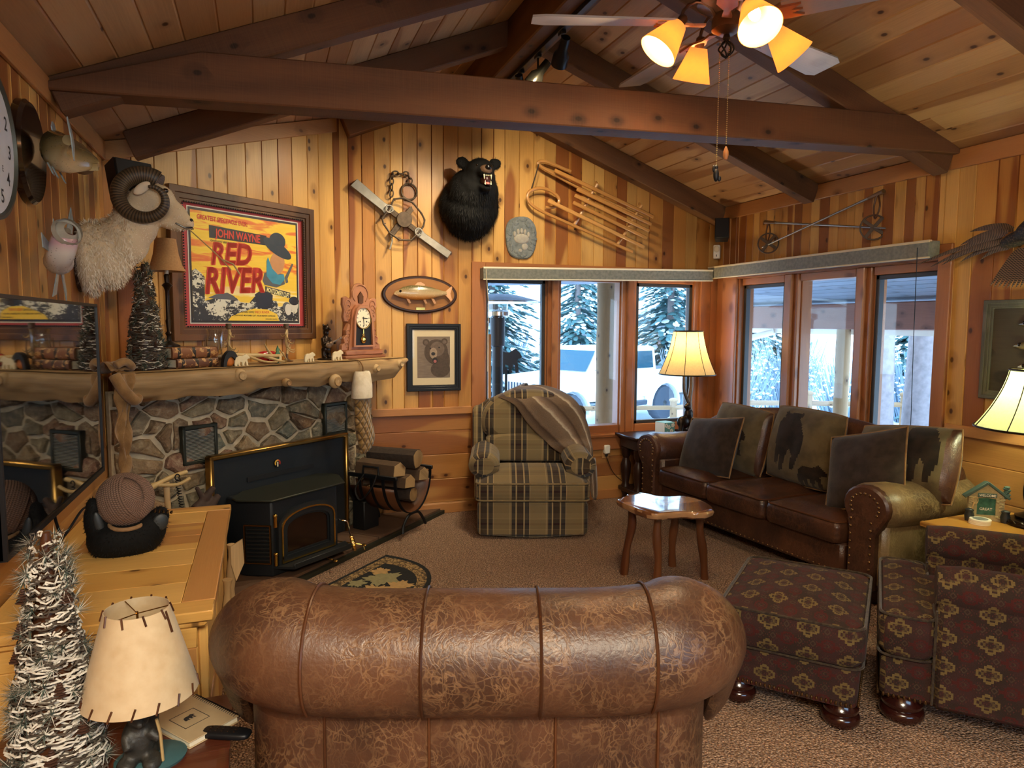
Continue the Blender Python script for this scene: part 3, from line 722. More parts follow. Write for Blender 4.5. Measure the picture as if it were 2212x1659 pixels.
# white off-road pickup
def truck():
    t = thing('pickup_truck', 'white off-road pickup with slotted grille parked in the snow', 'truck', (7.51, 15.2, -.78), math.radians(-157.5))
    def side(poly, y0, y1, c=.02, mat='carw', name='body'):
        mb = MB(); mb.prism(poly, y0, y1, c); obj(name, mb, M[mat], t)
    side([(-2.75, .62), (2.35, .62), (2.42, .75), (2.42, 1.12), (2.3, 1.2), (.95, 1.27), (-2.8, 1.27), (-2.8, .75)], -.78, .78)
    side([(.95, 1.25), (.55, 1.80), (.4, 1.86), (-1.35, 1.86), (-1.5, 1.8), (-1.6, 1.25)], -.74, .74, .04, 'carw', 'cab')
    for s in (-1, 1):
        for a, b, n in (((.42, 1.32), (-.42, 1.74), 'front'), ((-.55, 1.32), (-1.42, 1.74), 'rear')):
            mb = MB(); q = [(a[0]+(.28 if n == 'front' else 0), a[1]), (a[0], b[1]), (b[0], b[1]), (b[0]-(.06 if n == 'rear' else 0), a[1])]
            mb.prism(q, .742*s-.006, .742*s+.006); obj('side_window', mb, M['carg'], t)
    mb = MB(); mb.add([(.93, -.66, 1.30), (.93, .66, 1.30), (.585, .64, 1.76), (.585, -.64, 1.76)], [(0, 1, 2, 3)]); mb.V = [v+Vector((.02, 0, .012)) for v in mb.V]; obj('windshield', mb, M['carg'], t)
    mb = MB()
    for k in range(7): mb.box(2.41, 2.432, -.33+k*.095, -.275+k*.095, .80, 1.10, .008)
    obj('grille', mb, M['carb'], t)
    for s in (-1, 1):
        mb = MB(); mb.lathe([(.0, 0), (.11, 0), (.12, .03), (.0, .035)], c=(2.41, .52*s, .98), n=18, M=RY(pi/2)); obj('headlight', mb, M['chrome'], t)
        mb = MB(); mb.box(.35, .6, .78*s-.02+(.1*s), .78*s+.02+(.18*s), 1.27, 1.5, .03); obj('mirror', mb, M['carw'], t)
        mb = MB(); mb.tube([(-.55, .785*s, 1.08), (-.5, .82*s, 1.08), (-.38, .82*s, 1.08), (-.33, .785*s, 1.08)], .015); obj('door_handle', mb, M['carb'], t)
        mb = MB(); mb.box(-1.2, 1.1, .8*s-.06, .8*s+.06, .42, .54, .02); obj('side_step', mb, M['carb'], t)
        for wx in (-1.72, 1.72):
            mb = MB(); pts = [(wx+.62*math.cos(a), .86*s, .42+.56*math.sin(a)) for a in [pi*k/10 for k in range(11)]]
            mb.M = Matrix(); rs = [[(p[0], .74*s, p[2]), (p[0], .98*s, p[2]-.01), (p[0]*1+(wx-p[0])*.08, .98*s, p[2]-.05), (p[0]+(wx-p[0])*.1, .74*s, p[2]-.05)] for p in pts]
            mb.rings(rs); obj('fender', mb, M['carw'], t)
            mb = MB(); n = 40
            prof = [(.24, -.13), (.40, -.14), (.43, -.09), (.43, .09), (.40, .14), (.24, .13)]
            mb.rings([[((r+(.012 if (k % 2 and r > .39) else 0))*math.cos(2*pi*k/n), z, (r+(.012 if (k % 2 and r > .39) else 0))*math.sin(2*pi*k/n)) for k in range(n)] for r, z in prof], M=T(wx, .82*s, .43))
            w = obj('tyre', mb, M['carb'], t)
            mb = MB(); mb.M = T(wx, .82*s+.10*s, .43)
            for k in range(10):
                a = 2*pi*k/10; mb.box(.05, .21, -.012, .012, -.02, .02, .004, M=RY(a))
            mb.disc((0, 0), .07, .07, -.02, .03); obj('rim', mb, M['steel'], w)
    for q in ((2.45, 2.66), (-3.0, -2.8)): mb = MB(); mb.box(*q, -.8, .8, .55, .73, .03); obj('bumper', mb, M['carb'], t)
    mb = MB(); mb.box(-2.7, -1.62, -.7, .7, 1.2, 1.285, .01); obj('bed_cover', mb, M['carb'], t)
    return t
truck()
# trees
def spruce(x, y, h, r, lab, seed, z0=-.8):
    rr = random.Random(seed)
    t = thing('snowy_spruce', lab, 'tree', (x, y, z0), rr.uniform(0, 6), 'snow-covered spruces outside the windows')
    mb = MB(); mb.lathe([(.02*h, 0), (.004*h, h)], n=8); obj('trunk', mb, M['bark'], t)
    f = MB(); s = MB(); nl = 34
    for k in range(nl):
        u = k/nl; z = h*(.07+.91*u); rad = r*(1-u)**.85+.08
        for j in range(max(4, int(17*(1-u)))):
            a = rr.uniform(0, 2*pi); L = rad*rr.uniform(.7, 1.1); dr = -.28-.2*rr.random()
            m = T(0, 0, z) @ RZ(a) @ RY(-dr)
            for q in range(5):
                c = L*(.22+.18*q); w = .16*L*(1.25-.17*q)
                f.add(*blob((c, rr.uniform(-.12, .12)*L, 0), (L*.13, w*.55, .035), rr), M=m)
                if rr.random() < .42: s.add(*blob((c+.04, rr.uniform(-.1, .1)*L, .05), (L*.10, w*.42, .035), rr), M=m)
    obj('needles', f, M['needles'], t); obj('snow_cover', s, M['snow'], t)
def blob(c, r, rr):
    v = []; n = 7
    for k in range(n):
        a = 2*pi*k/n; q = rr.uniform(.7, 1.15); v.append((c[0]+r[0]*math.cos(a)*q, c[1]+r[1]*math.sin(a)*q, c[2]+rr.uniform(-.3, .3)*r[2]))
    v += [(c[0], c[1], c[2]+r[2]), (c[0], c[1], c[2]-r[2])]
    return v, [(k, (k+1) % n, n) for k in range(n)] + [((k+1) % n, k, n+1) for k in range(n)]
LB = 'snow-laden spruce tree standing '
for i, a in enumerate([(3.4, 15.5, 5.2, 1.7, LB+'outside the first pane of the back window'), (7.2, 22, 8, 2.2, LB+'behind the truck cab'), (12.9, 20.2, 8.5, 1.9, LB+'behind the truck bed beside the corner lamp'),
        (4.6, 27.5, 8, 2.5, LB+'far back between log post and sign'), (17, 27, 8, 2.6, LB+'deep in the back beyond the truck'), (17.2, 20.5, 4.6, 1.9, LB+'outside the first pane of the side window'), (18.4, 15.4, 5.6, 1.9, LB+'outside the middle pane of the side window'),
        (13.2, 9.4, 6.5, 1.7, LB+'between the two bark trunks'), (23, 16.5, 5, 2.0, LB+'farthest behind the fence'), (9.1, 19.4, 7, 1.5, LB+'close behind the truck cab in the middle pane'), (14.2, 17.9, 5, 1.5, LB+'behind the shrubs in the first side pane'), (11.9, 24.6, 8.5, 2.2, LB+'at the very back beyond the truck bed'), (1.2, 22, 7, 2.2, LB+'beyond the patio heater')]):
    spruce(*a, seed=i+3)
def shrub(x, y, h, r, lab, seed):
    rr = random.Random(seed); mb = MB()
    t = thing('snowy_shrub', lab, 'shrub', (x, y, hf(x, y)), 0, 'snowy willow shrubs')
    sn = MB()
    for k in range(190):
        a = rr.uniform(0, 2*pi); d = rr.uniform(0, .45)*r; b = Vector((d*math.cos(a), d*math.sin(a), 0)); e = b + Vector((math.cos(a)*r*rr.uniform(.2, .7), math.sin(a)*r*rr.uniform(.2, .7), h*rr.uniform(.5, 1)))
        mb.cyl(b, e, .017, .008, 4, False)
        sn.add(*blob(b.lerp(e, rr.uniform(.4, 1)), (.06, .06, .035), rr))
    obj('twigs', mb, M['twig'], t); obj('snow_cover', sn, M['snow'], t)
for i, (x, y, h, r, l) in enumerate([(4.0, 20.6, 1.8, 1.2, 'bare snowy shrub behind the truck hood'), (8.2, 17.7, 1.6, .7, 'bare snowy shrub beyond the truck cab roof'), (11.0, 14.3, 1.9, 1.0, 'bare snowy shrub behind the fence at the mullion of the first side pane'), (11.3, 16.9, 1.8, .8, 'bare snowy shrub behind the truck tailgate'), (12.9, 12.6, 1.8, 1.0, 'bare snowy shrub behind the fence in the middle side pane'),
        (13.5, 15.3, 2.1, 1.1, 'tall bare snowy shrub filling the first side pane'), (14.6, 11.9, 1.6, .7, 'low bare snowy shrub between the fence and the bark trunks'), (15.6, 13.2, 2.0, 1.1, 'bare snowy shrub deep in the middle side pane'), (9.0, 26.0, 2.4, 1.3, 'distant snowy shrub between the two spruces')]):
    shrub(x, y, h, r, l, i)
for x, y, r, l in ((7.55, 6.84, .19, 'scaly pine trunk nearer the window mullion outside the last pane'), (8.05, 6.66, .24, 'thicker scaly pine trunk at the edge of the last pane')):
    mb = MB(); n = 26; rs = []
    for k in range(40):
        z = -.8+k*.11; rs.append([((r*(1.12-.006*k)+.014*mnoise.noise((math.cos(2*pi*i/n)*4, math.sin(2*pi*i/n)*4, z*6)))*math.cos(2*pi*i/n)+.012*k*(.4 if r > .2 else -.3), (r+.0)*math.sin(2*pi*i/n), z) for i in range(n)])
    mb.rings(rs); solo('pine_tree', mb, M['bark'], l, 'tree', (x, y, 0))
# ================================================================ fireplace (own frame: x along the corner wall, -y into the room)
def clip(poly, p, n):
    out = []
    for i in range(len(poly)):
        a, b = poly[i], poly[(i+1) % len(poly)]; da = (a[0]-p[0])*n[0]+(a[1]-p[1])*n[1]; db = (b[0]-p[0])*n[0]+(b[1]-p[1])*n[1]
        if da <= 0: out.append(a)
        if da*db < 0: t = da/(da-db); out.append((a[0]+(b[0]-a[0])*t, a[1]+(b[1]-a[1])*t))
    return out
def stones(mb, x0, x1, z0, z1, n, y, seed, gap=.011, ax=1.25, mn=.02):
    rr = random.Random(seed); P = []
    while len(P) < n:
        best = max(((rr.uniform(x0, x1), rr.uniform(z0, z1)) for _ in range(5 if rr.random() < .7 else 1)), key=lambda q: min([((q[0]-p[0])/ax)**2+(q[1]-p[1])**2 for p in P] or [9]))
        P.append(best)
    for p in P:
        poly = [(x0, z0), (x1, z0), (x1, z1), (x0, z1)]
        for q in P:
            if q is p: continue
            d = (q[0]-p[0], (q[1]-p[1])); m = ((p[0]+q[0])/2, (p[1]+q[1])/2); poly = clip(poly, m, (d[0]/ax**2, d[1]))
            if len(poly) < 3: break
        if len(poly) < 3: continue
        c = (sum(a[0] for a in poly)/len(poly), sum(a[1] for a in poly)/len(poly))
        # inset, irregular corners
        ed = []
        for i in range(len(poly)):
            a, b = Vector(poly[i]), Vector(poly[(i+1) % len(poly)])
            if (b-a).length < .012: continue
            for t in ((0, .5) if (b-a).length > .07 else (0,)): ed.append(a.lerp(b, t))
        if len(ed) < 3: continue
        cv = Vector(c); g = gap*rr.uniform(.6, 2.0)
        r0 = []; 
        for e in ed:
            d = (e-cv).length or 1; k = max(.35, 1-g/d*1.25)*rr.uniform(.93, 1.02); r0.append(cv+(e-cv)*k)
        dp = rr.uniform(.018, .05); tx, tz = rr.uniform(-.12, .12), rr.uniform(-.12, .12)
        mb.tone = (rr.random(), rr.random(), rr.random()); m = len(r0)
        yy = lambda q, h: y - h - (q.x-c[0])*tx - (q.y-c[1])*tz
        v = [(q.x, y+.01, q.y) for q in r0] + [(q.x, yy(q, dp*.65), q.y) for q in r0]
        ins = [cv+(q-cv)*rr.uniform(.72, .86) for q in r0]; v += [(q.x, yy(q, dp+rr.uniform(-.006, .008)), q.y) for q in ins]
        v.append((c[0], yy(cv, dp+.006), c[1])); f = []
        for i in range(m):
            j = (i+1) % m; f += [(i, j, m+j, m+i), (m+i, m+j, 2*m+j, 2*m+i), (2*m+i, 2*m+j, 3*m)]
        mb.add(v, f)
    mb.tone = None
OS = .20
fp_ = thing('stone_fireplace', 'rubble stone fireplace breast across the corner wall with a half log mantel', 'fireplace', tuple(DP), DA)
mb = MB(); mb.prism([(-1.78, 0), (-.09, 0), (-.09, 1.22), (-1.78, 1.22)], -OS, -.003); mb.prism([(-1.93, 0), (-1.78, 0), (-1.78, 1.22), (-1.93, 1.22)], -OS, -OS+.03)
rl = T(-.09, -OS, 0) @ RZ(math.radians(10.5)); mb.add([rl @ Vector(v) for v in ((0, 0, 0), (.25, 0, 0), (.25, 0, 1.2), (0, 0, 1.2))], [(0, 1, 2, 3)])
obj('mortar', mb, M['mortar'], fp_)
mb = MB(); stones(mb, -1.93, -.09, .03, 1.22, 112, -OS, 11, .009); mb.M = rl; stones(mb, .0, .235, .03, 1.2, 34, 0, 5, .016, 1.0)
obj('stonework', mb, M['stone'], fp_, sm=25)
# mantel: half log with flat top
mb = MB(); rs = []; n = 22; x0, x1 = -2.02, .20
for k in range(64):
    t = k/63; x = x0+(x1-x0)*t; r = 1+.05*math.sin(t*9)+.05*math.sin(t*23+1)+.1*math.exp(-((t-.6)/.035)**2)+.07*math.exp(-((t-.36)/.03)**2)
    tip = min(1, .35+.65*((1-t)/.05)) if t > .95 else 1
    top = 1.335; w = .48; ring = [(x, -.02 if t < .86 else -.02-(t-.86)*.6, top)]
    ring[0] = (x, -.06, top)
    fr = -.50 + .012*math.sin(t*31); ring.append((x, fr+.02, top)); 
    for j in range(n-3):
        a = math.pi*.02 + (pi*.62)*j/(n-4); rr_ = .158*r*tip
        nz = .010*mnoise.noise((x*9, a*3, 2)); ring.append((x, fr+.13 - (.135+nz)*math.sin(min(a+.55, 2.6))*1.0*r, top - (.15*r*tip+nz)*(1-math.cos(a))*.72))
    ring.append((x, -.06, ring[-1][2])); rs.append([(max(p[0], -1.785+.79*p[1]), p[1], p[2]) for p in ring])
mb.rings(rs); 
# knots of cut branches
for x, z, r in ((-1.32, 1.285, .045), (-.56, 1.20, .055), (-.16, 1.27, .035), (.10, 1.29, .035), (-.98, 1.22, .03)):
    mb.ell((x, -.50, z), (r, .03, r*.9)); mb.lathe([(r*.62, 0), (r*.55, .008), (r*.2, .004)], c=(x, -.525, z), n=12, M=RX(pi/2))
mt = obj('mantel', mb, M['logw'], fp_, 'half log mantel with a flat top and knots')
# warm air grilles
for c, w, h in (((-1.425, .865), .235, .235), ((-.32, .895), .225, .24)):
    mb = MB(); x, z = c; fy = -OS-.045
    for q in ((x-w/2, x+w/2, z-h/2, z-h/2+.022), (x-w/2, x+w/2, z+h/2-.022, z+h/2), (x-w/2, x-w/2+.022, z-h/2, z+h/2), (x+w/2-.022, x+w/2, z-h/2, z+h/2)): mb.box(q[0], q[1], fy-.012, fy+.03, q[2], q[3], .004)
    gr = obj('air_grille', mb, M['stoveg'], fp_)
    mb = MB(); mb.box(x-w/2+.02, x+w/2-.02, fy+.012, fy+.02, z-h/2+.02, z+h/2-.02); obj('grille_back', mb, M['blackm'], gr); mb = MB()
    for k in range(22):
        zz = z-h/2+.026+k*(h-.05)/22; mb.box(x-w/2+.02, x+w/2-.02, fy-.004, fy+.012, zz, zz+.0035, M=None)
    obj('louvres', mb, M['slat'], gr)
# hearth slab on the floor
mb = MB(); mb.M = Matrix()
hp = [(1.40, YB-.004), (.12, 4.32), (-.30, 3.90), (-.80, 3.90), (-.80, 4.5), (.59, YB)]
def slab(mb, poly, z0, z1):
    n = len(poly); v = [(x, y, z0) for x, y in poly]+[(x, y, z1) for x, y in poly]
    mb.add(v, [list(range(n, 2*n)), list(range(n))[::-1]]+[(i, (i+1) % n, n+(i+1) % n, n+i) for i in range(n)])
a = Vector((-.30, 3.90)); b = Vector((1.395, YB-.004)); dirh = (b-a).normalized(); nh = Vector((-dirh.y, dirh.x))
cuts = [0, .55, 1.0, 1.52, 2.0, (b-a).length]
for k in range(5):
    p, q = a+dirh*(cuts[k]+.006), a+dirh*(cuts[k+1]-.006); slab(mb, [tuple(p), tuple(q), tuple(q+nh*.42), tuple(p+nh*.42)] if k < 4 else [tuple(p), tuple(q), tuple(q+Vector((-.45, 0))), tuple(p+nh*.42)], 0, .045+.002*(k % 2))
slab(mb, [tuple(a+nh*.43), tuple(a+dirh*2.0+nh*.43), (.86, 5.60), (.70, 5.58), (-.66, 4.36), (-.66, 4.2)], 0, .044)
obj('hearth', mb, M['hearth'], None); hs = bpy.data.objects['hearth']; hs.parent = fp_; hs.matrix_parent_inverse = (T(*DP) @ RZ(DA)).inverted()
mb = MB(); p, q = a-nh*.03, b-nh*.03-dirh*.0; slab(mb, [tuple(p), tuple(q), tuple(q+nh*.03), tuple(p+nh*.03)], 0, .03)
o = obj('hearth_edging', mb, M['stoveg'], fp_); o.matrix_parent_inverse = hs.matrix_parent_inverse

# ---------------------------------------------------------------- wood stove insert
st = thing('wood_stove', 'black wood stove insert with arched glass door and brass trim set in the stone fireplace', 'stove', DG(-.86, 0, .046), DA)
Z0 = .046; cx = -.86
def L(s): return s-cx
mb = MB(); mb.box(L(-1.395), L(-.285), -.30, -.268, 0, .73, .004); obj('surround_panel', mb, M['stove'], st)
mb = MB(); 
for q in ((L(-1.415), L(-.265), .715, .745), (L(-1.415), L(-1.385), 0, .745), (L(-.295), L(-.265), 0, .745)): mb.box(q[0], q[1], -.325, -.266, q[2], q[3], .008)
obj('brass_trim', mb, M['brass'], st)
FO = -.63; fl_, fr_ = -.36, .17
body = [(-.44, -.30), (-.44, -.47), (fl_, FO), (fr_, FO), (.32, -.47), (.32, -.30)]
mb = MB(); slab(mb, body, 0, .475); ob = obj('stove_body', mb, M['stove'], st, mods=[('BEVEL', dict(width=.012, segments=2))])
mb = MB(); slab(mb, [(-.32, -.30), (-.47, -.40), (-.49, -.47), (-.485, -.49), (fl_-.02, FO-.03), (fr_+.05, FO-.03), (.36, -.46), (.36, -.40), (.31, -.30)], .475, .487); obj('top_plate', mb, M['stoveg'], st, mods=[('BEVEL', dict(width=.004, segments=1))])
mb = MB(); mb.box(-.28, .27, -.305, -.298, .535, .565); obj('air_slot', mb, M['blackm'], st)
# door: arched frame, brass line, glass
def arch(x0, x1, z0, zs, zt, n=14):
    p = [(x0, z0), (x1, z0), (x1, zs)]; m = (x0+x1)/2; w = (x1-x0)/2
    for k in range(1, n): a = pi*k/n; p.append((m+w*math.cos(a), zs+(zt-zs)*math.sin(a)**.8))
    return p+[(x0, zs)]
def frame_of(mb, o, i, y0, y1):
    n = len(o); v = [(x, y0, z) for x, z in o]+[(x, y0, z) for x, z in i]+[(x, y1, z) for x, z in o]+[(x, y1, z) for x, z in i]; f = []
    for k in range(n):
        j = (k+1) % n; f += [(k, j, n+j, n+k), (2*n+j, 2*n+k, 3*n+k, 3*n+j), (j, k, 2*n+k, 2*n+j), (n+k, n+j, 3*n+j, 3*n+k)]
    mb.add(v, f)
dr_ = MB(); A = lambda e: arch(-.335+e, .145-e, .055+e, .30-e*.4, .415-e)
frame_of(dr_, A(0), A(.062), FO-.028, FO); frame_of(dr_, A(.05), A(.075), FO-.018, FO); door = obj('stove_door', dr_, M['stove'], st)
mb = MB(); frame_of(mb, A(.022), A(.032), FO-.034, FO-.026); obj('door_trim', mb, M['gold'], door)
g = NT('sooty_glass'); n_ = g.noise(g.pos(), 6, 3); g.b(col=g.mix(n_, '#0a0605', '#2a1710'), rough=.12); M['soot'] = g.m
mb = MB(); mb.prism(A(.07), FO-.012, FO-.004); obj('door_glass', mb, M['soot'], door)
for z in (.105, .345):
    mb = MB(); mb.cyl((-.352, FO-.02, z-.03), (-.352, FO-.02, z+.03), .011); mb.ell((-.352, FO-.02, z+.04), .014); obj('hinge', mb, M['gold'] , door)
mb = MB(); mb.tube([(.16, FO-.02, .24), (.165, FO-.07, .24), (.18, FO-.085, .23), (.21, FO-.09, .12)], .006); hd = obj('door_handle', mb, M['chrome'], door)
mb = MB(); pts = [(.21+.03*(k/70)+.016*math.cos(k*.9)*(1-.3*abs(k/35-1)), FO-.09+.016*math.sin(k*.9)*(1-.3*abs(k/35-1)), .13-.11*k/70) for k in range(71)]; mb.tube(pts, .0035, 5); obj('spring_grip', mb, M['gold'], hd)
mb = MB(); slab(mb, [(-.36, FO), (-.30, FO-.12), (.18, FO-.12), (.24, FO)], .055, .07); mb.box(-.30, .18, FO-.125, FO-.115, .055, .09, .003); obj('ash_lip', mb, M['stove'], st)
mb = MB(); mb.M = T(-.40, -.55, 0) @ RZ(math.atan2(-.16, .08)); sl = MB(); 
u = Vector((fl_+.44, FO+.47, 0)); uL = u.length; mm = T(-.44, -.47, 0) @ RZ(math.atan2(u.y, u.x))
mb = MB(mm)
for k in range(9): mb.box(.015, uL-.015, -.012, .0, .10+k*.024, .114+k*.024, .002)
obj('side_louvres', mb, M['blackm'], st)
mb = MB(mm); 
for q in ((.004, .010, .085, .325), (uL-.012, uL-.005, .085, .325), (.004, uL-.005, .085, .091), (.004, uL-.005, .32, .326)): mb.box(q[0], q[1], -.016, .0, q[2], q[3])
obj('louvre_trim', mb, M['brass'], st)
mb = MB(); mb.tube([(.22, FO+.05, .065), (.25, FO-.05, .06), (.30, FO-.11, .045), (.305, FO-.12, .01)], .004); mb.ell((.30, FO-.12, .045), (.012, .02, .008)); obj('draft_lever', mb, M['gold'], st)
mb = MB(); mb.tube([(-.08, FO+.02, .06), (-.02, FO-.09, .045), (.0, FO-.15, .03)], .004); mb.ell((.0, FO-.155, .03), (.012, .022, .008)); obj('draft_lever', mb, M['gold'], st)
# magnetic thermometer
t = thing('stove_thermometer', 'round red and yellow dial thermometer on the black stove surround', 'thermometer', DG(-.905, .302, .667), DA)
mb = MB(); mb.disc((0, 0), .027, .027, -.006, 0); obj('dial', mb, M['black'], t)
g = NT('dial_paint'); u, v = g.sep(g.pos())[0], g.sep(g.pos())[2]; g.b(col=g.ramp(g.m2('MULTIPLY_ADD', u, 18, .5), [(0, '#c8a030'), (.3, '#d8b040'), (.5, '#d89a50'), (.7, '#b03020'), (1, '#902018')]), rough=.5)
mb = MB(); a0 = [(.024*math.cos(a), .024*math.sin(a)) for a in [-.6+ (pi+1.2)*k/16 for k in range(17)]]; a1 = [(x*.6, z*.6) for x, z in a0]; mb.prism(a0+a1[::-1], -.008, -.006); obj('scale_band', mb, g.m, t)
mb = MB(); mb.box(-.004, .004, -.009, -.006, -.024, .008); obj('pointer', mb, M['cream'], t)
# ================================================================ ceiling fan with four shaded lights
FX, FY, FZ = 1.80, 2.46, 2.90
fan = thing('ceiling_fan', 'five-blade ceiling fan with four mica shaded lamps hanging from the ridge beam', 'ceiling fan', (FX, FY, FZ), math.radians(-19.8))
M['fanbr'] = plain('fan_bronze', '#5a4030', .35, .6, .3, 20); M['fanir'] = plain('fan_blade_iron', '#8a5a3a', .4, .4, .3, 20)
mb = MB(); mb.cyl((0, 0, .14), (0, 0, .38), .014); mb.lathe([(.02, .40), (.065, .38), (.07, .34), (.03, .30)]); obj('downrod', mb, M['fanbr'], fan)
mb = MB(); mb.lathe([(.0, .14), (.06, .135), (.12, .10), (.13, .03), (.12, -.01), (.07, -.03), (.05, -.05), (.06, -.07), (.06, -.11), (.03, -.13), (.0, -.13)], n=32); obj('motor_housing', mb, M['fanbr'], fan)
for k in range(5):
    a = math.radians(38+72*k); m = RZ(a) @ T(.1, 0, -.085) @ RX(math.radians(-11))
    mb = MB(m); o = [(.12, -.055), (.64, -.08), (.69, -.062), (.69, .062), (.64, .08), (.12, .055)]; slab(mb, o, -.004, .004)
    mb.U = [[(v.y, v.x) for v in [m.inverted() @ mb.V[i] for i in f]] for f in mb.F]
    bl = obj('blade', mb, M['shade_b'], fan)
    mb = MB(m); slab(mb, [(-.01, -.02), (.05, -.012), (.10, -.04), (.19, -.035), (.15, -.01), (.19, 0), (.15, .01), (.19, .035), (.10, .04), (.05, .012), (-.01, .02)], -.014, -.005); obj('blade_iron', mb, M['fanir'], bl)
M['mica'] = m_shade('mica_shade', '#c4863a', .12, (1, .6, .16, 1), .38)
g = NT('lit_bulb'); g.b(col=(1, 1, 1, 1), emit=(1, .84, .55, 1), es=14); M['bulb'] = g.m
for k, (ra, tilt) in enumerate(((188, 38), (108, 24), (10, 46), (-82, 36))):
    a = math.radians(ra); m = RZ(a)
    mb = MB(m); pts = [(.04, 0, -.10)] + [(.12+.075*math.cos(t), 0, -.085+.075*math.sin(t)) for t in [pi-pi*j/8*1.12 for j in range(9)]]
    mb.tube(pts, .007); mb.M = m @ T(.19, 0, -.085) @ RY(math.radians(-tilt)); mb.lathe([(.012, .02), (.02, .01), (.02, -.03), (.012, -.03)]); ar = obj('lamp_arm', mb, M['fanbr'], fan)
    mm = m @ T(.19, 0, -.085) @ RY(math.radians(-tilt))
    mb = MB(mm); mb.lathe([(.036, -.025), (.082, -.16), (.080, -.16), (.034, -.025)], n=30, caps=False); obj('lamp_shade', mb, M['mica'], ar)
    mb = MB(mm); mb.ell((0, 0, -.075), (.022, .022, .035)); obj('bulb', mb, M['bulb'], ar)
    w = T(FX, FY, FZ) @ RZ(math.radians(-19.8)) @ mm @ Vector((0, 0, -.125))
    lamp('fan_lamp_light', 'POINT', w, 8, (1, .76, .46), .03)
mb = MB(); 
for k in range(6):
    a = 2*pi*k/6; mb.tube([(.03*math.sin(pi*j/10)*math.cos(a+j*.16), .03*math.sin(pi*j/10)*math.sin(a+j*.16), -.15-.07*j/10) for j in range(11)], .0035, 6)
mb.lathe([(.012, -.13), (.016, -.145), (.008, -.155)]); obj('twisted_finial', mb, M['iron'], fan)
for dx, dy, L, nm in ((-.02, .02, .50, 'chain'), (.012, .0, .42, 'chain')):
    mb = MB()
    for j in range(int(L/.008)): mb.ell((dx, dy, -.15-j*.008), .0028, n=6, m=4)
    ch = obj('pull_chain', mb, M['brass'], fan)
    mb = MB()
    if L > .45:
        z = -.15-L; mb.ell((dx, dy, z-.03), (.012, .012, .028)); mb.ell((dx-.01, dy, z-.005), (.006, .006, .015)); mb.ell((dx+.014, dy, z-.045), (.008, .006, .012)); mb.ell((dx, dy, z+.0), (.008, .008, .01)); obj('bear_pull', mb, M['black'], ch, 'small black bear shaped pull')
    else:
        z = -.15-L; mb.lathe([(.003, 0), (.011, -.02), (.012, -.035), (.007, -.052), (.002, -.055)], c=(dx, dy, z), n=12); obj('wooden_pull', mb, M['trim'], ch, 'light wooden drop pull')
# ---------------------------------------------------------------- track lights under the ridge beam
tr = thing('track_light', 'black lighting track with four adjustable spot heads under the ridge beam', 'track light', (1.66, 3.25, 3.30))
mb = MB(); mb.box(-.018, .018, -.3, 1.75, -.03, 0, .003); obj('track', mb, M['black'], tr)
M['olive'] = plain('olive_spot', '#4a463a', .25, .8)
for k, (y, aim, mt) in enumerate(((.55, (1.9, 5.5, 2.0), 'black'), (.92, (.2, 4.9, 1.15), 'olive'), (1.22, (2.2, 5.3, 2.2), 'black'), (1.55, (.7, 5.3, 1.9), 'black'))):
    mb = MB(); mb.box(-.014, .014, y-.03, y+.03, -.05, -.03, .003); mb.cyl((0, y, -.05), (0, y, -.13), .006); hd = obj('spot_arm', mb, M['black'], tr)
    d = Vector(aim) - Vector((1.66, 3.25+y, 3.15)); m = T(0, y, -.15) @ d.to_track_quat('-Z', 'Y').to_matrix().to_4x4()
    mb = MB(m); mb.lathe([(.0, .10), (.026, .10), (.028, .02), (.046, -.01), (.048, -.075), (.042, -.075), (.036, -.03), (0, -.03)], n=22); obj('spot_head', mb, M[mt], hd)
    w = Vector((1.66, 3.25+y, 3.15)) + d.normalized()*.07
    lamp('spot_light', 'SPOT', w, (44, 40, 22, 36)[k], (1, .82, .54), .05, aim, cone=1.75, blend=.9)
# ================================================================ things on the walls
# -- mounted black bear
M['claw'] = plain('tooth_ivory', '#d8cfa8', .3); M['tongue'] = plain('tongue_pink', '#a8605a', .35); M['nose'] = plain('wet_black_nose', '#0c0b0b', .2)
M['muzz'] = plain('brown_muzzle_fur', '#4a331f', .7, 0, .3, 60, .4); M['eye'] = plain('glass_eye', '#120a06', .05)
bz = thing('bear_mount', 'shoulder mount of a snarling black bear on the gable wall', 'taxidermy', (1.61, YB, 2.58))
mb = MB(); mb.ell((0, -.10, -.03), (.25, .16, .23)); mb.ell((.0, -.10, -.14), (.20, .13, .15)); mb.ell((.01, -.18, .06), (.21, .17, .20)); mb.ell((.02, -.22, .10), (.17, .16, .16)); mb.ell((0, -.16, -.08), (.22, .15, .17)); mb.ell((.03, -.26, .16), (.135, .14, .13)); mb.ell((.03, -.30, .21), (.115, .12, .10))
mb.ell((.035, -.40, .185), (.06, .09, .052)); mb.ell((.045, -.36, .085), (.055, .09, .032), M=RX(.35)); mb.ell((.02, -.28, .12), (.10, .08, .08))
for s, x, z in ((-1, -.10, .275), (1, .155, .285)): mb.ell((x*1.06, -.27, z), (.054, .022, .046)); mb.ell((x*.7+.01, -.27, z-.03), (.055, .035, .035))
me = fuse(mb, .011, 5); bb = obj('bear_body', me, M['bearfur'], bz)
fu = fur(me, 9000, lambda q: .05 if q.z < .05 else (.028 if q.y > -.30 else .010), .0035, (0, .15, -1), .25, .3, keep=lambda c, n: not (c.y < -.36)); obj('fur', fu, M['bearfur'], bz, sm=0)
mb = MB(); mb.ell((.035, -.42, .190), (.052, .072, .046)); mz = obj('muzzle', mb, M['muzz'], bz, 'brown muzzle')
mb = MB(); mb.ell((.04, -.488, .205), (.026, .018, .02)); obj('nose', mb, M['nose'], bz)
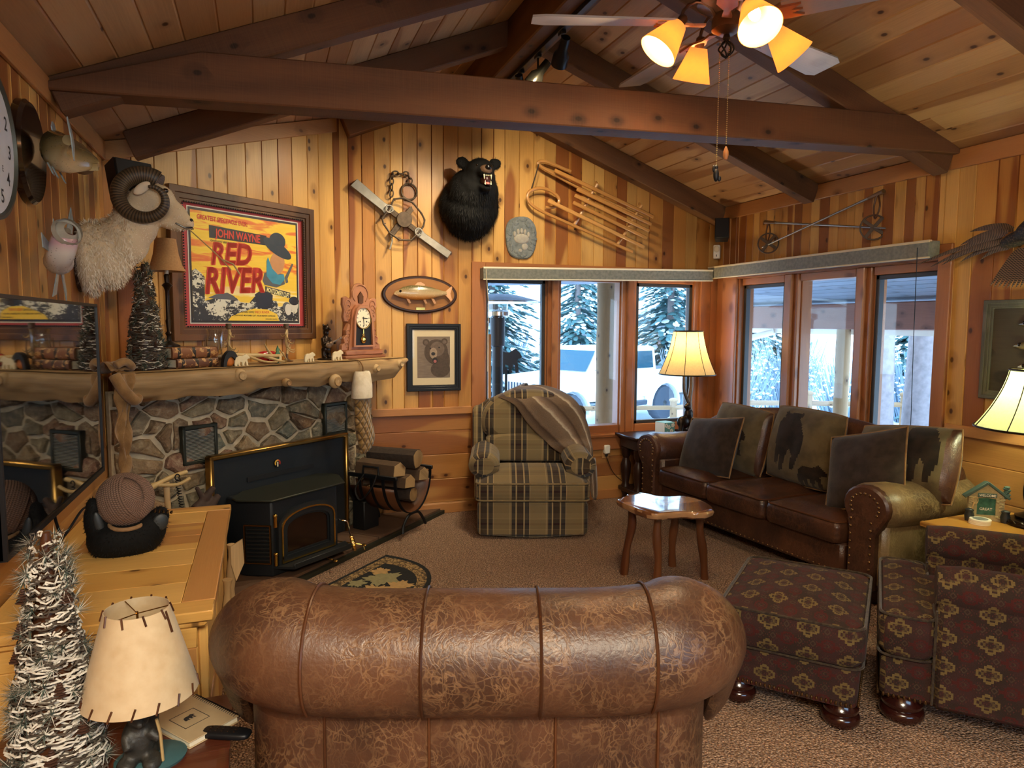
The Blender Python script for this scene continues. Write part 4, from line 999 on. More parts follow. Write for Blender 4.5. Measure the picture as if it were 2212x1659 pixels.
mb = MB(); mb.ell((.042, -.385, .125), (.042, .075, .045)); obj('open_mouth', mb, plain('mouth_dark_red', '#2e0f0d', .4), bz, 'dark red open mouth')
mb = MB(); mb.ell((.045, -.43, .098), (.022, .045, .012), M=RX(.35)); obj('tongue', mb, M['tongue'], bz)
mb = MB()
for x, z, l in ((.014, .155, -.035), (.07, .155, -.035), (.022, .082, .028), (.068, .082, .028)): mb.cyl((x, -.462, z), (x, -.465, z+l), .006, .001, 8)
for k in range(5): mb.cyl((.026+k*.008, -.468, .152), (.026+k*.008, -.468, .144), .0022, .0015, 6); mb.cyl((.030+k*.007, -.452, .082), (.030+k*.007, -.455, .092), .003, .002, 6)
obj('teeth', mb, M['claw'], bz)
for x in (-.022, .088): mb = MB(); mb.ell((x, -.395, .235), .010); obj('eye', mb, M['eye'], bz)

# -- big spring bear trap
t = thing('bear_trap', 'old iron double-spring bear trap with chain hung on the gable wall', 'trap', (1.12, YB, 2.42))
for poly in ([(-.449, .239), (-.397, .294), (-.186, .126), (-.13, .10), (-.11, .065), (-.14, .045), (-.19, .04), (-.21, .066)], [(.321, -.289), (.101, -.142), (.06, -.12), (.045, -.085), (.07, -.06), (.11, -.065), (.133, -.095), (.357, -.237)]):
    mb = MB(); mb.prism(poly, -.05, -.038, .003); mb.prism(poly, -.020, -.008, .003); obj('leaf_spring', mb, M['steel'], t)
mb = MB(); mb.cyl((-.16, -.03, .085), (.09, -.03, -.095), .012, .012, 6); mb.cyl((.03, -.03, .095), (-.136, -.03, -.123), .012, .012, 6)
for p, q in (((-.16, .085), (.09, -.095)), ((.03, .095), (-.136, -.123))):
    d = Vector((q[0]-p[0], 0, q[1]-p[1])); mm = T(p[0], -.035, p[1]) @ RY(-math.atan2(d.z, d.x)); mb.box(0, d.length, -.006, .006, -.022, .022, .003, M=mm)
obj('cross_bars', mb, M['rust'], t)
mb = MB(); mb.disc((-.032, .002), .062, .062, -.06, -.045, 24, .003); mb.prism([(-.03, .03), (.01, .10), (.03, .11), (.035, .085), (.0, .02)], -.05, -.045); obj('trigger_pan', mb, M['rust'], t)
TJ = [(-.154, .075), (-.116, .155), (-.041, .167), (.035, .135), (.104, .057), (.13, .006), (.118, -.047), (.08, -.094)]
TK = [(-.154, .075), (-.211, .002), (-.2, -.041), (-.149, -.112), (-.074, -.16), (.018, -.16), (.08, -.094)]
for J in (TJ, TK):
    mb = MB(); mb.tube([(x, -.065, z) for x, z in J], .008, 8)
    for k in range(1, len(J)-1): x, z = J[k]; mb.cyl((x, -.065, z), (x*.9, -.065, z*.9), .007, .003, 6)
    obj('jaw', mb, M['rust'], t)
for x, z in ((-.153, .076), (.078, -.09)): mb = MB(); mb.tube([(x+.028*math.cos(a), -.07, z+.028*math.sin(a)) for a in [2*pi*k/14 for k in range(14)]], .006, 6, True); mb.disc((x, z), .028, .028, -.045, -.035, 16); obj('spring_eye', mb, M['steel'], t)
mb = MB(); mb.tube([(-.136, -.03, -.12), (-.13, -.05, -.17), (-.15, -.05, -.235)], .008); obj('latch', mb, M['steel'], t)
mb = MB(); mb.tube([(.015+.062*math.cos(a), -.02-.004*math.cos(a), .228+.062*math.sin(a)) for a in [2*pi*k/24 for k in range(24)]], .008, 8, True); obj('ring', mb, M['rust'], t)
CH = [(-.13, .18), (-.128, .228), (-.128, .275), (-.125, .32), (-.118, .36), (-.075, .362), (-.033, .36), (.005, .366), (.022, .33), (.018, .29)]
for k in range(len(CH)-1):
    a, b = Vector((CH[k][0], 0, CH[k][1])), Vector((CH[k+1][0], 0, CH[k+1][1])); c = (a+b)/2; d = (b-a); L_ = d.length*.62; mm = T(c.x, -.03, c.z) @ RY(-math.atan2(d.z, d.x)) @ RX(pi/2*(k % 2)+.3)
    mb = MB(mm); mb.tube([(L_*math.cos(q), 0, .017*math.sin(q)) for q in [2*pi*j/14 for j in range(14)]], .0055, 6, True); obj('chain_link', mb, M['rust'], t)

# -- cast bear paw plaque
g = NT('cast_stone'); n = g.noise(g.pos(), 30, 4); g.b(col=g.mix(n, '#3f4648', '#8a8f8c'), rough=.75, nrm=g.bump(n, .8, .01)); M['cast'] = g.m; M['cast2'] = plain('pale_cast_stone', '#a09a8e', .7, 0, .25, 40, .3)
t = thing('paw_plaque', 'grey cast stone plaque with a bear paw print beside the mounted bear', 'plaque', (2.095, YB, 2.33))
o_ = [(.139*math.cos(a)*(1+.04*math.sin(3*a)), .178*math.sin(a)*(1+.02*math.cos(5*a))) for a in [2*pi*k/30 for k in range(30)]]; o_ = [(math.copysign(abs(x/.139)**.75, x)*.139, math.copysign(abs(z/.178)**.8, z)*.178) for x, z in o_]
mb = MB(); mb.prism(o_, -.025, 0, .008)
rr = random.Random(2)
for k in range(60):
    a = rr.uniform(0, 2*pi); q = rr.uniform(.72, .9); mb.ell((.139*math.cos(a)*q, -.026, .178*math.sin(a)*q), (.014, .006, .02), n=8, m=6, M=RY(rr.uniform(0, 3)))
obj('slab', mb, M['cast'], t)
mb = MB(); mb.ell((.0, -.022, -.01), (.072, .018, .045)); mb.ell((.03, -.022, -.075), (.03, .012, .03)); mb.ell((-.01, -.022, -.11), (.018, .012, .018)); obj('pad', mb, M['cast2'], t)
for k in range(5): mb = MB(); mb.ell((-.062+.031*k, -.024, .055-.018*(k-2)**2*.4), (.014, .014, .026)); obj('toe', mb, M['cast2'], t)

# -- wooden sled
t = thing('wooden_sled', 'bentwood sled with curled runners hung slanting on the gable wall', 'sled', (2.7, YB, 2.6))
SL_ = [[(-.369, -.17, .279), (.588, -.17, -.052)], [(-.164, -.17, .14), (.566, -.17, -.117)], [(-.182, -.17, .086), (.544, -.17, -.177)], [(-.196, -.17, .026), (.525, -.17, -.239)], [(-.427, -.17, .028), (.5, -.17, -.319)]]
for a, b in SL_:
    a, b = Vector(a), Vector(b); d = b-a; mb = MB(T(*a) @ RY(-math.atan2(d.z, d.x))); mb.box(0, d.length, -.010, .010, -.016, .016, .006, 'x'); obj('slat', mb, M['sledw'], t)
RLO = [(-.421, -.018), (-.348, -.011), (-.299, .026), (-.305, .075), (-.374, .121), (-.465, .137), (-.55, .114), (-.585, .063), (-.555, .004), (-.464, -.048), (-.322, -.099), (-.108, -.172), (.152, -.263), (.42, -.357)]
RUP = [(-.19, .296), (-.24, .309), (-.339, .34), (-.437, .362), (-.492, .346), (-.467, .318), (-.394, .286), (-.276, .234), (-.113, .167), (.146, .076), (.412, -.011), (.514, -.046)]
def smooth(p, n=5):
    out = []
    for i in range(len(p)-1):
        a, b, c, d = p[max(0, i-1)], p[i], p[i+1], p[min(len(p)-1, i+2)]
        for k in range(n):
            s = k/n; out.append(tuple(.5*((2*b[j])+(-a[j]+c[j])*s+(2*a[j]-5*b[j]+4*c[j]-d[j])*s*s+(-a[j]+3*b[j]-3*c[j]+d[j])*s**3) for j in range(len(b))))
    return out+[tuple(p[-1])]
for rn in (RLO, RUP): mb = MB(); mb.tube([(x, -.10, z) for x, z in smooth(rn)], .014, 8); obj('runner', mb, M['sledw'], t)
for (a, b), c in zip([[(.007, -.155, .137), (-.143, -.12, -.148)], [(.441, -.155, -.018), (.28, -.12, -.294)]], (0, 1)):
    a, b = Vector(a)+Vector((.03, 0, .06)), Vector(b); mb = MB(); mb.tube([a, a.lerp(b, .3)+Vector((0, .02, 0)), a.lerp(b, .75)+Vector((0, .02, 0)), b+Vector((0, .04, 0))], .014, 6); mb.cyl(a, a+Vector((.02, .07, .03)), .012); obj('cross_bar', mb, M['sledw'], t)
mb = MB(); mb.tube(smooth([(-.489, -.11, .33), (-.519, -.115, .23), (-.55, -.11, .13)]), .006, 6); obj('pull_rope', mb, M['rust'], t)
mb = MB(); mb.cyl((.1, 0, .09), (.1, -.1, .10), .006); mb.cyl((-.1, 0, -.17), (-.1, -.1, -.17), .006); obj('hanging_nail', mb, M['iron'], t)

# -- trout on an oval plaque
def m_fish(name, back, side, belly):
    g = NT(name); z = g.sep(g.pos())[2]; n = g.noise(g.pos(), 40, 3); sp = g.vor(g.pos(), 70)
    c = g.ramp(g.m2('MULTIPLY_ADD', z, 7, .36), [(.12, belly), (.38, side), (.75, back)]); c = g.mix(g.m2('MULTIPLY', g.m2('SUBTRACT', 1, g.ss(sp, .12, .2)), .5), c, '#d8c89a' if 'brook' in name else '#3a3a2a')
    return g.b(col=c, rough=.25, coat=.4, spec=.5)
M['trout'] = m_fish('brook_trout_skin', '#5c5434', '#b49a74', '#c27a30'); M['rainbow'] = m_fish('rainbow_trout_skin', '#8a8478', '#b8909a', '#cfc9c2'); M['bass'] = m_fish('bass_skin', '#4a4028', '#8f7c54', '#c9b88e')
M['fin'] = plain('dried_fin', '#cf9c74', .5, 0, .3, 30)
M['fingr'] = plain('silver_fin', '#8fa0a8', .3, .3, .35, 60, .5)
def fish(parent, L, H, D, mat, fin, bend=0, M0=None, gape=0):
    M0 = M0 or Matrix(); rs = []; n = 20
    prof = [(0, .12), (.03, .3), (.08, .52), (.16, .76), (.28, .95), (.4, 1), (.52, .95), (.65, .78), (.78, .5), (.87, .3), (.93, .24)]
    C_ = lambda u: (L*(u-.45), -bend*((u-.5)*2)**2)
    for u, w in prof:
        x, yo = C_(u); rs.append([(x, yo + D*w**.8*math.cos(a), H*w*math.sin(a)*(.95 if math.sin(a) < 0 else 1) + (.0 if u > .1 else -.1*H)) for a in [2*pi*k/n for k in range(n)]])
    mb = MB(M0); mb.rings(rs); body = obj('fish_body', mb, M[mat], parent)
    mb = MB(M0); x, yo = C_(.03); mb.prism([(x-.035*L*.6, -.1*H), (x-.05*L, -.24*H), (x+.07*L, -.62*H), (x+.10*L, -.30*H)], yo-.35*D, yo+.35*D, .004); obj('lower_jaw', mb, M[mat], body)
    mb = MB(M0); x, yo = C_(.10); mb.ell((x, yo-D*.5, .16*H), (.011, .008, .011)); obj('eye', mb, M['eye'], body)
    def finp(nm, pts, y0, tilt=None):
        m = MB(M0 @ T(0, y0, 0) @ (tilt or Matrix())); m.prism([(L*a, H*b) for a, b in pts], -.002, .002); return obj(nm, m, M[fin], parent)
    x, yo = C_(.93); finp('tail_fin', [(.46, .25), (.57, .95), (.585, .8), (.55, 0), (.58, -.85), (.56, -1), (.46, -.25)], -bend*.9)
    finp('dorsal_fin', [(-.10, .92), (-.04, 1.35), (.02, 1.4), (.09, 1.1), (.08, .9)], -.0)
    for a in (-.25, .04, .2): finp('belly_fin', [(a, -.75), (a+.055, -1.45), (a+.095, -1.4), (a+.05, -.8)], -D*.75, RX(.35))
    return body
t = thing('trout_plaque', 'brook trout mounted on an oval oak plaque above the bear portrait', 'taxidermy', (1.22, YB, 1.833))
mb = MB(); mb.disc((0, 0), .312, .152, -.022, 0, 44, .010); obj('plaque_edge', mb, M['espresso'], t, 'dark edge')
mb = MB(); mb.disc((0, 0), .285, .130, -.025, -.02, 44, .002); mb.U = [[(v[1]*1.0, v[0]) for v in u] for u in mb.U]; obj('plaque', mb, M['plaque'], t)
fish(t, .46, .062, .032, 'trout', 'fin', 0, T(-.01, -.055, .012))
mb = MB(); mb.box(-.036, .036, -.028, -.024, -.125, -.104); obj('brass_plate', mb, M['gold'], t)

# -- framed bear portrait
t = thing('bear_portrait', 'black-framed matted drawing of a growling bear under the trout plaque', 'picture', (1.332, YB, 1.32))
def pframe(t, w, h, fw, d, mat, name='frame'):
    mb = MB(); o = [(-w/2, -h/2), (w/2, -h/2), (w/2, h/2), (-w/2, h/2)]; k = lambda e: [(math.copysign(abs(x)-e, x), math.copysign(abs(z)-e, z)) for x, z in o]
    frame_of(mb, o, k(fw*.45), -d, 0); frame_of(mb, k(fw*.40), k(fw*.8), -d*.8, 0); frame_of(mb, k(fw*.75), k(fw), -d*.6, 0)
    mb.U = [[(b[0], b[1]) for b in u] for u in mb.U]
    return obj(name, mb, M[mat], t, mods=[('BEVEL', dict(width=.003, segments=1))])
pframe(t, .455, .555, .05, .03, 'black')
mb = MB(); mb.box(-.18, .18, -.010, 0, -.23, .23); obj('mat_board', mb, M['offw'], t)
g = NT('portrait_ground'); p_ = g.pos(); n = g.noise(g.mp(p_, (3, 1, 22)), 5, 3); g.b(col=g.mix(n, '#5a4c42', '#8a7a6a'), rough=.6); M['pg'] = g.m
mb = MB(); mb.box(-.138, .138, -.0115, -.009, -.168, .172); obj('drawing_ground', mb, M['pg'], t)
def m_draw(a, b): g = NT('drawn_fur'); n = g.noise(g.pos(), 45, 4, .5); return g.b(col=g.mix(n, a, b), rough=.6)
M['dr1'] = m_draw('#2e241c', '#5a4a3c'); M['dr2'] = m_draw('#4a3c30', '#78675a'); M['dr3'] = m_draw('#7a6654', '#a8937c')
mb = MB(); o2 = lambda cx, cz, rx, rz, y: mb.disc((cx, cz), rx, rz, y, y+.0006, 26)
o2(.055, -.10, .082, .066, -.0122); o2(.07, -.03, .066, .10, -.0124); o2(.02, .045, .10, .105, -.0128); o2(-.065, .125, .028, .028, -.0125); o2(.09, .13, .028, .028, -.0125); mb.mi = 1; o2(.03, .07, .06, .06, -.0134); o2(-.066, .122, .016, .016, -.0132); o2(.09, .128, .016, .016, -.0132); mb.mi = 2; o2(-.003, .035, .032, .045, -.0140); mb.mi = 3; o2(-.005, .03, .017, .014, -.0146); o2(.01, -.025, .022, .026, -.0144); o2(-.03, .075, .007, .006, -.0146); o2(.045, .082, .007, .006, -.0146); mb.mi = 4; o2(.01, -.032, .013, .013, -.0150)
obj('drawn_bear', mb, [M['dr1'], M['dr2'], M['dr3'], M['blackp'], M['tongue']], t, sm=0)
mb = MB(); mb.box(-.18, .18, -.0175, -.0165, -.23, .23); obj('picture_glass', mb, M['pglass'], t)

# -- outlet with plug-in adapter
t = thing('wall_outlet', 'white plug-in adapter in the low outlet beside the recliner', 'outlet', (2.935, YB, .435))
mb = MB(); mb.box(-.035, .035, -.006, 0, -.06, .055, .003); obj('cover_plate', mb, M['trim'], t)
mb = MB(); mb.box(-.028, .028, -.055, -.006, -.01, .07, .008); obj('adapter', mb, M['white'], t)
mb = MB(); mb.cyl((0, -.03, -.01), (0, -.03, -.035), .012); mb.tube(smooth([(0, -.03, -.03), (.02, -.03, -.09), (.08, -.03, -.2), (.2, -.03, -.30), (.33, -.02, -.36)]), .003, 6); obj('cord', mb, M['black'], t)

# -- speakers and alarm sensor
def speaker(lab, loc, rot, h, w, d):
    t = thing('wall_speaker', lab, 'speaker', loc, rot=rot)
    mb = MB(); mb.rings([[(-w*.42, d, -h/2), (w*.42, d, -h/2), (w*.42, d, h/2), (-w*.42, d, h/2)], [(-w/2, .012, -h/2), (w/2, .012, -h/2), (w/2, .012, h/2), (-w/2, .012, h/2)]]); obj('cabinet', mb, M['black'], t, sm=0)
    mb = MB(); mb.box(-w/2+.003, w/2-.003, 0, .014, -h/2+.003, h/2-.003, .004); obj('grille_cloth', mb, M['blackm'], t)
    mb = MB(); mb.box(-.02, .02, d, d+.03, -.03, .03, .004); mb.cyl((0, d+.02, 0), (0, d+.075, .0), .012); mb.box(-.03, .03, d+.07, d+.085, -.045, .045, .003); obj('wall_bracket', mb, M['black'], t)
speaker('black wall speaker in the back right corner under the rake beam', (3.93, 5.35, 2.475), (math.radians(-12), 0, math.radians(-36)), .19, .125, .12)
speaker('black wall speaker high on the side wall behind the ram head', (-.60, 4.16, 2.37), (math.radians(-14), 0, math.radians(38)), .155, .20, .13)
t = thing('motion_sensor', 'small white alarm motion sensor in the corner below the speaker', 'sensor', (4.06, 5.595, 2.285), math.radians(-40))
mb = MB(); mb.box(-.032, .032, -.035, .02, -.065, .065, .008); obj('housing', mb, M['white'], t)
mb = MB(); mb.ell((0, -.034, .025), (.026, .014, .03)); obj('lens', mb, M['cream'], t)
mb = MB(); mb.box(-.003, .003, -.037, -.034, -.045, -.025); obj('indicator_slot', mb, M['blackm'], t)

# -- blind valances (rolled up) above both windows
M['blind'] = m_fabric('blind_linen', '#6e7068', '#8a8a7e', 40, 600, .8, .2)
for lab, o, a, x0, x1, zz in (('rolled-up grey fabric blind box over the back window', (0, YB, 0), 0, 1.725, 3.962, (1.965, 2.063)), ('rolled-up grey fabric blind box over the side window', (XW, YB, 0), -pi/2, .02, 2.34, (2.035, 2.14))):
    t = thing('window_blind', lab, 'blind', o, a)
    mb = MB(); z0, z1 = zz; s = .02; v = []
    mm = Matrix(((1, 0, 0, 0), (0, 1, 0, 0), (s if a == 0 else .0, 0, 1, 0), (0, 0, 0, 1))); mm[2][3] = -x0*mm[2][0]
    mb.M = mm; mb.box(x0, x1, -.125, -.028, z0, z1, .006); obj('valance', mb, M['blind'], t)
    mb = MB(mm); mb.box(x0, x1, -.128, -.10, z1-.012, z1+.004, .002); mb.box(x0, x1, -.128, -.11, z0-.006, z0+.004, .002); obj('valance_rail', mb, M['cream'] if a == 0 else M['offw'], t)
    mb = MB(mm)
    if a == 0: mb.tube(smooth([(1.745, -.13, 2.05), (1.755, -.135, 1.9), (1.77, -.13, 1.7), (1.765, -.12, 1.5), (1.77, -.1, 1.2)]), .003, 6)
    else: mb.tube([(2.265, -.135, 2.10), (2.268, -.13, 1.6), (2.262, -.1, .8)], .0025, 6)
    obj('pull_cord', mb, M['offw'] if a == 0 else M['black'], t)

# -- crossed ski poles on the long wall
def pole(lab, p, q, ba, rad, gv):
    t = thing('ski_pole', lab, 'ski pole', (XW, 4.3, 2.4), -pi/2, 'old ski poles over the side window')
    y = -.045 if p[0] < q[0] else -.075
    mb = MB(); mb.cyl((p[0], y, p[1]), (q[0], y, q[1]), .0095, .006); obj('shaft', mb, M['steel'], t)
    d = Vector((q[0]-p[0], 0, q[1]-p[1])).normalized(); mb = MB(); mb.cyl(Vector((p[0], y, p[1]))-d*.0, Vector((p[0], y, p[1]))+d*.13, .017, .012); obj('grip', mb, M['boned'], t)
    mb = MB(); c = Vector((ba[0], y-.0, ba[1])); tilt = RZ(gv)
    mm = T(*c) @ tilt; mb.M = mm
    mb.tube([(rad*math.cos(a), 0, rad*math.sin(a)) for a in [2*pi*k/26 for k in range(26)]], .006, 6, True)
    for a in (.6, 2.2, 3.8, 5.4): mb.box(0, rad, -.004, .004, -.012, .012, .002, M=RY(a))
    obj('snow_basket', mb, M['rust'], t)
    mb = MB(); g0 = Vector((p[0], y, p[1]))+d*.05; mb.tube(smooth([g0, g0+Vector((.03, -.01, -.09)), g0+Vector((.0, -.015, -.17)), g0+Vector((-.02, -.01, -.09)), g0+Vector((-.005, 0, 0))]), .006, 6); obj('wrist_strap', mb, M['walnut'], t)
pole('metal ski pole lying almost level in the crossed pair over the side window', (-.63, .075), (.60, -.13), (.50, -.113), .085, .9)
pole('ski pole slanting up toward the camera in the crossed pair over the side window', (.60, .118), (-.62, -.14), (-.545, -.113), .082, .75)

# -- pheasant mount
g = NT('pheasant_plumage'); n = g.noise(g.pos(), 60, 4); w = g.vor(g.pos(), 90); g.b(col=g.mix(g.ss(w, .2, .6), g.mix(n, '#2a2016', '#54402a'), '#120d09'), rough=.7); M['plume'] = g.m
g = NT('barred_feather'); u, v = g.sep(g.uv())[:2]; b_ = g.m2('GREATER_THAN', g.m2('FRACT', g.m2('MULTIPLY', v, 42)), .62); g.b(col=g.mix(b_, '#6a5440', '#17110c'), rough=.7); M['barred'] = g.m
t = thing('pheasant_mount', 'flying pheasant mount with long barred tail feathers on the long wall', 'taxidermy', (XW, 3.0, 2.05), -pi/2)
mb = MB(); mb.ell((.44, -.14, .10), (.19, .08, .08), M=RY(-.25)); mb.ell((.27, -.12, .045), (.12, .045, .045), M=RY(-.3)); mb.ell((.56, -.18, .19), (.06, .05, .05)); mb.tube([(.5, -.16, .15), (.58, -.19, .22), (.62, -.2, .25)], [.06, .04, .035]); me = fuse(mb, .012, 3); obj('bird_body', me, M['plume'], t)
def feather(mb, a, b, w, sag=.0):
    a, b = Vector(a), Vector(b); n = 14; d = (b-a); side = d.cross(Vector((0, 1, 0))).normalized(); rs = []
    v = []; uv = []; f = []
    for k in range(n+1):
        s = k/n; c = a+d*s+Vector((0, 0, -sag*4*s*(1-s)*-1)); ww = w*(min(1, s*6)*.6+.4)*(1-s**1.6)**.8*.5+.001
        v += [c+side*ww, c+Vector((0, -.003, 0)), c-side*ww]
    for k in range(n):
        for j in (0, 1): f.append((3*k+j, 3*k+j+1, 3*k+j+4, 3*k+j+3)); uv.append([(0, k/n*d.length*2.2)]*2+[(0, (k+1)/n*d.length*2.2)]*2)
    mb.add(v, f, uvs=uv)
for k, (q, w, st) in enumerate((((-.38, -.10, -.055), .035, (.17, -.12, .05)), ((-.30, -.09, -.075), .04, (.18, -.13, .03)), ((-.225, -.09, -.07), .04, (.18, -.12, .04)), ((-.11, -.08, -.06), .042, (.2, -.12, .015)), ((-.16, -.1, -.01), .045, (.2, -.14, .07)), ((-.05, -.09, .115), .05, (.24, -.13, .09)), ((-.10, -.10, .04), .045, (.22, -.15, .08)), ((.02, -.08, -.055), .045, (.22, -.12, .0)))):
    mb = MB(); feather(mb, st, q, w, .02); obj('tail_feather', mb, M['barred'], t)
for nm, c, dz, cnt in (('near_wing', (.30, -.16, .0), -1, 11), ('far_wing', (.30, -.08, .14), 1, 12)):
    mb = MB()
    for k in range(cnt):
        s = k/(cnt-1)
        feather(mb, (c[0]+.16*s, c[1]-.01*s, c[2]+dz*.02), ((c[0]-.12+.24*s, c[1]-.05, c[2]-.22-.02*math.sin(s*3)) if dz < 0 else (c[0]-.03+.42*s, c[1]-.04, c[2]+.26+.05*s)), .045)
    obj('wing', mb, M['barred'], t)
# -- framed fish print
t = thing('fish_print', 'weathered grey frame with three trout on a board, beside the side window', 'picture', (XW, 2.66, 1.463), -pi/2)
M['drift'] = wood('dark_driftwood_board', '#191512', '#3a322a', '#463d33', rough=.8, knots=.5, contrast=.6); M['grayf'] = wood('weathered_frame', '#2c2a26', '#5a574e', '#6a665c', rough=.7, knots=0, contrast=.6)
pframe(t, .64, .585, .05, .035, 'grayf')
mb = MB(); mb.box(-.28, .28, -.01, 0, -.25, .25, 0, 'x'); obj('backing_board', mb, M['drift'], t)
for z, x in ((.155, .05), (.03, .03), (-.09, .06), (-.19, .02)): fish(obj('fish_carving', MB().ell((x, -.02, z), (.05, .008, .02)), M['bass'], t), .36, .032, .018, 'bass', 'fin', 0, T(x, -.022, z))

# -- wall clock on the left wall
t = thing('wall_clock', 'large round white-faced wall clock on the left wall', 'clock', (XT, 2.68, 2.17), pi/2)
mb = MB(); mb.lathe([(.0, 0), (.245, 0), (.25, .012), (.245, .03), (.232, .032), (.228, .02), (0, .02)], n=56, M=RX(pi/2)); obj('case', mb, M['pewter'] if 'pewter' in M else plain('pewter', '#4a4c46', .5, .5), t)
M['dialw'] = plain('aged_dial', '#c9cdd2', .6, 0, .15, 12); M['ink'] = plain('clock_ink', '#22262c', .6)
mb = MB(); mb.disc((0, 0), .228, .228, -.0215, -.018, 56); obj('dial', mb, M['dialw'], t)
mb = MB()
for k in range(12):
    a = pi/2-2*pi*(k+1)/12; mb.text(str(k+1), .182*math.cos(a), .182*math.sin(a)-.022, .046, -.0222, al='CENTER')
mb.text('E', .10, -.075, .02, -.0222); obj('numerals', mb, M['ink'], t)
mb = MB(); mb.prism([(-.01, -.02), (.01, -.02), (.004, .16), (-.004, .16)], -.026, -.024, M=RY(-2.2)); obj('minute_hand', mb, M['ink'], t)
mb = MB(); mb.prism([(-.012, -.02), (.012, -.02), (.005, .1), (-.005, .1)], -.029, -.027, M=RY(-1.2)); obj('hour_hand', mb, M['ink'], t)
# -- bass on a dark oval plaque
t = thing('bass_plaque', 'open-mouthed bass mounted on a dark glossy oval plaque on the left wall', 'taxidermy', (XT, 3.10, 2.225), pi/2)
M['gloss'] = plain('glossy_dark_wood', '#1e130e', .12, 0, .3, 6, coat=.6)
mb = MB(); mb.disc((0, 0), .165, .19, -.035, 0, 44, .012); obj('plaque', mb, M['gloss'], t)
fish(t, .36, .078, .055, 'bass', 'fingr', -.10, T(.04, -.10, .02) @ RZ(pi) @ RX(.1))
mb = MB(); mb.lathe([(.048, 0), (.04, -.03), (.015, -.06)], c=(.20, -.15, .015), n=16, M=RY(1.2), caps=False); obj('gaping_mouth', mb, M['boned'], t)
# -- curled rainbow trout
t = thing('trout_mount', 'leaping rainbow trout mount with open mouth on the left wall', 'taxidermy', (XT, 3.08, 1.88), pi/2)
pts = smooth([(-.13, -.155, .035), (-.115, -.145, .0), (-.07, -.12, -.04), (.0, -.10, -.055), (.07, -.09, -.02), (.15, -.085, .04), (.21, -.085, .085)], 4)
k_ = len(pts); prof = [.03, .038, .042, .044, .045, .046, .046, .046, .045, .044, .044, .05, .047, .043, .04, .036, .033, .03, .027, .024, .021, .019, .017, .016, .015][:k_]
mb = MB(); mb.tube(pts, prof+[.014]*(k_-len(prof)), 16); obj('fish_body', mb, M['rainbow'], t)
mb = MB(); mb.lathe([(.047, .02), (.052, .0), (.044, -.004), (.022, .03)], c=(-.135, -.16, .04), n=18, M=Vector((-.72, -.62, .3)).to_track_quat('Z', 'Y').to_matrix().to_4x4(), caps=False); obj('open_mouth', mb, M['cast2'], t)
mb = MB(); mb.prism([(.20, .075), (.29, .19), (.315, .14), (.29, .08), (.325, .01), (.31, -.02), (.22, .06)], -.087, -.083); obj('tail_fin', mb, M['fingr'], t)
for q in ([(-.02, -.09), (-.10, -.19), (-.05, -.18), (.0, -.10)], [(.03, -.09), (.09, -.20), (.10, -.17), (.06, -.08)], [(-.06, .03), (-.04, .10), (.02, .06)], [(-.10, .0), (-.2, .03), (-.19, -.02), (-.1, -.03)]): mb = MB(); mb.prism(q, -.10, -.097); obj('fin', mb, M['fingr'], t)

# -- ram shoulder mount (profile seen from the side)
t = thing('ram_mount', 'white ram shoulder mount with a curled brown horn chewing a stem above the television', 'taxidermy', (XT, 3.86, 1.9))
mb = MB(); mb.ell((.05, 0, .0), (.07, .12, .175)); mb.ell((.11, 0, .02), (.11, .11, .155), M=RY(-.3)); mb.ell((.19, 0, .09), (.12, .095, .12), M=RY(-.6)); mb.ell((.25, 0, .18), (.10, .08, .115), M=RY(-.3))
mb.ell((.30, 0, .285), (.085, .066, .078)); mb.ell((.36, 0, .31), (.075, .058, .062), M=RY(.5)); mb.ell((.42, 0, .245), (.085, .046, .052), M=RY(.75)); mb.ell((.47, 0, .195), (.045, .038, .036), M=RY(.6)); mb.ell((.40, 0, .19), (.08, .035, .035), M=RY(.3))
me = fuse(mb, .010, 5); obj('ram_body', me, M['ramfur'], t)
fu = fur(me, 9000, lambda q: .032 if q.x < .24 else .008, .0045, (.2, 0, -1), .35, .4); obj('wool', fu, M['ramfur'], t, sm=0)
g = NT('ram_horn'); v = g.sep(g.uv())[1]; rg = g.m2('FRACT', g.m2('MULTIPLY', v, 62)); n = g.noise(g.pos(), 30, 3); g.b(col=g.mix(g.ss(rg, .1, .9), '#1e1610', g.mix(n, '#4a3a28', '#6e5a40')), rough=.5, nrm=g.bump(rg, .6, .004)); M['horn'] = g.m
for s in (-1, 1):
    pts = []; rad = []
    for k in range(41):
        u = k/40; a = math.radians(55+ 395*u); rr_ = .118-.055*u**1.4 ; pts.append((.290+.035*u + rr_*math.cos(a), s*(.045+.02*math.sin(u*3)+.06*u), .292-.012*u + rr_*math.sin(a)*.95)); rad.append(.040*(1-u)**.75+.006)
    mb = MB(); mb.tube(pts, rad, 14); obj('horn', mb, M['horn'], t)
    mb = MB(); mb.ell((.295, s*.085, .335), (.045, .012, .022), M=RY(-.7)); obj('ear', mb, M['ramfur'], t)
    mb = MB(); mb.ell((.392, s*.052, .335), (.014, .008, .012)); obj('eye', mb, M['eye'], t)
    mb = MB(); mb.ell((.500, s*.02, .205), (.008, .008, .008)); mb.tube([(.505, s*.025, .168), (.47, s*.036, .165), (.43, s*.036, .185)], .004, 6); obj('nostril', mb, M['nose'], t)
mb = MB(); mb.tube(smooth([(.49, -.02, .158), (.56, -.05, .09), (.63, -.07, .02), (.68, -.08, -.04)]), .003, 6); mb.tube([(.64, -.072, .012), (.69, -.08, -.01), (.72, -.085, -.06)], .004, 6); obj('grass_stem', mb, M['bone'], t)
mb = MB(); mb.disc((0, 0), .10, .16, -.012, 0, 30, M=RZ(pi/2)); obj('backboard', mb, M['espresso'], t)

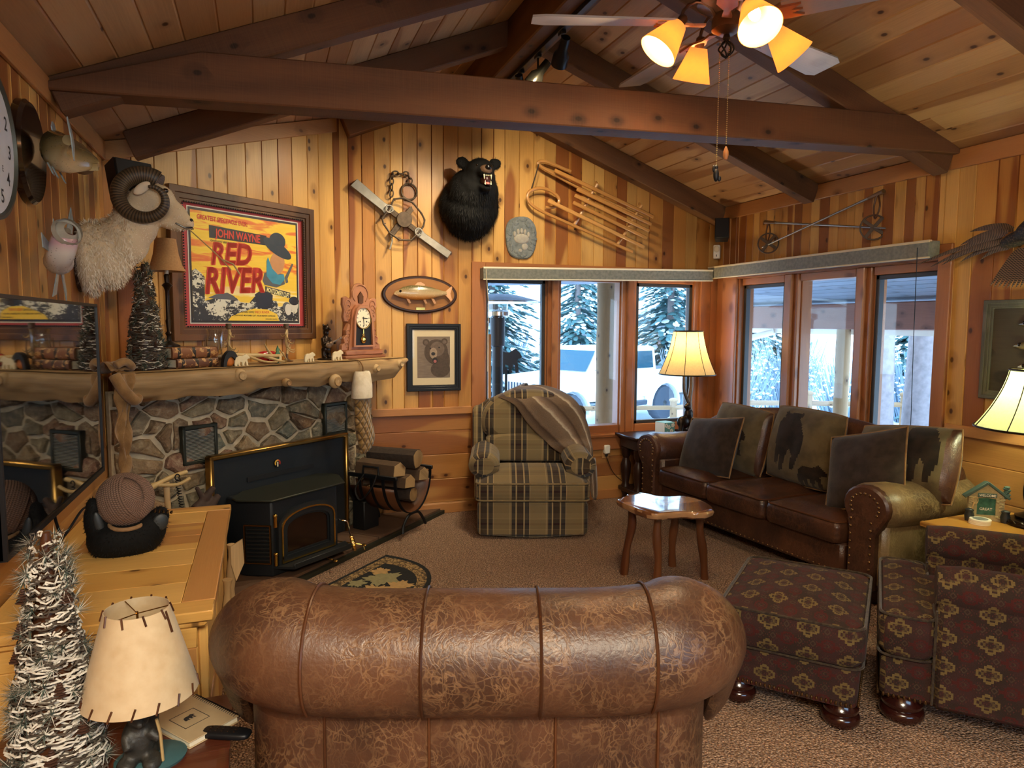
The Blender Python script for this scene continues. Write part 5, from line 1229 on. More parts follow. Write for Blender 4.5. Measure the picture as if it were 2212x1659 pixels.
# -- television on the left wall
t = thing('television', 'large black flat television hung on the left wall over the pine cabinet', 'television', (XT+.085, 3.02, 1.29), pi/2+math.radians(0))
hw, hh = .67, .39
mb = MB(); mb.box(-hw, hw, -.012, .02, -hh, hh, .004); obj('cabinet_back', mb, M['blackm'], t)
g = NT('tv_screen'); g.b(col=(.004, .004, .005, 1), rough=.035, spec=.9, coat=1); M['screen'] = g.m
mb = MB(); mb.box(-hw+.012, hw-.012, -.0135, -.012, -hh+.022, hh-.012); obj('screen', mb, M['screen'], t)
mb = MB(); o = [(-hw, -hh), (hw, -hh), (hw, hh), (-hw, hh)]; i_ = [(-hw+.012, -hh+.02), (hw-.012, -hh+.02), (hw-.012, hh-.012), (-hw+.012, hh-.012)]; frame_of(mb, o, i_, -.019, .0); obj('bezel', mb, M['black'], t)
mb = MB(); mb.box(-.2, .2, .02, .082, -.15, .15, .005); obj('wall_bracket', mb, M['black'], t)
mb = MB(); mb.tube(smooth([(-.55, .05, -.36), (-.62, .05, -.5), (-.64, .05, -.62), (-.60, .06, -.75)]), .006, 6); obj('cable', mb, M['black'], t)
mb = MB(); mb.tube(smooth([(.08, .05, -.38), (.10, .05, -.46), (.11, .04, -.52)]), .006, 6); mb.tube(smooth([(.11, .04, -.56), (.11, .0, -.50), (.22, -.02, -.46), (.35, -.03, -.48)]), .005, 6); obj('cable', mb, M['black'], t)
# ================================================================ furniture
def inside(p, poly):
    r = False; n = len(poly)
    for i in range(n):
        a, b = poly[i], poly[(i+1) % n]
        if (a[1] > p[1]) != (b[1] > p[1]) and p[0] < (b[0]-a[0])*(p[1]-a[1])/(b[1]-a[1])+a[0]: r = not r
    return r
def pillow(mb, w, h, th, n=22, p=3, pinch=.05, M=None, motif=None, wob=0, seed=0):
    """stuffed pillow standing in the x-z plane; motif(x, z) chooses the material of the front"""
    v = []; q = n+1
    for s in (-1, 1):
        for j in range(q):
            for i in range(q):
                a, b = -1+2*i/n, -1+2*j/n
                x = w/2*a*(1-pinch*(1-b*b)) ; z = h/2*b*(1-pinch*(1-a*a))
                t = max(0, (1-abs(a)**p)*(1-abs(b)**p))**.55
                y = s*th/2*t + (wob*mnoise.noise((x*7+seed, z*7, s*3.1))*t)
                v.append((x, y, z))
    F0 = {0: [], 1: [], 2: []}
    for j in range(n):
        for i in range(n):
            k = j*q+i; c = (v[k][0]*.5+v[k+q+1][0]*.5, v[k][2]*.5+v[k+q+1][2]*.5)
            F0[motif(*c) if motif else 0].append((k, k+1, k+q+1, k+q))
            o = q*q; F0[0].append((o+k, o+k+q, o+k+q+1, o+k+1))
    m0 = mb.mi
    for m, f in F0.items():
        if f: mb.mi = m0+m; mb.add(v, f, M=M)
    mb.mi = m0; return mb
def rim(w, h, pinch=.05, n=12):
    o = []
    for k in range(n): o.append((-1+2*k/n, -1))
    for k in range(n): o.append((1, -1+2*k/n))
    for k in range(n): o.append((1-2*k/n, 1))
    for k in range(n): o.append((-1, 1-2*k/n))
    return [(w/2*a*(1-pinch*(1-b*b)), 0, h/2*b*(1-pinch*(1-a*a))) for a, b in o]
def puff(mb, outline, y, th, lay=7, e=2.6, M=None, shrink=.16):
    c = (sum(p[0] for p in outline)/len(outline), sum(p[1] for p in outline)/len(outline)); rs = []
    for k in range(lay+1):
        t = -1+2*k/lay; s = 1-shrink*(abs(t)**e) ; s2 = s if 0 < k < lay else s-.06
        rs.append([(c[0]+(x-c[0])*s2, y+th/2*t, c[1]+(z-c[1])*s2) for x, z in outline])
    v = [p for r in rs for p in r]; n = len(outline); f = []
    for k in range(lay):
        for i in range(n): f.append((k*n+i, k*n+(i+1) % n, (k+1)*n+(i+1) % n, (k+1)*n+i))
    for b, o in ((0, 1), (lay*n, -1)):
        v.append((c[0], y+(-th/2-.015 if b == 0 else th/2), c[1])); ci = len(v)-1
        for i in range(n): f.append((b+i, b+(i+1) % n, ci)[::o])
    return mb.add(v, f, M=M)
def rrect(w, h, r, n=6, cx=0, cz=0):
    o = []
    for sx, sz, a0 in ((1, -1, -pi/2), (1, 1, 0), (-1, 1, pi/2), (-1, -1, pi)):
        for k in range(n+1): a = a0+pi/2*k/n; o.append((cx+sx*(w/2-r)+r*math.cos(a), cz+sz*(h/2-r)+r*math.sin(a)))
    return o
def cushion(mb, x0, x1, y0, y1, z0, z1, r=.05, crown=.025, n=12, wob=0, M=None):
    """box cushion with rounded edges and crowned top"""
    w, d, h = x1-x0, y1-y0, z1-z0; rs = []; P = 9
    prof = [(r*.9, 0), (r*.3, r*.12), (0, r*.6), (0, h-r*.6), (r*.3, h-r*.12), (r*.9, h)]
    def ring(e, z, k=0):
        o = rrect(w-2*e, d-2*e, max(.015, r), 5, (x0+x1)/2, (y0+y1)/2); return [(a, b, z) for a, b in o]
    rs = [ring(e, z0+z) for e, z in prof]
    for k in range(1, 6):
        s = k/6; e = r*.9+(min(w, d)/2-r*1.2)*s; o = rrect(w-2*e, d-2*e, max(.01, r*(1-s)), 5, (x0+x1)/2, (y0+y1)/2)
        rs.append([(a, b, z1+crown*(1-(1-s)**2)+wob*mnoise.noise((a*9, b*9, z1*3))) for a, b in o])
    v = [p for q in rs for p in q]; m = len(rs[0]); f = []
    for k in range(len(rs)-1):
        for i in range(m): f.append((k*m+i, k*m+(i+1) % m, (k+1)*m+(i+1) % m, (k+1)*m+i))
    f += [list(range(m))[::-1], [(len(rs)-1)*m+i for i in range(m)]]
    return mb.add(v, f, M=M)
def welt(x0, x1, y0, y1, z, r=.05): return [(a, b, z) for a, b in rrect(x1-x0, y1-y0, r, 5, (x0+x1)/2, (y0+y1)/2)]
def nails(parent, pts, r=.0075, name='nailhead', y=(0, -1, 0)):
    for p in pts: mb = MB(); mb.ell(p, (r, r*.6, r), n=8, m=5); obj(name, mb, M['nail'], parent)

# ---------------------------------------------------------------- plaid recliner
rc = thing('recliner', 'plaid fabric recliner with rolled arms facing the room before the back window', 'recliner', (1.862, 4.707, 0), math.radians(-18.7))
mb = MB(); puff(mb, rrect(.83, .262, .04, 4, 0, .155), .05, .10, 6, 3, shrink=.04); mb.add([(-.3, -.0, .03), (.0, -.0, .012), (.3, -.0, .03), (.3, .08, .03), (0, .08, .012), (-.3, .08, .03)], [(0, 1, 4, 5), (1, 2, 3, 4)]); obj('footrest', mb, M['plaid'], rc)
mb = MB(); mb.box(-.40, .40, .10, .80, .03, .30, .02); obj('base', mb, M['plaid'], rc)
mb = MB(); cushion(mb, -.425, .425, -.03, .60, .292, .435, .05, .075); obj('seat_cushion', mb, M['plaid'], rc)
mb = MB(); mb.tube(welt(-.42, .42, -.032, .6, .425), .007, 6, True); mb.tube(welt(-.42, .42, -.032, .6, .30), .006, 6, True); obj('seat_piping', mb, M['plaid'], rc)
for s in (-1, 1):
    mb = MB(); rs = []
    for k in range(15):
        t = k/14; y = .08+.62*t; e = 1-.35*max(0, 1-t/.07)**2; q = [(s*.365+.118*e*math.cos(a)*(1 if abs(math.cos(a)) < .9 else 1), y, .535+.10*e*math.sin(a)-(.0 if True else 0)) for a in [2*pi*j/20 for j in range(20)]]; rs.append(q)
    mb.rings(rs); mb.box(s*.365-.075, s*.365+.075, .12, .75, .25, .50, .03); obj('arm', mb, M['plaid'], rc)
out_lo = [(-.33, .47), (.33, .47), (.34, .55), (.33, .69), (0, .715), (-.33, .69), (-.34, .55)]
mb = MB(); puff(mb, [(x*1.02, z) for x, z in smooth(out_lo+[out_lo[0]], 4)[:-1]], .66, .20, 8, 2.4, shrink=.12, M=T(0, 0, 0)); obj('lumbar_cushion', mb, M['plaid'], rc)
hd = [(-.34, .66), (0, .655), (.34, .66), (.405, .73), (.40, .86), (.33, .97), (.20, 1.035), (0, 1.06), (-.20, 1.035), (-.33, .97), (-.40, .86), (-.405, .73)]
mb = MB(); puff(mb, smooth(hd+[hd[0]], 4)[:-1], .70, .24, 9, 2.2, shrink=.18); obj('head_cushion', mb, M['plaid'], rc)
bk = [(-.46, .2), (.46, .2), (.47, .8), (.40, .93), (.2, 1.0), (-.2, 1.0), (-.40, .93), (-.47, .8)]
mb = MB(); puff(mb, smooth(bk+[bk[0]], 3)[:-1], .84, .18, 6, 3, shrink=.05)
for s in (-1, 1): puff(mb, rrect(.10, .52, .045, 4, s*.425, .66), .74, .18, 6, 3, shrink=.2)
obj('back_frame', mb, M['plaid'], rc)
# throw blanket draped from the top across the right shoulder
g = NT('striped_throw'); u, v = g.sep(g.uv())[:2]; n = g.noise(g.pos(), 120, 3); w = g.noise(g.com(g.m2('MULTIPLY', v, 18), g.m2('MULTIPLY', u, 3)), 1, 3)
uu = g.m2('ADD', u, g.m2('MULTIPLY', g.m2('SUBTRACT', w, .5), .06))
c = g.ramp(uu, [(0, '#6a5644'), (.14, '#3a2a20'), (.18, '#7a6654'), (.40, '#7a6654'), (.42, '#cbbca4'), (.48, '#8a7462'), (.60, '#4a382c'), (.64, '#74604e'), (.80, '#74604e'), (.82, '#cbbca4'), (.87, '#7c6856'), (1, '#55443a')])
g.b(col=g.mix(g.m2('MULTIPLY', n, .5), c, '#4f4034'), rough=.95, spec=.1, sheen=.3, nrm=g.bump(n, .6, .006)); M['throw'] = g.m
Lc = [(-.27, 1.0), (-.13, .943), (-.02, .79), (.134, .639), (.267, .545), (.363, .50)]; Rc = [(-.05, 1.075), (.12, 1.08), (.32, 1.02), (.43, .90), (.50, .70), (.51, .53)]
Lc, Rc = smooth(Lc, 6), smooth(Rc, 6); rows = len(Lc); NC = 16
def bl_y(x, z):
    e = max(0, 1-((x/.42)**4)); f = .58 + .05*(1-e)+.06*max(0, (z-.95)/.12)**2*0
    if z > .93: f += .30*((z-.93)/.14)**2
    if z < .66: f -= .0
    return f - .018
vs_ = []; uvs = []
for i in range(rows):
    for j in range(NC+1):
        t = j/NC; x = Lc[i][0]+(Rc[i][0]-Lc[i][0])*t; z = Lc[i][1]+(Rc[i][1]-Lc[i][1])*t
        b = math.sin(pi*t)*.05*(1 if i > 3 else .4); y = min(bl_y(x, z), .6+.2*max(0, (z-.95)/.1)) - .012*math.sin(t*13+i*.2) - .02
        if z < .62: y = y*.6 + .4*(.36)
        vs_.append((x+b*.3, y, z+b*.35))
base_n = rows*(NC+1)
for j in range(NC+1): x, y, z = vs_[j]; vs_.append((x+.05, y+.16, z+.03))
for j in range(NC+1): x, y, z = vs_[j]; vs_.append((x+.08, y+.30, z-.08))
fs = []; us = []
idx = lambda i, j: (i*(NC+1)+j) if i >= 0 else (base_n+(-i-1)*(NC+1)+j)
for i in range(-2, rows-1):
    for j in range(NC):
        fs.append((idx(i, j), idx(i, j+1), idx(i+1, j+1), idx(i+1, j))); us.append([(j/NC, i/rows), ((j+1)/NC, i/rows), ((j+1)/NC, (i+1)/rows), (j/NC, (i+1)/rows)])
bm_ = MB(); bm_.add(vs_, fs, uvs=us)
vv = [(.44, .30, .58), (.50, .30, .56), (.515, .40, .56), (.45, .25, .40), (.515, .26, .40), (.53, .42, .40), (.46, .24, .23), (.52, .25, .22), (.535, .42, .23)]
bm_.add(vv, [(0, 1, 4, 3), (1, 2, 5, 4), (3, 4, 7, 6), (4, 5, 8, 7)], uvs=[[(.3, 0), (.7, 0), (.7, .2), (.3, .2)], [(.7, 0), (1, 0), (1, .2), (.7, .2)], [(.3, .2), (.7, .2), (.7, .4), (.3, .4)], [(.7, .2), (1, .2), (1, .4), (.7, .4)]])
solo('throw_blanket', bm_, M['throw'], 'brown and cream striped fleece throw draped over one shoulder of the recliner', 'blanket', (1.862, 4.707, 0), math.radians(-18.7), mods=[('SOLIDIFY', dict(thickness=.014, offset=0)), ('SUBSURF', dict(levels=1, render_levels=1))])

# ---------------------------------------------------------------- leather sofa along the window wall (local x runs toward the camera)
so = thing('leather_sofa', 'brown leather three-seat sofa with nailhead arms under the side window', 'sofa', (3.10, 3.98, 0), math.radians(-84))
mb = MB(); mb.box(-.86, .86, .03, .80, .11, .31, .02); obj('seat_base', mb, M['leather2'], so)
for k, (a, b, f) in enumerate(((-.86, -.29, .0), (-.285, .285, -.015), (.29, .87, -.01))):
    mb = MB(); cushion(mb, a, b, -.02+f, .66, .30, .445, .045, .04, wob=.022); c = obj('seat_cushion', mb, M['leather2'], so, mods=[('SUBSURF', dict(levels=1, render_levels=1))])
    mb = MB(); mb.tube(welt(a+.01, b-.01, -.012+f, .65, .438), .006, 6, True); obj('piping', mb, M['walnut'], c)
def scroll_arm(s):
    x0 = s*1.0; mb = MB(); rs = []; L = .82
    sec = lambda e, y, zz: [(x0+s*.02+(.165*e)*math.cos(a), y, zz+.135*e*math.sin(a)) for a in [2*pi*j/22 for j in range(22)]]
    for k in range(17):
        t = k/16; y = .02+L*t; e = 1-.16*max(0, 1-t/.06)**2-.25*max(0, (t-.9)/.1)**2; rs.append(sec(e, y, .575-.02*math.sin(pi*t)))
    mb.rings(rs); mb.box(x0-.13, x0+.13, .04, .86, .10, .52, .03)
    return obj('arm', mb, M['leather3'] if s > 0 else M['leather2'], so, 'leather arm coloured paler for the lamplight on it' if s > 0 else None)
for s in (-1, 1):
    ar = scroll_arm(s); x0 = s*1.0
    o = [(x0-.085, .10), (x0+.085, .10), (x0+.085, .42)]
    for k in range(15): a = -.6+ (pi+1.2)*k/14; o.append((x0+s*.02+.145*math.cos(a), .575+.122*math.sin(a)))
    o += [(x0-.085, .42)]
    if s < 0: pass
    mb = MB(); mb.prism(o, -.005, .05, .012); obj('arm_front', mb, M['leather2'], ar)
    pts = []
    for k in range(9): pts.append((x0-.065, -.008, .13+.045*k)); pts.append((x0+.065, -.008, .13+.045*k))
    for k in range(13): a = -.5+(pi+1.0)*k/12; pts.append((x0+s*.02+.09*math.cos(a), -.008, .575+.075*math.sin(a)))
    nails(ar, pts, .0085)
# camel back
rs = []
for k in range(41):
    t = k/40; x = -1.12+2.24*t; top = .76+.215*math.sin(pi*min(1, max(0, (t-.02)/.96)))**.55; 
    y0 = .62
    rs.append([(x, .60, .12), (x, .60, .5), (x, .63, top-.10), (x, .66, top-.03), (x, .72, top+.005), (x, .76, top-.01), (x, .80, top-.06), (x, .815, top-.15), (x, .815, .12)])
mb = MB(); mb.rings(rs); obj('camel_back', mb, M['leather2'], so, mods=[('SUBSURF', dict(levels=1, render_levels=1))])
nails(so, [(-.83+.0415*k, .022, .135) for k in range(41)], .0065, 'skirt_nailhead')
for x in (-1.02, 1.02):
    for y in (.1, .8): mb = MB(); mb.lathe([(.0, 0), (.035, 0), (.045, .04), (.04, .10), (.05, .11)], c=(x, y, 0)); obj('bun_foot', mb, M['dwood'], so)
def bearmot(ox, oz, h, flip=1):
    P = [((x-.5)*h*flip+ox, z*h+oz) for x, z in BEARSIL]; return P
# walking bear seen from the front
FB = [(-.10, -.18), (-.115, -.02), (-.12, .10), (-.105, .16), (-.085, .175), (-.10, .21), (-.085, .225), (-.06, .205), (-.02, .22), (.02, .215), (.05, .225), (.065, .205), (.05, .18), (.09, .14), (.135, .06), (.14, -.06), (.11, -.14), (.085, -.2), (.05, -.2), (.06, -.1), (.02, -.05), (.0, -.12), (-.01, -.22), (-.05, -.235), (-.06, -.1), (-.07, -.19)]
def mk_cush(lab, x, z, w, h, rot, motif, y=.52, lean=.20, mats=('tapestry', 'tapdark', 'leather2'), th=.24):
    t = thing('sofa_cushion', lab, 'cushion', tuple(Matrix.Translation((3.10, 3.98, 0)) @ RZ(math.radians(-84)) @ Vector((x, y, z))), rot=(-lean, 0, 0))
    t.rotation_euler = (RZ(math.radians(-84)) @ RX(-lean) @ RY(rot)).to_euler()
    mb = MB(); pillow(mb, w, h, th, 60 if motif else 22, 3, -.05 if motif else .03, motif=motif, wob=.015, seed=x*5); obj('pillow_body', mb, [M[m] for m in mats], t)
    mb = MB(); mb.tube(rim(w, h, -.05 if motif else .03), .006, 6, True); obj('piping', mb, M['suede'], t)
    return t
def mot(*polys, edge=None):
    def f(x, z):
        if edge and edge(x, z): return 2
        return 1 if any(inside((x, z), p) for p in polys) else 0
    return f
mk_cush('tapestry back cushion at the far end of the sofa behind a brown pillow', -.50, .70, .56, .50, .05, mot(bearmot(.05, -.12, .2), edge=lambda x, z: abs(x) > .25))
mk_cush('tapestry back cushion with a large standing bear in the middle of the sofa', .13, .735, .58, .52, .03, mot([(x*.95-.06, z*.95+.02) for x, z in FB], [(.16+(x-.5)*.2, -.26+z*.16) for x, z in BEARSIL]))
mk_cush('tapestry back cushion with dark animal legs beside the near sofa arm', .90, .765, .62, .44, -.10, mot([(x*.8+.14, z*.9+.06) for x, z in FB], bearmot(-.22, -.05, .16), edge=lambda x, z: x > .27), y=.50, lean=.32)
mk_cush('plain dark brown chenille pillow leaning on the far sofa arm', -.56, .645, .56, .48, -.14, None, y=.26, lean=.42, mats=('pillow', 'pillow', 'pillow'), th=.18)
mk_cush('plain dark charcoal pillow with pale piping tilted on its corner near the sofa arm', .80, .72, .50, .50, -.30, None, y=.28, lean=.45, mats=('pillow', 'pillow', 'pillow'), th=.17)

# ---------------------------------------------------------------- live edge stool table
sx, sy = 2.34, 3.66
t = thing('slab_table', 'small live-edge juniper slab table on four peeled legs in front of the sofa', 'table', (sx, sy, 0))
top = [(2.079, 3.822), (2.14, 3.87), (2.19, 3.875), (2.21, 3.93), (2.30, 3.945), (2.345, 3.90), (2.37, 3.83), (2.447, 3.785), (2.54, 3.77), (2.58, 3.67), (2.575, 3.56), (2.54, 3.46), (2.49, 3.405), (2.40, 3.40), (2.32, 3.45), (2.20, 3.46), (2.12, 3.475), (2.085, 3.63)]
top = smooth([(x-sx, y-sy) for x, y in top]+[(top[0][0]-sx, top[0][1]-sy)], 4)[:-1]
mb = MB(); n = len(top); rs = []
for z, s in ((.452, .92), (.462, .97), (.485, 1.0), (.497, .985), (.50, .965)): rs.append([(x*s+.004*math.sin(i*2.1)*(z < .49), y*s+.004*math.cos(i*1.7)*(z < .49), z) for i, (x, y) in enumerate(top)])
v = [p for r in rs for p in r]; f = []
for k in range(4):
    for i in range(n): f.append((k*n+i, k*n+(i+1) % n, (k+1)*n+(i+1) % n, (k+1)*n+i))
f += [list(range(n))[::-1], [4*n+i for i in range(n)]]
mb.add(v, f, 'x'); obj('slab_top', mb, M['juntop'], t, sm=30)
for i, (x, y) in enumerate(((2.155, 3.844), (2.227, 3.57), (2.536, 3.877), (2.599, 3.606))):
    x, y = x-sx, y-sy; tx, ty = x*.88, y*.82
    mb = MB(); mb.tube(smooth([(x, y, 0), (x*.95+.006*math.sin(i*2), y*.93, .17), (tx+.01*math.cos(i*3), ty, .33), (tx, ty, .46)], 5), [.026+.003*math.sin(j*.8+i) for j in range(16)], 12); obj('leg', mb, M['juniper'], t)

# ---------------------------------------------------------------- kilim ottoman and armchair
M['kpipe'] = m_fabric('dark_piping', '#2c231d', '#4c4030', 60)
def bun(t, x, y, r=.075, h=.11):
    mb = MB(); mb.lathe([(.0, 0), (r*.75, 0), (r*.95, .018), (r, .035), (r*.92, .05), (r*.82, .055), (r*.88, .062), (r*.9, .075), (r*.75, .09), (r*.7, h)], c=(x, y, 0), n=26); obj('bun_foot', mb, M['dwood'], t)
ot = thing('ottoman', 'kilim-patterned ottoman with nailhead trim and dark bun feet', 'ottoman', (2.235, 2.40, 0), math.radians(41))
w, d = .70, .54
mb = MB(); mb.rings([[(a*q, b*q, z) for a, b in rrect(w, d, .05)] for z, q in ((.10, .96), (.16, .97), (.26, .985))], caps=True); mb.U = [[(p[0], p[1]) for p in u] for u in mb.U]; obj('base', mb, M['kilim'], ot)
mb = MB(); cushion(mb, -w/2-.01, w/2+.01, -d/2-.01, d/2+.01, .262, .435, .06, .035); obj('cushion', mb, M['kilim'], ot)
mb = MB(); mb.tube(welt(-w/2-.005, w/2+.005, -d/2-.005, d/2+.005, .428, .055), .006, 6, True); mb.tube(welt(-w/2-.005, w/2+.005, -d/2-.005, d/2+.005, .268, .055), .005, 6, True); obj('piping', mb, M['kpipe'], ot)
nails(ot, [(-w/2*.96+.018+.0178*k, -d/2*.965-.004, .115) for k in range(36)] + [(-w/2*.965-.002, -d/2+.03+.0178*k, .115) for k in range(26)], .0085)
for x in (-.27, .27):
    for y in (-.20, .20): bun(ot, x, y)
ac = thing('kilim_armchair', 'kilim-patterned armchair with nailhead trim beside the matching ottoman', 'armchair', (2.60, 2.31, 0), math.radians(42.5))
# local -y is its back; it faces +y (the ottoman)
mb = MB(); cushion(mb, -.395, .395, -.21, .0, .275, .458, .055, .006); cushion(mb, -.215, .215, -.72, -.15, .275, .458, .05, .012); obj('seat_cushion', mb, M['kilim'], ac)
mb = MB(); mb.tube(welt(-.39, .39, -.20, -.005, .448, .05), .006, 6, True); mb.tube(welt(-.39, .39, -.20, -.005, .28, .05), .005, 6, True); obj('piping', mb, M['kpipe'], ac)
mb = MB(); mb.box(-.385, .385, -.85, -.015, .10, .275, .02); obj('base', mb, M['kilim'], ac)
for s in (-1, 1):
    x = s*.315; mb = MB(); mb.box(x-.09, x+.09, -.86, -.20, .10, .55, .02)
    rs = []
    for k in range(9):
        t = k/8; y = -.195-.68*t; e = 1-.12*max(0, 1-t/.06); rs.append([(x+.105*e*math.cos(a), y, .575+.085*e*math.sin(a)) for a in [2*pi*j/18 for j in range(18)]])
    v = [p for r in rs for p in r]; m = 18; mb.add(v, [(k*m+i, (k+1)*m+i, (k+1)*m+(i+1) % m, k*m+(i+1) % m) for k in range(8) for i in range(m)]+[list(range(m)), [8*m+i for i in range(m)][::-1]])
    obj('arm', mb, M['kilim'], ac)
    mb = MB(); mb.tube([(x-.088, -.197, .12), (x-.088, -.197, .5)], .005, 6); obj('arm_piping', mb, M['kpipe'], ac)
mb = MB(); puff(mb, smooth([(-.40, .12), (.40, .12), (.41, .7), (.36, .93), (0, .97), (-.36, .93), (-.41, .7), (-.40, .12)], 4)[:-1], -.88, .2, 6, 3, shrink=.06); cushion(mb, -.22, .22, -.80, -.62, .44, .86, .06, .02); obj('back', mb, M['kilim'], ac)
nails(ac, [(-.385+.0, -.03-.0185*k, .115) for k in range(44)] + [(-.375+.0185*k, -.010, .115) for k in range(41)], .0088)
for x in (-.32, .32):
    for y in (-.10, -.80): bun(ac, x, y, .085)

# ---------------------------------------------------------------- leather armchair seen from behind in the foreground
lc = thing('leather_armchair', 'wide distressed leather armchair seen from behind closest to the camera', 'armchair', (.512, 1.664, 0), math.radians(-18.5))
def path(s):   # s from 0 (front of one arm) to 1: runs round the back; returns point and outward normal
    segs = [(.42, 'L'), (.30, 'c'), (1.0-.0, 'S'), (.30, 'c2'), (.42, 'R')]
    hw, rr_ = .625, .16
    Ls = [.45, rr_*pi/2, 2*(hw-rr_), rr_*pi/2, .45]; tot = sum(Ls); q = s*tot
    if q < Ls[0]: return Vector((-hw, .45+rr_-q, 0)), Vector((-1, 0, 0)), 0
    q -= Ls[0]
    if q < Ls[1]: a = pi+ (q/Ls[1])*pi/2; return Vector((-hw+rr_, rr_, 0))+Vector((math.cos(a), math.sin(a), 0))*rr_, Vector((math.cos(a), math.sin(a), 0)), q/Ls[1]
    q -= Ls[1]
    if q < Ls[2]: return Vector((-hw+rr_+q, 0, 0)), Vector((0, -1, 0)), 1
    q -= Ls[2]
    if q < Ls[3]: a = 1.5*pi+(q/Ls[3])*pi/2; return Vector((hw-rr_, rr_, 0))+Vector((math.cos(a), math.sin(a), 0))*rr_, Vector((math.cos(a), math.sin(a), 0)), 1-q/Ls[3]
    q -= Ls[3]; return Vector((hw, rr_+q, 0)), Vector((1, 0, 0)), 0
def lc_ring(s, grow=0, half=False):
    p, n, b = path(s); c = math.cos((s-.5)*pi)
    x = p.x/.62; lift = .022*max(0, min(1, (abs(p.x)-.30)/.22))**1.5*(1 if b > 0 else .6); drop = -.20*max(0, min(1, (p.y-.10)/.12))
    zc_ = .728+lift+drop; R_ = .162+grow; o = []
    if not half:
        for y, z in ((-.20, .12), (-.20, .62)): o.append(p+n*y+Vector((0, 0, z)))
        for k in range(19): 
            a = math.radians(165-330*k/18+0); 
            o.append(p+n*(-.03+R_*-math.cos(a)*-1*-1 if False else -.03+R_*math.sin(math.radians(-75+ (250*k/18)))*0) if False else p+n*(-.05+1.05*R_*math.sin(math.radians(-70+220*k/18)))+Vector((0, 0, zc_+R_*math.cos(math.radians(-70+220*k/18)))))
        for y, z in ((.005, .62), (.012, .35), (.012, .12)): o.append(p+n*y+Vector((0, 0, z)))
    else:
        for k in range(1, 18): a = math.radians(-60+208*k/18); o.append(p+n*(-.05+1.05*R_*math.sin(a))+Vector((0, 0, zc_+R_*math.cos(a))))
    return o
mb = MB(); N_ = 72; mb.rings([lc_ring(k/N_) for k in range(N_+1)]); obj('back_and_arms', mb, M['leather'], lc, mods=[('SUBSURF', dict(levels=1, render_levels=1))])
tot = .45*2+.16*pi+2*.465
for xs in (-.43, -.14, .155, .44):
    s = (.45+.08*pi+(xs+.465))/tot; mb = MB(); mb.tube(lc_ring(s, .0025, True), .0045, 6); obj('back_seam', mb, M['walnut'], lc)
for xs in (-.40, -.13, .20, .47):
    mb = MB(); mb.tube([(xs, -.014, .62), (xs, -.0155, .12)], .004, 6); obj('panel_seam', mb, M['walnut'], lc)
mb = MB(); mb.tube([lc_ring(.2+.6*k/40)[20]+Vector((0, 0, .012)) for k in range(41)], .006, 6); obj('lower_seam', mb, M['walnut'], lc)
mb = MB(); mb.box(-.44, .44, .12, .62, .10, .32, .02); obj('seat_base', mb, M['leather'], lc)
mb = MB(); cushion(mb, -.40, .40, .2, .72, .32, .48, .05, .04); obj('seat_cushion', mb, M['leather'], lc)
for x in (-.45, .45):
    for y in (.05, .58): bun(lc, x, y, .06, .13)

# ---------------------------------------------------------------- pine cabinet under the television
pc = thing('pine_cabinet', 'honey pine cabinet with carved log drawer pulls under the television', 'cabinet', (-.80, 2.30, 0))
W_, D_ = .635, 1.36
mb = MB(); mb.box(0.02, W_-.05, .03, D_-.03, .04, .665, .004, 'z'); obj('carcass', mb, M['cab'], pc)
mb = MB()
mb.box(0, W_, 0, .10, .667, .70, .004, 'x'); mb.box(0, W_, D_-.10, D_, .667, .70, .004, 'x'); mb.box(0, .09, .102, D_-.102, .667, .70, .003, 'y'); mb.box(W_-.10, W_, .102, D_-.102, .667, .70, .003, 'y')
for k in range(6): y0 = .102+k*(D_-.204)/6; mb.box(.092, W_-.102, y0, y0+(D_-.204)/6-.001, .667, .6985, .0015, 'x')
obj('top', mb, M['cab'], pc)
mb = MB(); mb.box(.005, W_-.02, .008, D_-.01, .645, .667, .008, 'y'); obj('top_molding', mb, M['cab'], pc)
for x0, x1, nm in ((.03, W_-.05, 'end_panel'),):
    mb = MB()
    for q in ((x0, x1, .58, .645), (x0, x1, .05, .12), (x0, x0+.07, .12, .58), (x1-.07, x1, .12, .58)): mb.box(q[0], q[1], .012, .03, q[2], q[3], .003, 'a')
    mb.box(x0+.07, x1-.07, .022, .03, .12, .58, .006, 'z'); obj(nm, mb, M['cab'], pc)
for k in range(3):
    y0 = .06+k*.42
    for z0, z1 in ((.10, .36), (.38, .63)):
        mb = MB(); mb.box(W_-.05, W_-.022, y0, y0+.40, z0, z1, .004, 'y'); dr = obj('drawer', mb, M['cab'], pc)
for y0, z0 in ((1.02, .30), (.62, .28)):
    t_ = MB(); rr = random.Random(int(y0*10)); t_.tube(smooth([(W_+.0, y0, z0-.24), (W_+.012, y0+.01, z0-.05), (W_+.005, y0, z0+.12), (W_+.012, y0-.01, z0+.30)], 5), [.017+.005*math.sin(j*1.3) for j in range(16)], 12); obj('carved_pull', t_, M['logw'], pc)
mb = MB(); mb.tube([(W_+.01, .62, .44), (W_+.05, .62, .44)], [.026, .022], 12); kn = obj('stem_knob', mb, M['logw'], pc)
mb = MB(); mb.lathe([(.03, 0), (.034, .006), (.022, .012), (.0, .010)], c=(W_+.055, .61, .438), n=16, M=RY(pi/2) @ RX(.3)); obj('antler_burr', mb, M['cream'], kn, 'pale antler burr knob end')
mb = MB()
for j, q in enumerate(([(.0, .0), (.05, .03), (.055, -.08), (.02, -.16), (.0, -.08)],)): mb.prism(q, -.006, .006, M=T(W_+.01, .98, .60)); 
obj('carved_leaf', mb, M['logw'], pc)

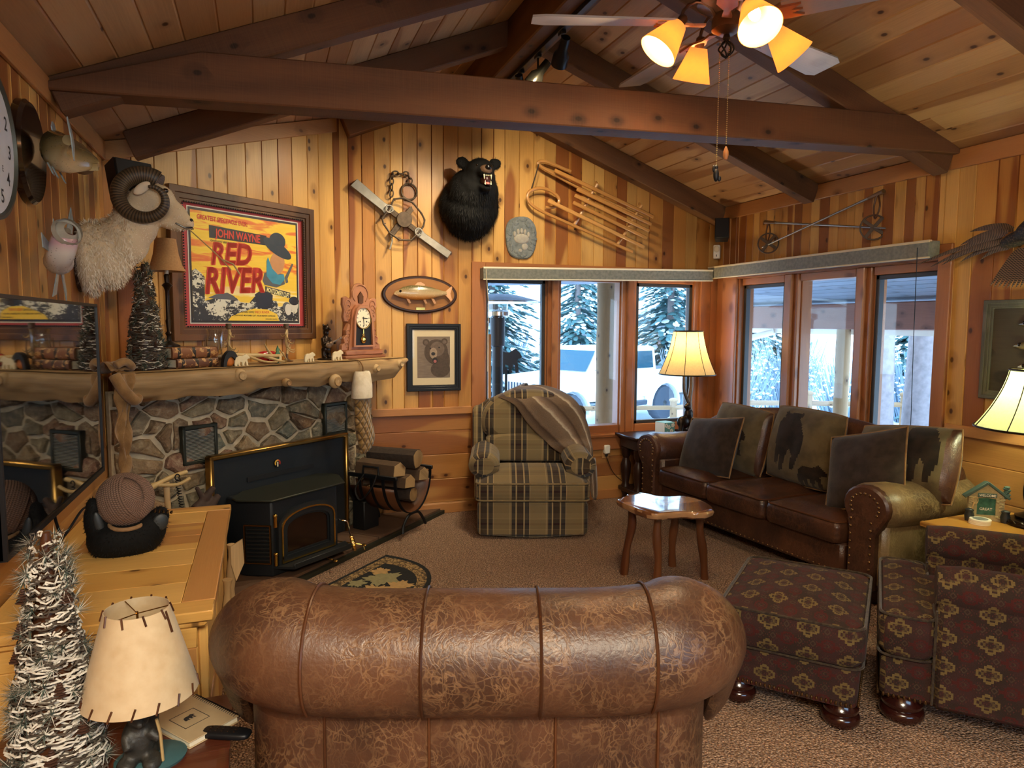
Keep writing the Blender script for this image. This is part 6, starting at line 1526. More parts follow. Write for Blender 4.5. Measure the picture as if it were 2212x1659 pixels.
# ---------------------------------------------------------------- end tables
t = thing('end_table', 'dark carved end table in the corner between sofa and windows', 'end table', (3.0, 5.195, 0), math.radians(0))
W2_, D2_ = .86, .385
mb = MB(); mb.box(0, W2_, 0, D2_, .60, .622, .006, 'x'); mb.box(.02, W2_-.02, .02, D2_-.02, .585, .60, .006, 'x'); obj('top', mb, M['espresso'], t)
mb = MB(); mb.box(.04, W2_-.04, .04, D2_-.04, .50, .585, .006, 'x'); obj('apron', mb, M['espresso'], t)
mb = MB(); mb.box(.03, W2_-.03, .03, D2_-.03, .10, .14, .006, 'x'); obj('lower_shelf', mb, M['espresso'], t)
for x in (.08, W2_-.08):
    for y in (.08, D2_-.08): mb = MB(); mb.lathe([(.03, 0), (.035, .03), (.025, .05), (.045, .10), (.045, .14), (.03, .17), (.045, .27), (.048, .34), (.026, .40), (.04, .43), (.045, .50)], c=(x, y, 0), n=16); obj('turned_leg', mb, M['espresso'], t)
t = thing('oak_end_table', 'light oak end table between the sofa and the kilim armchair', 'end table', (3.34, 2.14, 0), math.radians(4))
mb = MB(); mb.box(0, .66, 0, .56, .53, .555, .006, 'x'); mb.box(.02, .64, .02, .54, .515, .53, .005); obj('top', mb, M['etop'], t)
mb = MB(); mb.box(.0, .03, .0, .56, .527, .557, .006, 'y'); obj('edge_band', mb, M['etop'], t)
mb = MB(); mb.box(.03, .63, .03, .53, .10, .515, .004); obj('dark_cabinet', mb, M['espresso'], t, 'dark stained cabinet body')
mb = MB(); 
for x in (.05, .6):
    for y in (.05, .5): mb.box(x-.025, x+.025, y-.025, y+.025, 0, .1, .004)
obj('plinth', mb, M['espresso'], t)
t = thing('foreground_table', 'reddish mahogany side table holding the parchment lamp and snowy tree', 'side table', (-.71, 1.66, 0), math.radians(0))
mb = MB()
for k in range(6): mb.box(0, .60, k*.1, k*.1+.0995, .412, .44, .0015, 'x')
obj('top', mb, M['dtop'], t)
mb = MB(); mb.box(.03, .57, .03, .57, .34, .412, .004, 'x'); obj('apron', mb, M['dtop'], t)
for x in (.06, .54):
    for y in (.06, .54): mb = MB(); mb.box(x-.03, x+.03, y-.03, y+.03, 0, .34, .004, 'z'); obj('leg', mb, M['dtop'], t)

# ---------------------------------------------------------------- half-round hearth rug
g = NT('rug_border'); p = g.pos(); n = g.noise(p, 45, 3, .6); w = g.vor(p, 26, 'DISTANCE_TO_EDGE'); g.b(col=g.mix(g.ss(n, .5, .56), g.mix(g.ss(w, .02, .06), '#3a2c1c', '#a08458'), '#4a3a26'), rough=.95, nrm=g.bump(n, .5, .004)); M['rugb'] = g.m
M['rugd'] = plain('rug_dark_field', '#15181a', .95, 0, .3, 60, .4); M['rugl'] = plain('rug_leaf_sage', '#8a8460', .95, 0, .3, 50, .4); M['rugt'] = plain('rug_leaf_tan', '#b0905e', .95, 0, .3, 50, .4)
rg = thing('hearth_rug', 'half-round rug with pale oak leaves on black in front of the hearth', 'rug', (.345, 4.285, .001), math.radians(45))
def half(w, d, off=0, n=24): return [(w/2*-1, off), (w/2, off)] + [(w/2*math.cos(pi*k/n)*1, off-d*math.sin(pi*k/n)**.75) for k in range(1, n)]
def flat(name, poly, z0, z1, mt): mb = MB(); slab(mb, poly if sum(poly[i][0]*poly[(i+1) % len(poly)][1]-poly[(i+1) % len(poly)][0]*poly[i][1] for i in range(len(poly))) > 0 else poly[::-1], z0, z1); return obj(name, mb, M[mt], rg)
ro = half(1.16, .60, -.02); flat('dark_edge', ro, 0, .010, 'rugd'); flat('scroll_border', half(1.08, .55, -.045), .010, .0112, 'rugb'); flat('leaf_field', half(.86, .43, -.115), .0112, .0122, 'rugd')
LEAF = []
for k in range(41):
    a = -2.6+5.2*k/40; r = 1*(.62+.38*abs(math.cos(2.5*a)))*(.86+.14*math.sin(17*a)); LEAF.append((r*math.sin(a), r*math.cos(a)))
LEAF += [(.05, -.55), (-.05, -.55)]
for i, (x, y, s, a, mt) in enumerate(((.20, -.27, .145, .5, 'rugl'), (.0, -.34, .12, -1.9, 'rugt'), (-.08, -.22, .10, 1.2, 'rugl'), (.06, -.175, .07, 2.4, 'rugl'), (-.24, -.25, .11, -.6, 'rugt'), (-.17, -.38, .10, 2.9, 'rugl'), (.29, -.18, .075, -.9, 'rugt'), (.14, -.43, .10, -2.6, 'rugt'), (-.33, -.17, .08, .8, 'rugl'))):
    c, s_ = math.cos(a), math.sin(a); pl = [(x+s*(u*c-v*s_), y+s*(u*s_+v*c)) for u, v in LEAF]; flat('woven_leaf', pl, .0122, .0130+.0001*i, mt)
# ================================================================ framed poster (plain stand-in artwork, the lettering kept)
def m_sky():
    g = NT('poster_sky'); p = g.pos(); n = g.noise(g.mp(p, (1.6, 1, 11), (0, 0, 0), (0, .38, 0)), 2.2, 4, .6); z = g.sep(p)[2]
    c = g.ramp(n, [(.36, '#e8c02c'), (.5, '#ecc63a'), (.56, '#e08a2a'), (.64, '#d8662a'), (.72, '#e8b838')]); c2 = g.mix(g.ss(z, -.02, -.2), c, g.mix(g.ss(n, .45, .55), '#eac43a', '#efe0a0'))
    return g.b(col=c2, rough=.5)
M['psky'] = m_sky()
def m_bw():
    g = NT('poster_landscape'); p = g.pos(); n = g.noise(g.mp(p, (1, 1, 1.6)), 42, 4, .8, .65); b = g.noise(g.mp(p, (1, 1, 2)), 7, 2)
    return g.b(col=g.mix(g.ss(g.m2('ADD', n, g.m2('MULTIPLY', g.m2('SUBTRACT', b, .5), .9)), .47, .53), '#2e2e30', '#d8d4be'), rough=.5)
M['pbw'] = m_bw(); M['pred'] = plain('poster_red', '#c8371e', .5, 0, .12, 40); M['pink'] = plain('poster_black', '#242226', .5); M['pcream'] = plain('poster_cream', '#eadf9a', .5); M['pyel'] = plain('poster_yellow', '#ecc63a', .5); M['pblue'] = plain('poster_slate_blue', '#28343e', .5, 0, .25, 25); M['pteal'] = plain('poster_teal', '#3a88a0', .5, 0, .3, 18); M['ptan'] = plain('poster_tan', '#c08a58', .5, 0, .15, 20); M['pmatr'] = plain('mat_oxblood', '#a83a3e', .7); M['pgrey'] = plain('poster_grey', '#5a5a5c', .5); M['pltgrey'] = plain('poster_light_grey', '#cfcabb', .5)
t = thing('framed_poster', 'large framed yellow poster lettered RED RIVER hung over the mantel', 'poster', DG(-.872, 0, 1.957), DA)
pframe(t, 1.135, .95, .092, .045, 'oakf')
fb = MB(); 
for k in range(54):
    x = -.465+.93*k/53
    for z in (-.385, .385): fb.ell((x, -.034, z), (.006, .005, .006), n=6, m=4)
for k in range(44):
    z = -.37+.74*k/43
    for x in (-.476, .476): fb.ell((x, -.034, z), (.006, .005, .006), n=6, m=4)
obj('frame_beading', fb, M['blackm'], t)
mb = MB(); mb.box(-.49, .49, -.012, 0, -.40, .40); obj('mat_board', mb, M['pmatr'], t, 'oxblood red mat')
PW, PH = .83, .69
mb = MB(); mb.box(-PW/2-.022, PW/2+.022, -.014, -.011, -PH/2-.022, PH/2+.022); obj('inner_mat', mb, M['pltgrey'], t); mb = MB(); mb.box(-PW/2-.015, PW/2+.015, -.0145, -.0125, -PH/2-.015, PH/2+.015); obj('inner_border', mb, M['pink'], t)
X = lambda u: -PW/2+u*PW
Z = lambda v: PH/2-v*PH
pp = MB(); pp.box(X(0), X(1), -.0150, -.0130, Z(1), Z(0)); pr_ = obj('poster_print', pp, M['psky'], t)
def lay(poly, mt, y, name='printed_shape'): mb = MB(); mb.prism([(X(u), Z(v)) for u, v in poly], y-.0004, y); return obj(name, mb, M[mt], pr_)
lay([(0, .55), (.03, .53), (.07, .56), (.105, .60), (.10, .82), (.2, .79), (.3, .75), (.38, .78), (.42, .82), (.5, .83), (.56, .76), (.66, .75), (.72, .79), (.78, .80), (.80, .86), (1, .80), (1, 1), (0, 1)], 'pbw', -.0153, 'printed_landscape')
lay([(.13, .79), (.2, .755), (.3, .735), (.36, .765), (.40, .81), (.3, .80), (.2, .80)], 'pgrey', -.0157); lay([(.56, .74), (.60, .71), (.70, .705), (.74, .74), (.73, .86), (.66, .89), (.58, .86)], 'pink', -.0157)
lay([(.30, 1), (.33, .96), (.42, .92), (.55, .88), (.68, .885), (.78, .93), (.80, 1)], 'pyel', -.0160)
lay([(.155, .118), (.69, .150), (.69, .245), (.155, .235)], 'pink', -.0157, 'banner'); lay([(.665, .652), (.925, .705), (.925, .765), (.665, .71)], 'pink', -.0162, 'banner')
# plain hatted figure without a portrait
lay([(.64, .60), (.66, .52), (.72, .50), (.86, .52), (.87, .62), (.78, .66), (.66, .64)], 'pgrey', -.0157)
el = lambda cu, cv, ru, rv, a=0, n=24: [(cu+ru*math.cos(q)*math.cos(a)-rv*math.sin(q)*math.sin(a), cv+ru*math.cos(q)*math.sin(a)+rv*math.sin(q)*math.cos(a)) for q in [2*pi*k/n for k in range(n)]]
lay(el(.795, .41, .075, .12, .15), 'ptan', -.0162, 'printed_figure'); lay([(.685, .40), (.70, .36), (.74, .47), (.80, .53), (.86, .52), (.87, .57), (.82, .63), (.74, .62), (.68, .55)], 'pteal', -.0165, 'printed_scarf')
lay(el(.80, .265, .165, .062, .55), 'pblue', -.0166, 'printed_hat'); lay(el(.80, .19, .085, .085, .5), 'pblue', -.0168, 'printed_hat'); lay([(.87, .55), (.95, .40), (.965, .41), (.90, .56), (.905, .6), (.88, .61)], 'pgrey', -.0168)
lay(el(.90, .88, .035, .06), 'pltgrey', -.0165); lay(el(.885, .85, .045, .045), 'pgrey', -.0163); lay(el(.965, .83, .045, .07), 'pltgrey', -.0165); lay(el(.965, .79, .055, .045), 'pink', -.0167)
def word(s_, u, v, h, w, mt, y=-.0170, rot=0, sh=0, al='LEFT'):
    mb = MB(T(X(u), 0, Z(v)) @ RY(rot)); mb.text(s_, 0, 0, h*PH, y, w*PW, sh=sh, bold=.03 if h > .04 else .012); return obj('lettering', mb, M[mt], pr_, sm=0)
word('GREATEST SPECTACLE EVER!', .055, .075, .042, .45, 'pred', rot=.02); word('JOHN WAYNE', .205, .218, .075, .42, 'pred', rot=.02); word("HOWARD HAWKS' GREAT PRODUCTION", .16, .268, .020, .24, 'pink', rot=.02)
for w_, u, v, h, ww in (('RED', .165, .475, .20, .38), ('RIVER', .105, .745, .235, .55)):
    for dx, dz in ((0, 0), (.004, 0), (-.004, 0), (.002, .004), (-.002, -.004)): word(w_, u+dx, v+dz, h, ww, 'pred', -.0170-.00002*abs(dx)*100, rot=-.06, sh=.25)
word('MONTGOMERY CLIFT', .675, .705, .046, .24, 'pcream', rot=.19); word("HOWARD HAWKS'", .42, .925, .022, .13, 'pink'); word("RED RIVER", .56, .925, .024, .14, 'pred'); word('JOHN WAYNE - MONTGOMERY CLIFT - WALTER BRENNAN - JOANNE DRU', .36, .957, .016, .40, 'pink'); word('HOWARD HAWKS', .66, .99, .015, .12, 'pink')
mb = MB(); mb.box(-.48, .48, -.0215, -.0205, -.39, .39); obj('picture_glass', mb, M['pglass'], t)

# ================================================================ on the mantel
MZ = 1.336
def dg_thing(n, lab, cat, s, o, z=MZ, rz=0, group=None): return thing(n, lab, cat, DG(s, o, z), DA+rz, group)
def twig_tree(name, lab, loc, h, r, frost, seed, n=900, cones=14):
    rr = random.Random(seed); t = thing(name, lab, 'tabletop tree', loc)
    mb = MB(); mb.lathe([(r*.8, 0), (r*.82, .02*h), (r*.35, .6*h), (.01, h*.97)], n=14); obj('core', mb, M['walnut'], t)
    tw = MB(); fr = MB(); nd = MB()
    for k in range(n):
        z = h*(1-rr.random()**.6)*.97+.01; R0 = r*(1-.72*(z/h))*rr.uniform(.72, 1.0); a = rr.uniform(0, 2*pi); L = rr.uniform(.25, .75)*(.6+.4*r/.1); da = L*rr.choice((-1, 1)); 
        pts = [(R0*(1+.12*math.sin(pi*q/3))*math.cos(a+da*q/3), R0*(1+.12*math.sin(pi*q/3))*math.sin(a+da*q/3), z+(rr.uniform(-.1, .1)*r)*q/3) for q in range(4)]
        b = fr if rr.random() < frost else tw; b.tube(pts, .0026 if b is fr else .0022, 3)
    for k in range(int(n*.06)):
        z = h*(1-rr.random()**.7)*.98+.01; R0 = r*(1-.72*(z/h)); a = rr.uniform(0, 2*pi); c = Vector((R0*math.cos(a), R0*math.sin(a), z)); nrm = Vector((math.cos(a), math.sin(a), .3))
        for j in range(30):
            d = (nrm*.6+Vector((rr.gauss(0, 1), rr.gauss(0, 1), rr.gauss(0, 1)))*.55).normalized(); L = rr.uniform(.022, .046)*(.75+r*3); sd = d.cross(Vector((.3, .1, 1))).normalized()*.0014
            (fr if rr.random() < frost*.9 else nd).add([c-sd, c+sd, c+d*L], [(0, 1, 2)])
    obj('twigs', tw, M['twigb'], t, sm=0); obj('frosted_twigs', fr, M['frost'], t, sm=0); obj('needle_sprays', nd, M['pneedle'], t, sm=0)
    for k in range(cones):
        z = h*rr.uniform(.05, .85); R0 = r*(1-.72*(z/h))*1.02; a = rr.uniform(0, 2*pi); mb = MB(T(R0*math.cos(a), R0*math.sin(a), z)); q = .012+.05*r
        for j in range(6): mb.lathe([(q*(1-.13*j)*.5, -q+j*q*.33), (q*(1-.13*j), -q+j*q*.33+.003), (q*.3, -q+(j+1)*q*.33)], n=8)
        obj('pine_cone', mb, M['cone'], t)
    return t
M['twigb'] = plain('grey_twig', '#4a4036', .9, 0, .4, 60); M['frost'] = plain('frosted_twig', '#cfc9bc', .9, 0, .2, 60); M['pneedle'] = plain('dusty_needle', '#4c5a50', .8, 0, .4, 40); M['cone'] = plain('pine_cone_brown', '#4a2e20', .7, 0, .3, 60)
twig_tree('twig_tree', 'grey twig tabletop tree at the television end of the mantel', DG(-1.76, .29, MZ), .60, .105, .14, 3, 1900, 8)
twig_tree('snowy_tree', 'frosted tabletop tree with pine cones standing beside the parchment lamp', (-.520, 1.985, .44), .655, .112, .5, 9, 2300, 18)
# two old books, candlestick lamp on top of them
def book(lab, s, o, z, w, d, h, rz, col):
    t = dg_thing('old_book', lab, 'book', s, o, z, rz, 'old leather books on the mantel')
    g = NT('worn_leather_'+str(h)); n = g.noise(g.pos(), 40, 4, .6); u = g.m2('FRACT', g.m2('MULTIPLY', g.sep(g.pos())[0], 11)); g.b(col=g.mix(g.m2('GREATER_THAN', n, .58), g.mix(g.m2('GREATER_THAN', u, .78), col, '#20160f'), '#b08450'), rough=.6)
    mb = MB(); mb.box(-w/2, w/2, -d/2, d/2, 0, .006, .002); mb.box(-w/2, w/2, -d/2, d/2, h-.006, h, .002)
    rs = [[(x, -d/2-.012*math.sin(a), h/2-h/2*math.cos(a)) for a in [pi*k/8 for k in range(9)]]+[(x, -d/2+.006, h), (x, -d/2+.006, 0)] for x in (-w/2, w/2)]; mb.rings(rs); obj('cover', mb, g.m, t)
    mb = MB(); mb.box(-w/2+.006, w/2-.006, -d/2+.006, d/2-.006, .006, h-.006); obj('pages', mb, M['cream'], t); return t
book('lower of the two worn leather books stacked on the mantel', -1.50, .26, MZ, .27, .19, .055, .05, '#5a3420'); book('upper of the two worn leather books under the candlestick lamp', -1.50, .25, MZ+.056, .28, .19, .064, -.04, '#7a4a28')
t = dg_thing('candlestick_lamp', 'tall dark candlestick lamp with a tan bell shade behind the ram', 'lamp', -1.57, .20, MZ+.1215)
mb = MB(); mb.lathe([(.06, 0), (.06, .008), (.03, .02), (.014, .035), (.012, .06), (.02, .075), (.010, .09), (.016, .15), (.012, .16), (.011, .32), (.018, .34), (.03, .355), (.012, .37), (.016, .41), (.01, .42)], n=18); obj('stem', mb, M['bronze'], t)
mb = MB(); mb.lathe([(.011, .42), (.011, .47)]); obj('candle_sleeve', mb, M['cream'], t)
g = NT('tan_parchment'); n = g.noise(g.pos(), 120, 3); g.b(col=g.mix(n, '#8a6038', '#b58a58'), rough=.8); M['tanshade'] = g.m
mb = MB(); mb.lathe([(.105, .435), (.085, .47), (.068, .53), (.056, .62), (.054, .62), (.066, .53), (.083, .47), (.103, .435)], n=32, caps=False); obj('lamp_shade', mb, M['tanshade'], t)
# hurricane glass in an antler holder
t = dg_thing('hurricane_glass', 'clear hurricane glass held in an antler ring on the mantel', 'candle holder', -1.335, .30)
mb = MB(); mb.lathe([(.0, .075), (.03, .08), (.045, .11), (.05, .16), (.048, .20), (.056, .225), (.0545, .225), (.046, .2), (.048, .16), (.043, .11), (.0, .085)], n=28, caps=False); obj('glass_bowl', mb, M['vase'], t)
for k in range(5):
    a = 2*pi*k/5+.3; mb = MB(); mb.tube(smooth([(.02*math.cos(a), .02*math.sin(a), .06), (.05*math.cos(a), .05*math.sin(a), .065), (.068*math.cos(a+.2), .068*math.sin(a+.2), .10), (.064*math.cos(a+.3), .064*math.sin(a+.3), .17)], 4), [.011-.0008*j for j in range(13)], 8); obj('antler_tine', mb, M['boned'], t)
mb = MB(); mb.ell((0, 0, .055), (.045, .045, .022)); mb.lathe([(.04, 0), (.03, .03), (.02, .05)]); obj('base', mb, M['boned'], t)
def candlestick(lab, s, o, seed):
    rr = random.Random(seed); t = dg_thing('antler_candlestick', lab, 'candlestick', s, o, MZ, 0, 'antler candlesticks on the mantel')
    mb = MB(); mb.lathe([(.04, 0), (.042, .006), (.02, .012), (.008, .02), (.007, .06)], n=18); obj('foot', mb, M['bronzel'], t)
    mb = MB(); mb.tube(smooth([(0, 0, .05), (.008, .004, .09), (-.006, 0, .14), (.004, 0, .19), (0, 0, .225)], 4), .009, 8); ste = obj('antler_stem', mb, M['bone'], t)
    for k in range(9):
        z = .07+.14*k/9; a = rr.uniform(0, 6.3); L = .05-.002*k; mb = MB(); mb.tube(smooth([(0, 0, z+.02), (L*.5*math.cos(a), L*.5*math.sin(a), z-.002), (L*math.cos(a), L*math.sin(a), z-.008), (L*1.2*math.cos(a), L*1.2*math.sin(a), z+.006)], 3), [.006-.0005*j for j in range(10)], 6); obj('tine', mb, M['bone'], ste)
    mb = MB(); mb.lathe([(.008, .22), (.016, .225), (.019, .255), (.014, .257), (.012, .24)], n=16); obj('candle_cup', mb, M['bronzel'], t)
candlestick('antler candlestick nearer the hurricane glass', -1.205, .25, 1); candlestick('antler candlestick nearer the standing bear figure', -.758, .25, 2)
# white cut-out bears
bearw = plain('painted_cream_wood', '#d8c9a4', .6, 0, .15, 40)
for lab, s, o, sz, fl2, rz in (('cream cut-out bear at the foot of the hurricane glass', -1.245, .42, .072, 1, -.1), ('cream cut-out bear half hidden beside the red ornament', -.905, .36, .058, 1, .9), ('cream cut-out bear below the second antler candlestick', -.695, .40, .066, 1, 0), ('cream cut-out bear in front of the standing bear figure', -.44, .40, .074, 1, 0)):
    t = dg_thing('bear_cutout', lab, 'ornament', s, o, MZ, rz, 'cream wooden bear cut-outs'); mb = MB(); mb.prism([((x-.5)*sz*1.35*fl2, z*sz) for x, z in BEARSIL], -.006, .006, .002); obj('bear_shape', mb, bearw, t)
# lying deer antler
t = dg_thing('shed_antler', 'pale branching shed antler lying along the mantel', 'antler', -1.05, .36)
mb = MB(); mb.tube(smooth([(-.26, 0, .07), (-.15, .0, .062), (.0, -.01, .055), (.13, .0, .048), (.19, .03, .06)], 5), [.014]*4+[.0135]*6+[.012]*11, 10); mb2 = mb; bt = obj('main_beam', mb, M['bone'], t)
for p, q, r in (((.02, 0, .05), (.14, -.06, .012), (.04, -.12, .10)), ((-.12, 0, .06), (-.03, -.06, .02), (.06, -.08, .014)), ((-.20, 0, .065), (-.24, -.02, .03), (-.20, -.05, .012)), ((.08, 0, .05), (.03, -.02, .09), (.0, -.03, .13))): mb = MB(); mb.tube(smooth([p, q, r], 5), [.011-.0008*j for j in range(11)], 8); obj('tine', mb, M['bone'], bt)
# red ornament with a green tree
t = dg_thing('red_ornament', 'shiny red ornament with white lettering behind the antler', 'ornament', -.945, .28)
redm = plain('red_enamel', '#a01218', .2, coat=.4)
mb = MB(); mb.ell((0, 0, .04), (.085, .03, .04), .8, .9); obj('red_body', mb, redm, t); mb = MB(); mb.text('12', -.01, .02, .035, -.034, .05); obj('lettering', mb, M['white'], t)
t = dg_thing('felt_tree', 'tiny green tree ornament beside the red ornament', 'ornament', -.925, .36)
mb = MB(); mb.prism([(-.004, 0), (.004, 0), (.004, .03), (.026, .03), (.012, .055), (.02, .055), (.008, .08), (.014, .08), (0, .115), (-.014, .08), (-.008, .08), (-.02, .055), (-.012, .055), (-.026, .03), (-.004, .03)], -.004, .004); obj('tree_shape', mb, plain('sage_felt', '#4f7a5e', .9), t)
t = dg_thing('black_arch_ornament', 'small black arched ornament with an orange centre beside the books', 'ornament', -1.315, .40)
mb = MB(); o = [(.055*math.cos(a), .095*math.sin(a)) for a in [pi*k/14 for k in range(15)]]; frame_of(mb, o, [(x*.6, z*.62) for x, z in o], -.02, .01); obj('black_arch', mb, M['blackm'], t)
mb = MB(); mb.ell((0, 0, .03), (.034, .012, .03)); obj('orange_centre', mb, plain('orange_glaze', '#b5651e', .5, 0, .2, 50), t)
# bronze standing bear playing a guitar
t = dg_thing('bear_figurine', 'dark bronze bear figurine standing with a guitar on the mantel', 'figurine', -.425, .27)
mb = MB(); mb.ell((0, 0, .12), (.034, .03, .06)); mb.ell((0, -.005, .075), (.036, .03, .035)); 
for s_ in (-1, 1): mb.cyl((s_*.02, 0, .08), (s_*.024, -.004, .02), .019, .016, 10); mb.ell((s_*.025, -.012, .012), (.017, .025, .012)); mb.cyl((s_*.03, 0, .155), (s_*.052, -.03, .115), .014, .011, 8); mb.cyl((s_*.052, -.03, .115), (s_*.03+.02, -.045, .13), .011, .010, 8); mb.ell((s_*.02, .0, .248), (.009, .006, .010))
mb.ell((0, -.004, .195), (.022, .02, .03)); mb.ell((0, -.008, .225), (.027, .025, .025)); mb.ell((.002, -.035, .22), (.012, .016, .011)); me = fuse(mb, .0045, 3); obj('bear_body', me, M['bronze'], t)
mb = MB(); mb.ell((-.015, -.045, .105), (.03, .010, .022)); mb.ell((.01, -.045, .115), (.02, .010, .017)); mb.box(.0, .10, -.050, -.043, -.005, .005, .001, M=T(0, 0, .118) @ RY(-.35)); mb.box(.095, .115, -.052, -.043, -.009, .009, .002, M=T(0, 0, .118) @ RY(-.35)); obj('guitar', mb, M['bronzel'], t)
mb = MB(); mb.lathe([(.06, 0), (.062, .006), (.05, .012)], n=20); obj('base', mb, M['bronze'], t)
# carved shelf clock
t = dg_thing('shelf_clock', 'carved oak gingerbread clock with a pendulum at the end of the mantel', 'clock', -.075, .26)
mb = MB(); mb.box(-.215, .215, -.07, .07, 0, .022, .004, 'x'); mb.box(-.20, .20, -.06, .065, .022, .062, .008, 'x'); obj('base', mb, M['clockw'], t)
mb = MB(); mb.prism([(-.145, .062), (.145, .062), (.10, .36), (.06, .40), (-.06, .40), (-.10, .36)], -.03, .055, 0, 'z'); obj('case', mb, M['clockw'], t)
cr = [(.10, .33), (.125, .27), (.165, .275), (.175, .31), (.165, .36), (.18, .40), (.175, .45), (.14, .46), (.10, .44), (.085, .46), (.085, .51), (.055, .55), (0, .565)]
mb = MB(); mb.prism(cr+[(-x, z) for x, z in cr[::-1][1:]], -.012, .012, .004); 
for s_ in (-1, 1):
    for q in range(4): mb.tube([(s_*(.13+.03*math.cos(a)*(1-.15*q)), -.014, .40+.035*math.sin(a)*(1-.15*q)-.03*q) for a in [2*pi*k/14 for k in range(12)]], .0035, 5)
mb.tube([(.10*math.sin(a*1.0)*.8, -.014, .48+.07*math.cos(a)) for a in [-2.4+4.8*k/20 for k in range(21)]], .005, 6); obj('carved_crest', mb, M['clockw'], t)
for s_ in (-1, 1):
    sw = [(s_*.125, .062), (s_*.205, .062), (s_*.20, .10), (s_*.175, .115), (s_*.185, .15), (s_*.155, .175), (s_*.16, .21), (s_*.128, .26), (s_*.115, .25)]; mb = MB(); mb.prism(sw, -.02, .01, .003)
    for q in range(3): mb.tube([(s_*(.155+.016*math.cos(a)-.008*q), -.023, .10+.05*q+.016*math.sin(a)) for a in [2*pi*k/12 for k in range(10)]], .003, 5)
    obj('carved_side', mb, M['clockw'], t)
fan_ = MB()
for k in range(7): a = -.36+.12*k; fan_.prism([(.055*math.sin(a-.06)*1, .415), (.055*math.sin(a+.06), .415), (.07*math.sin(a+.05), .50-.01*abs(k-3)), (.07*math.sin(a-.05), .50-.01*abs(k-3))], -.022, -.010)
obj('shell_crest', fan_, M['oakf'], t)
mb = MB(); oc = [(-.112, .085), (.112, .085), (.10, .30), (.075, .37), (.04, .395), (-.04, .395), (-.075, .37), (-.10, .30)]; oi = [(x*.82, .085+(z-.085)*.90+.012) for x, z in oc]; frame_of(mb, oc, oi, -.052, -.03); dr2 = obj('door', mb, M['clockw'], t)
mb = MB(); mb.prism(oi, -.036, -.031); obj('dark_interior', mb, M['blackm'], dr2)
mb = MB(); mb.disc((0, .302), .078, .078, -.041, -.036, 36); dl = obj('dial', mb, M['cream'], dr2); mb = MB(); mb.tube([(.08*math.cos(a), -.044, .302+.08*math.sin(a)) for a in [2*pi*k/36 for k in range(36)]], .005, 6, True); obj('dial_ring', mb, M['brass'], dl)
mb = MB()
for k in range(12): a = 2*pi*k/12; mb.box(-.002, .002, -.0425, -.041, .054, .068, M=T(0, 0, .302) @ RY(a))
mb.prism([(-.003, -.01), (.003, -.01), (.002, .045), (-.002, .045)], -.0445, -.043, M=T(0, 0, .302) @ RY(1.62)); mb.prism([(-.003, -.01), (.003, -.01), (.0015, .06), (-.0015, .06)], -.046, -.0445, M=T(0, 0, .302) @ RY(3.05))
for x in (-.034, .034): mb.disc((x, .275), .006, .006, -.043, -.041, 10)
obj('hands_and_markers', mb, M['ink'], dl)
mb = MB(); mb.box(-.004, .004, -.044, -.041, .13, .225); mb.ell((0, -.043, .175), (.012, .004, .010)); mb.lathe([(.0, 0), (.026, 0), (.028, .003), (.02, .007), (.012, .004), (.0, .006)], c=(0, -.040, .14), n=24, M=RX(pi/2)); obj('pendulum', mb, M['gold'], dr2)
# stocking and draped leather
t = dg_thing('quilted_stocking', 'gold quilted stocking with a cream fleece cuff hanging from the mantel', 'stocking', -.335, .525, .66)
g = NT('quilted_gold'); u, v = g.sep(g.pos())[0], g.sep(g.pos())[2]; a = g.m2('PINGPONG', g.m2('ADD', u, g.m2('MULTIPLY', v, .55)), .022); b = g.m2('PINGPONG', g.m2('SUBTRACT', u, g.m2('MULTIPLY', v, .55)), .022); q = g.m2('MINIMUM', a, b); n = g.noise(g.pos(), 25, 3)
g.b(col=g.mix(g.ss(q, 0, .006), '#4a331a', g.mix(n, '#7a5a2c', '#a8844a')), rough=.5, sheen=.3, nrm=g.bump(g.ss(q, 0, .02), .8, .012)); M['quilt'] = g.m
def blobtube(pts, rx, ry, n=18):
    return [[(p[0]+rx[i]*math.cos(a), p[1]+ry[i]*math.sin(a), p[2]) for a in [2*pi*k/n for k in range(n)]] for i, p in enumerate(pts)]
mb = MB(); P_ = [(-.0, 0, .44), (.0, 0, .36), (.005, 0, .28), (.02, 0, .20), (.045, 0, .13), (.045, 0, .06), (.02, 0, .015), (.0, 0, 0)]; mb.rings(blobtube(P_, [.062, .066, .070, .080, .086, .07, .045, .012], [.045, .045, .045, .045, .042, .036, .03, .01])); 
fo = MB(); obj('stocking_body', mb, M['quilt'], t, mods=[('SUBSURF', dict(levels=1, render_levels=1))])
mb = MB(); mb.rings(blobtube([(-.005, -.01, .40), (-.008, -.012, .41), (-.005, -.012, .50), (.0, -.01, .585), (.0, -.01, .60), (.0, -.008, .585), (.0, -.008, .47)], [.07, .086, .084, .066, .055, .045, .03], [.05, .062, .060, .05, .042, .034, .02])); obj('fleece_cuff', mb, M['linen'], t)
mb = MB(); mb.tube(smooth([(.0, .0, .56), (.0, -.02, .62), (.0, .02, .672), (.0, .12, .676)], 4), .005, 6); obj('hanging_loop', mb, M['suede'], t)
t = dg_thing('leather_drape', 'crumpled tan suede hide draped over the television end of the mantel', 'hide', -2.03, .50, .84, .25)
def ribbon(rows, name, thick=.006):
    n = len(rows[0]); v = [p for r in rows for p in r]; f = [(i*n+j, i*n+j+1, (i+1)*n+j+1, (i+1)*n+j) for i in range(len(rows)-1) for j in range(n-1)]
    mb = MB(); mb.add(v, f); return obj(name, mb, M['suede'], t, mods=[('SOLIDIFY', dict(thickness=thick)), ('SUBSURF', dict(levels=1, render_levels=1))])
rows = []
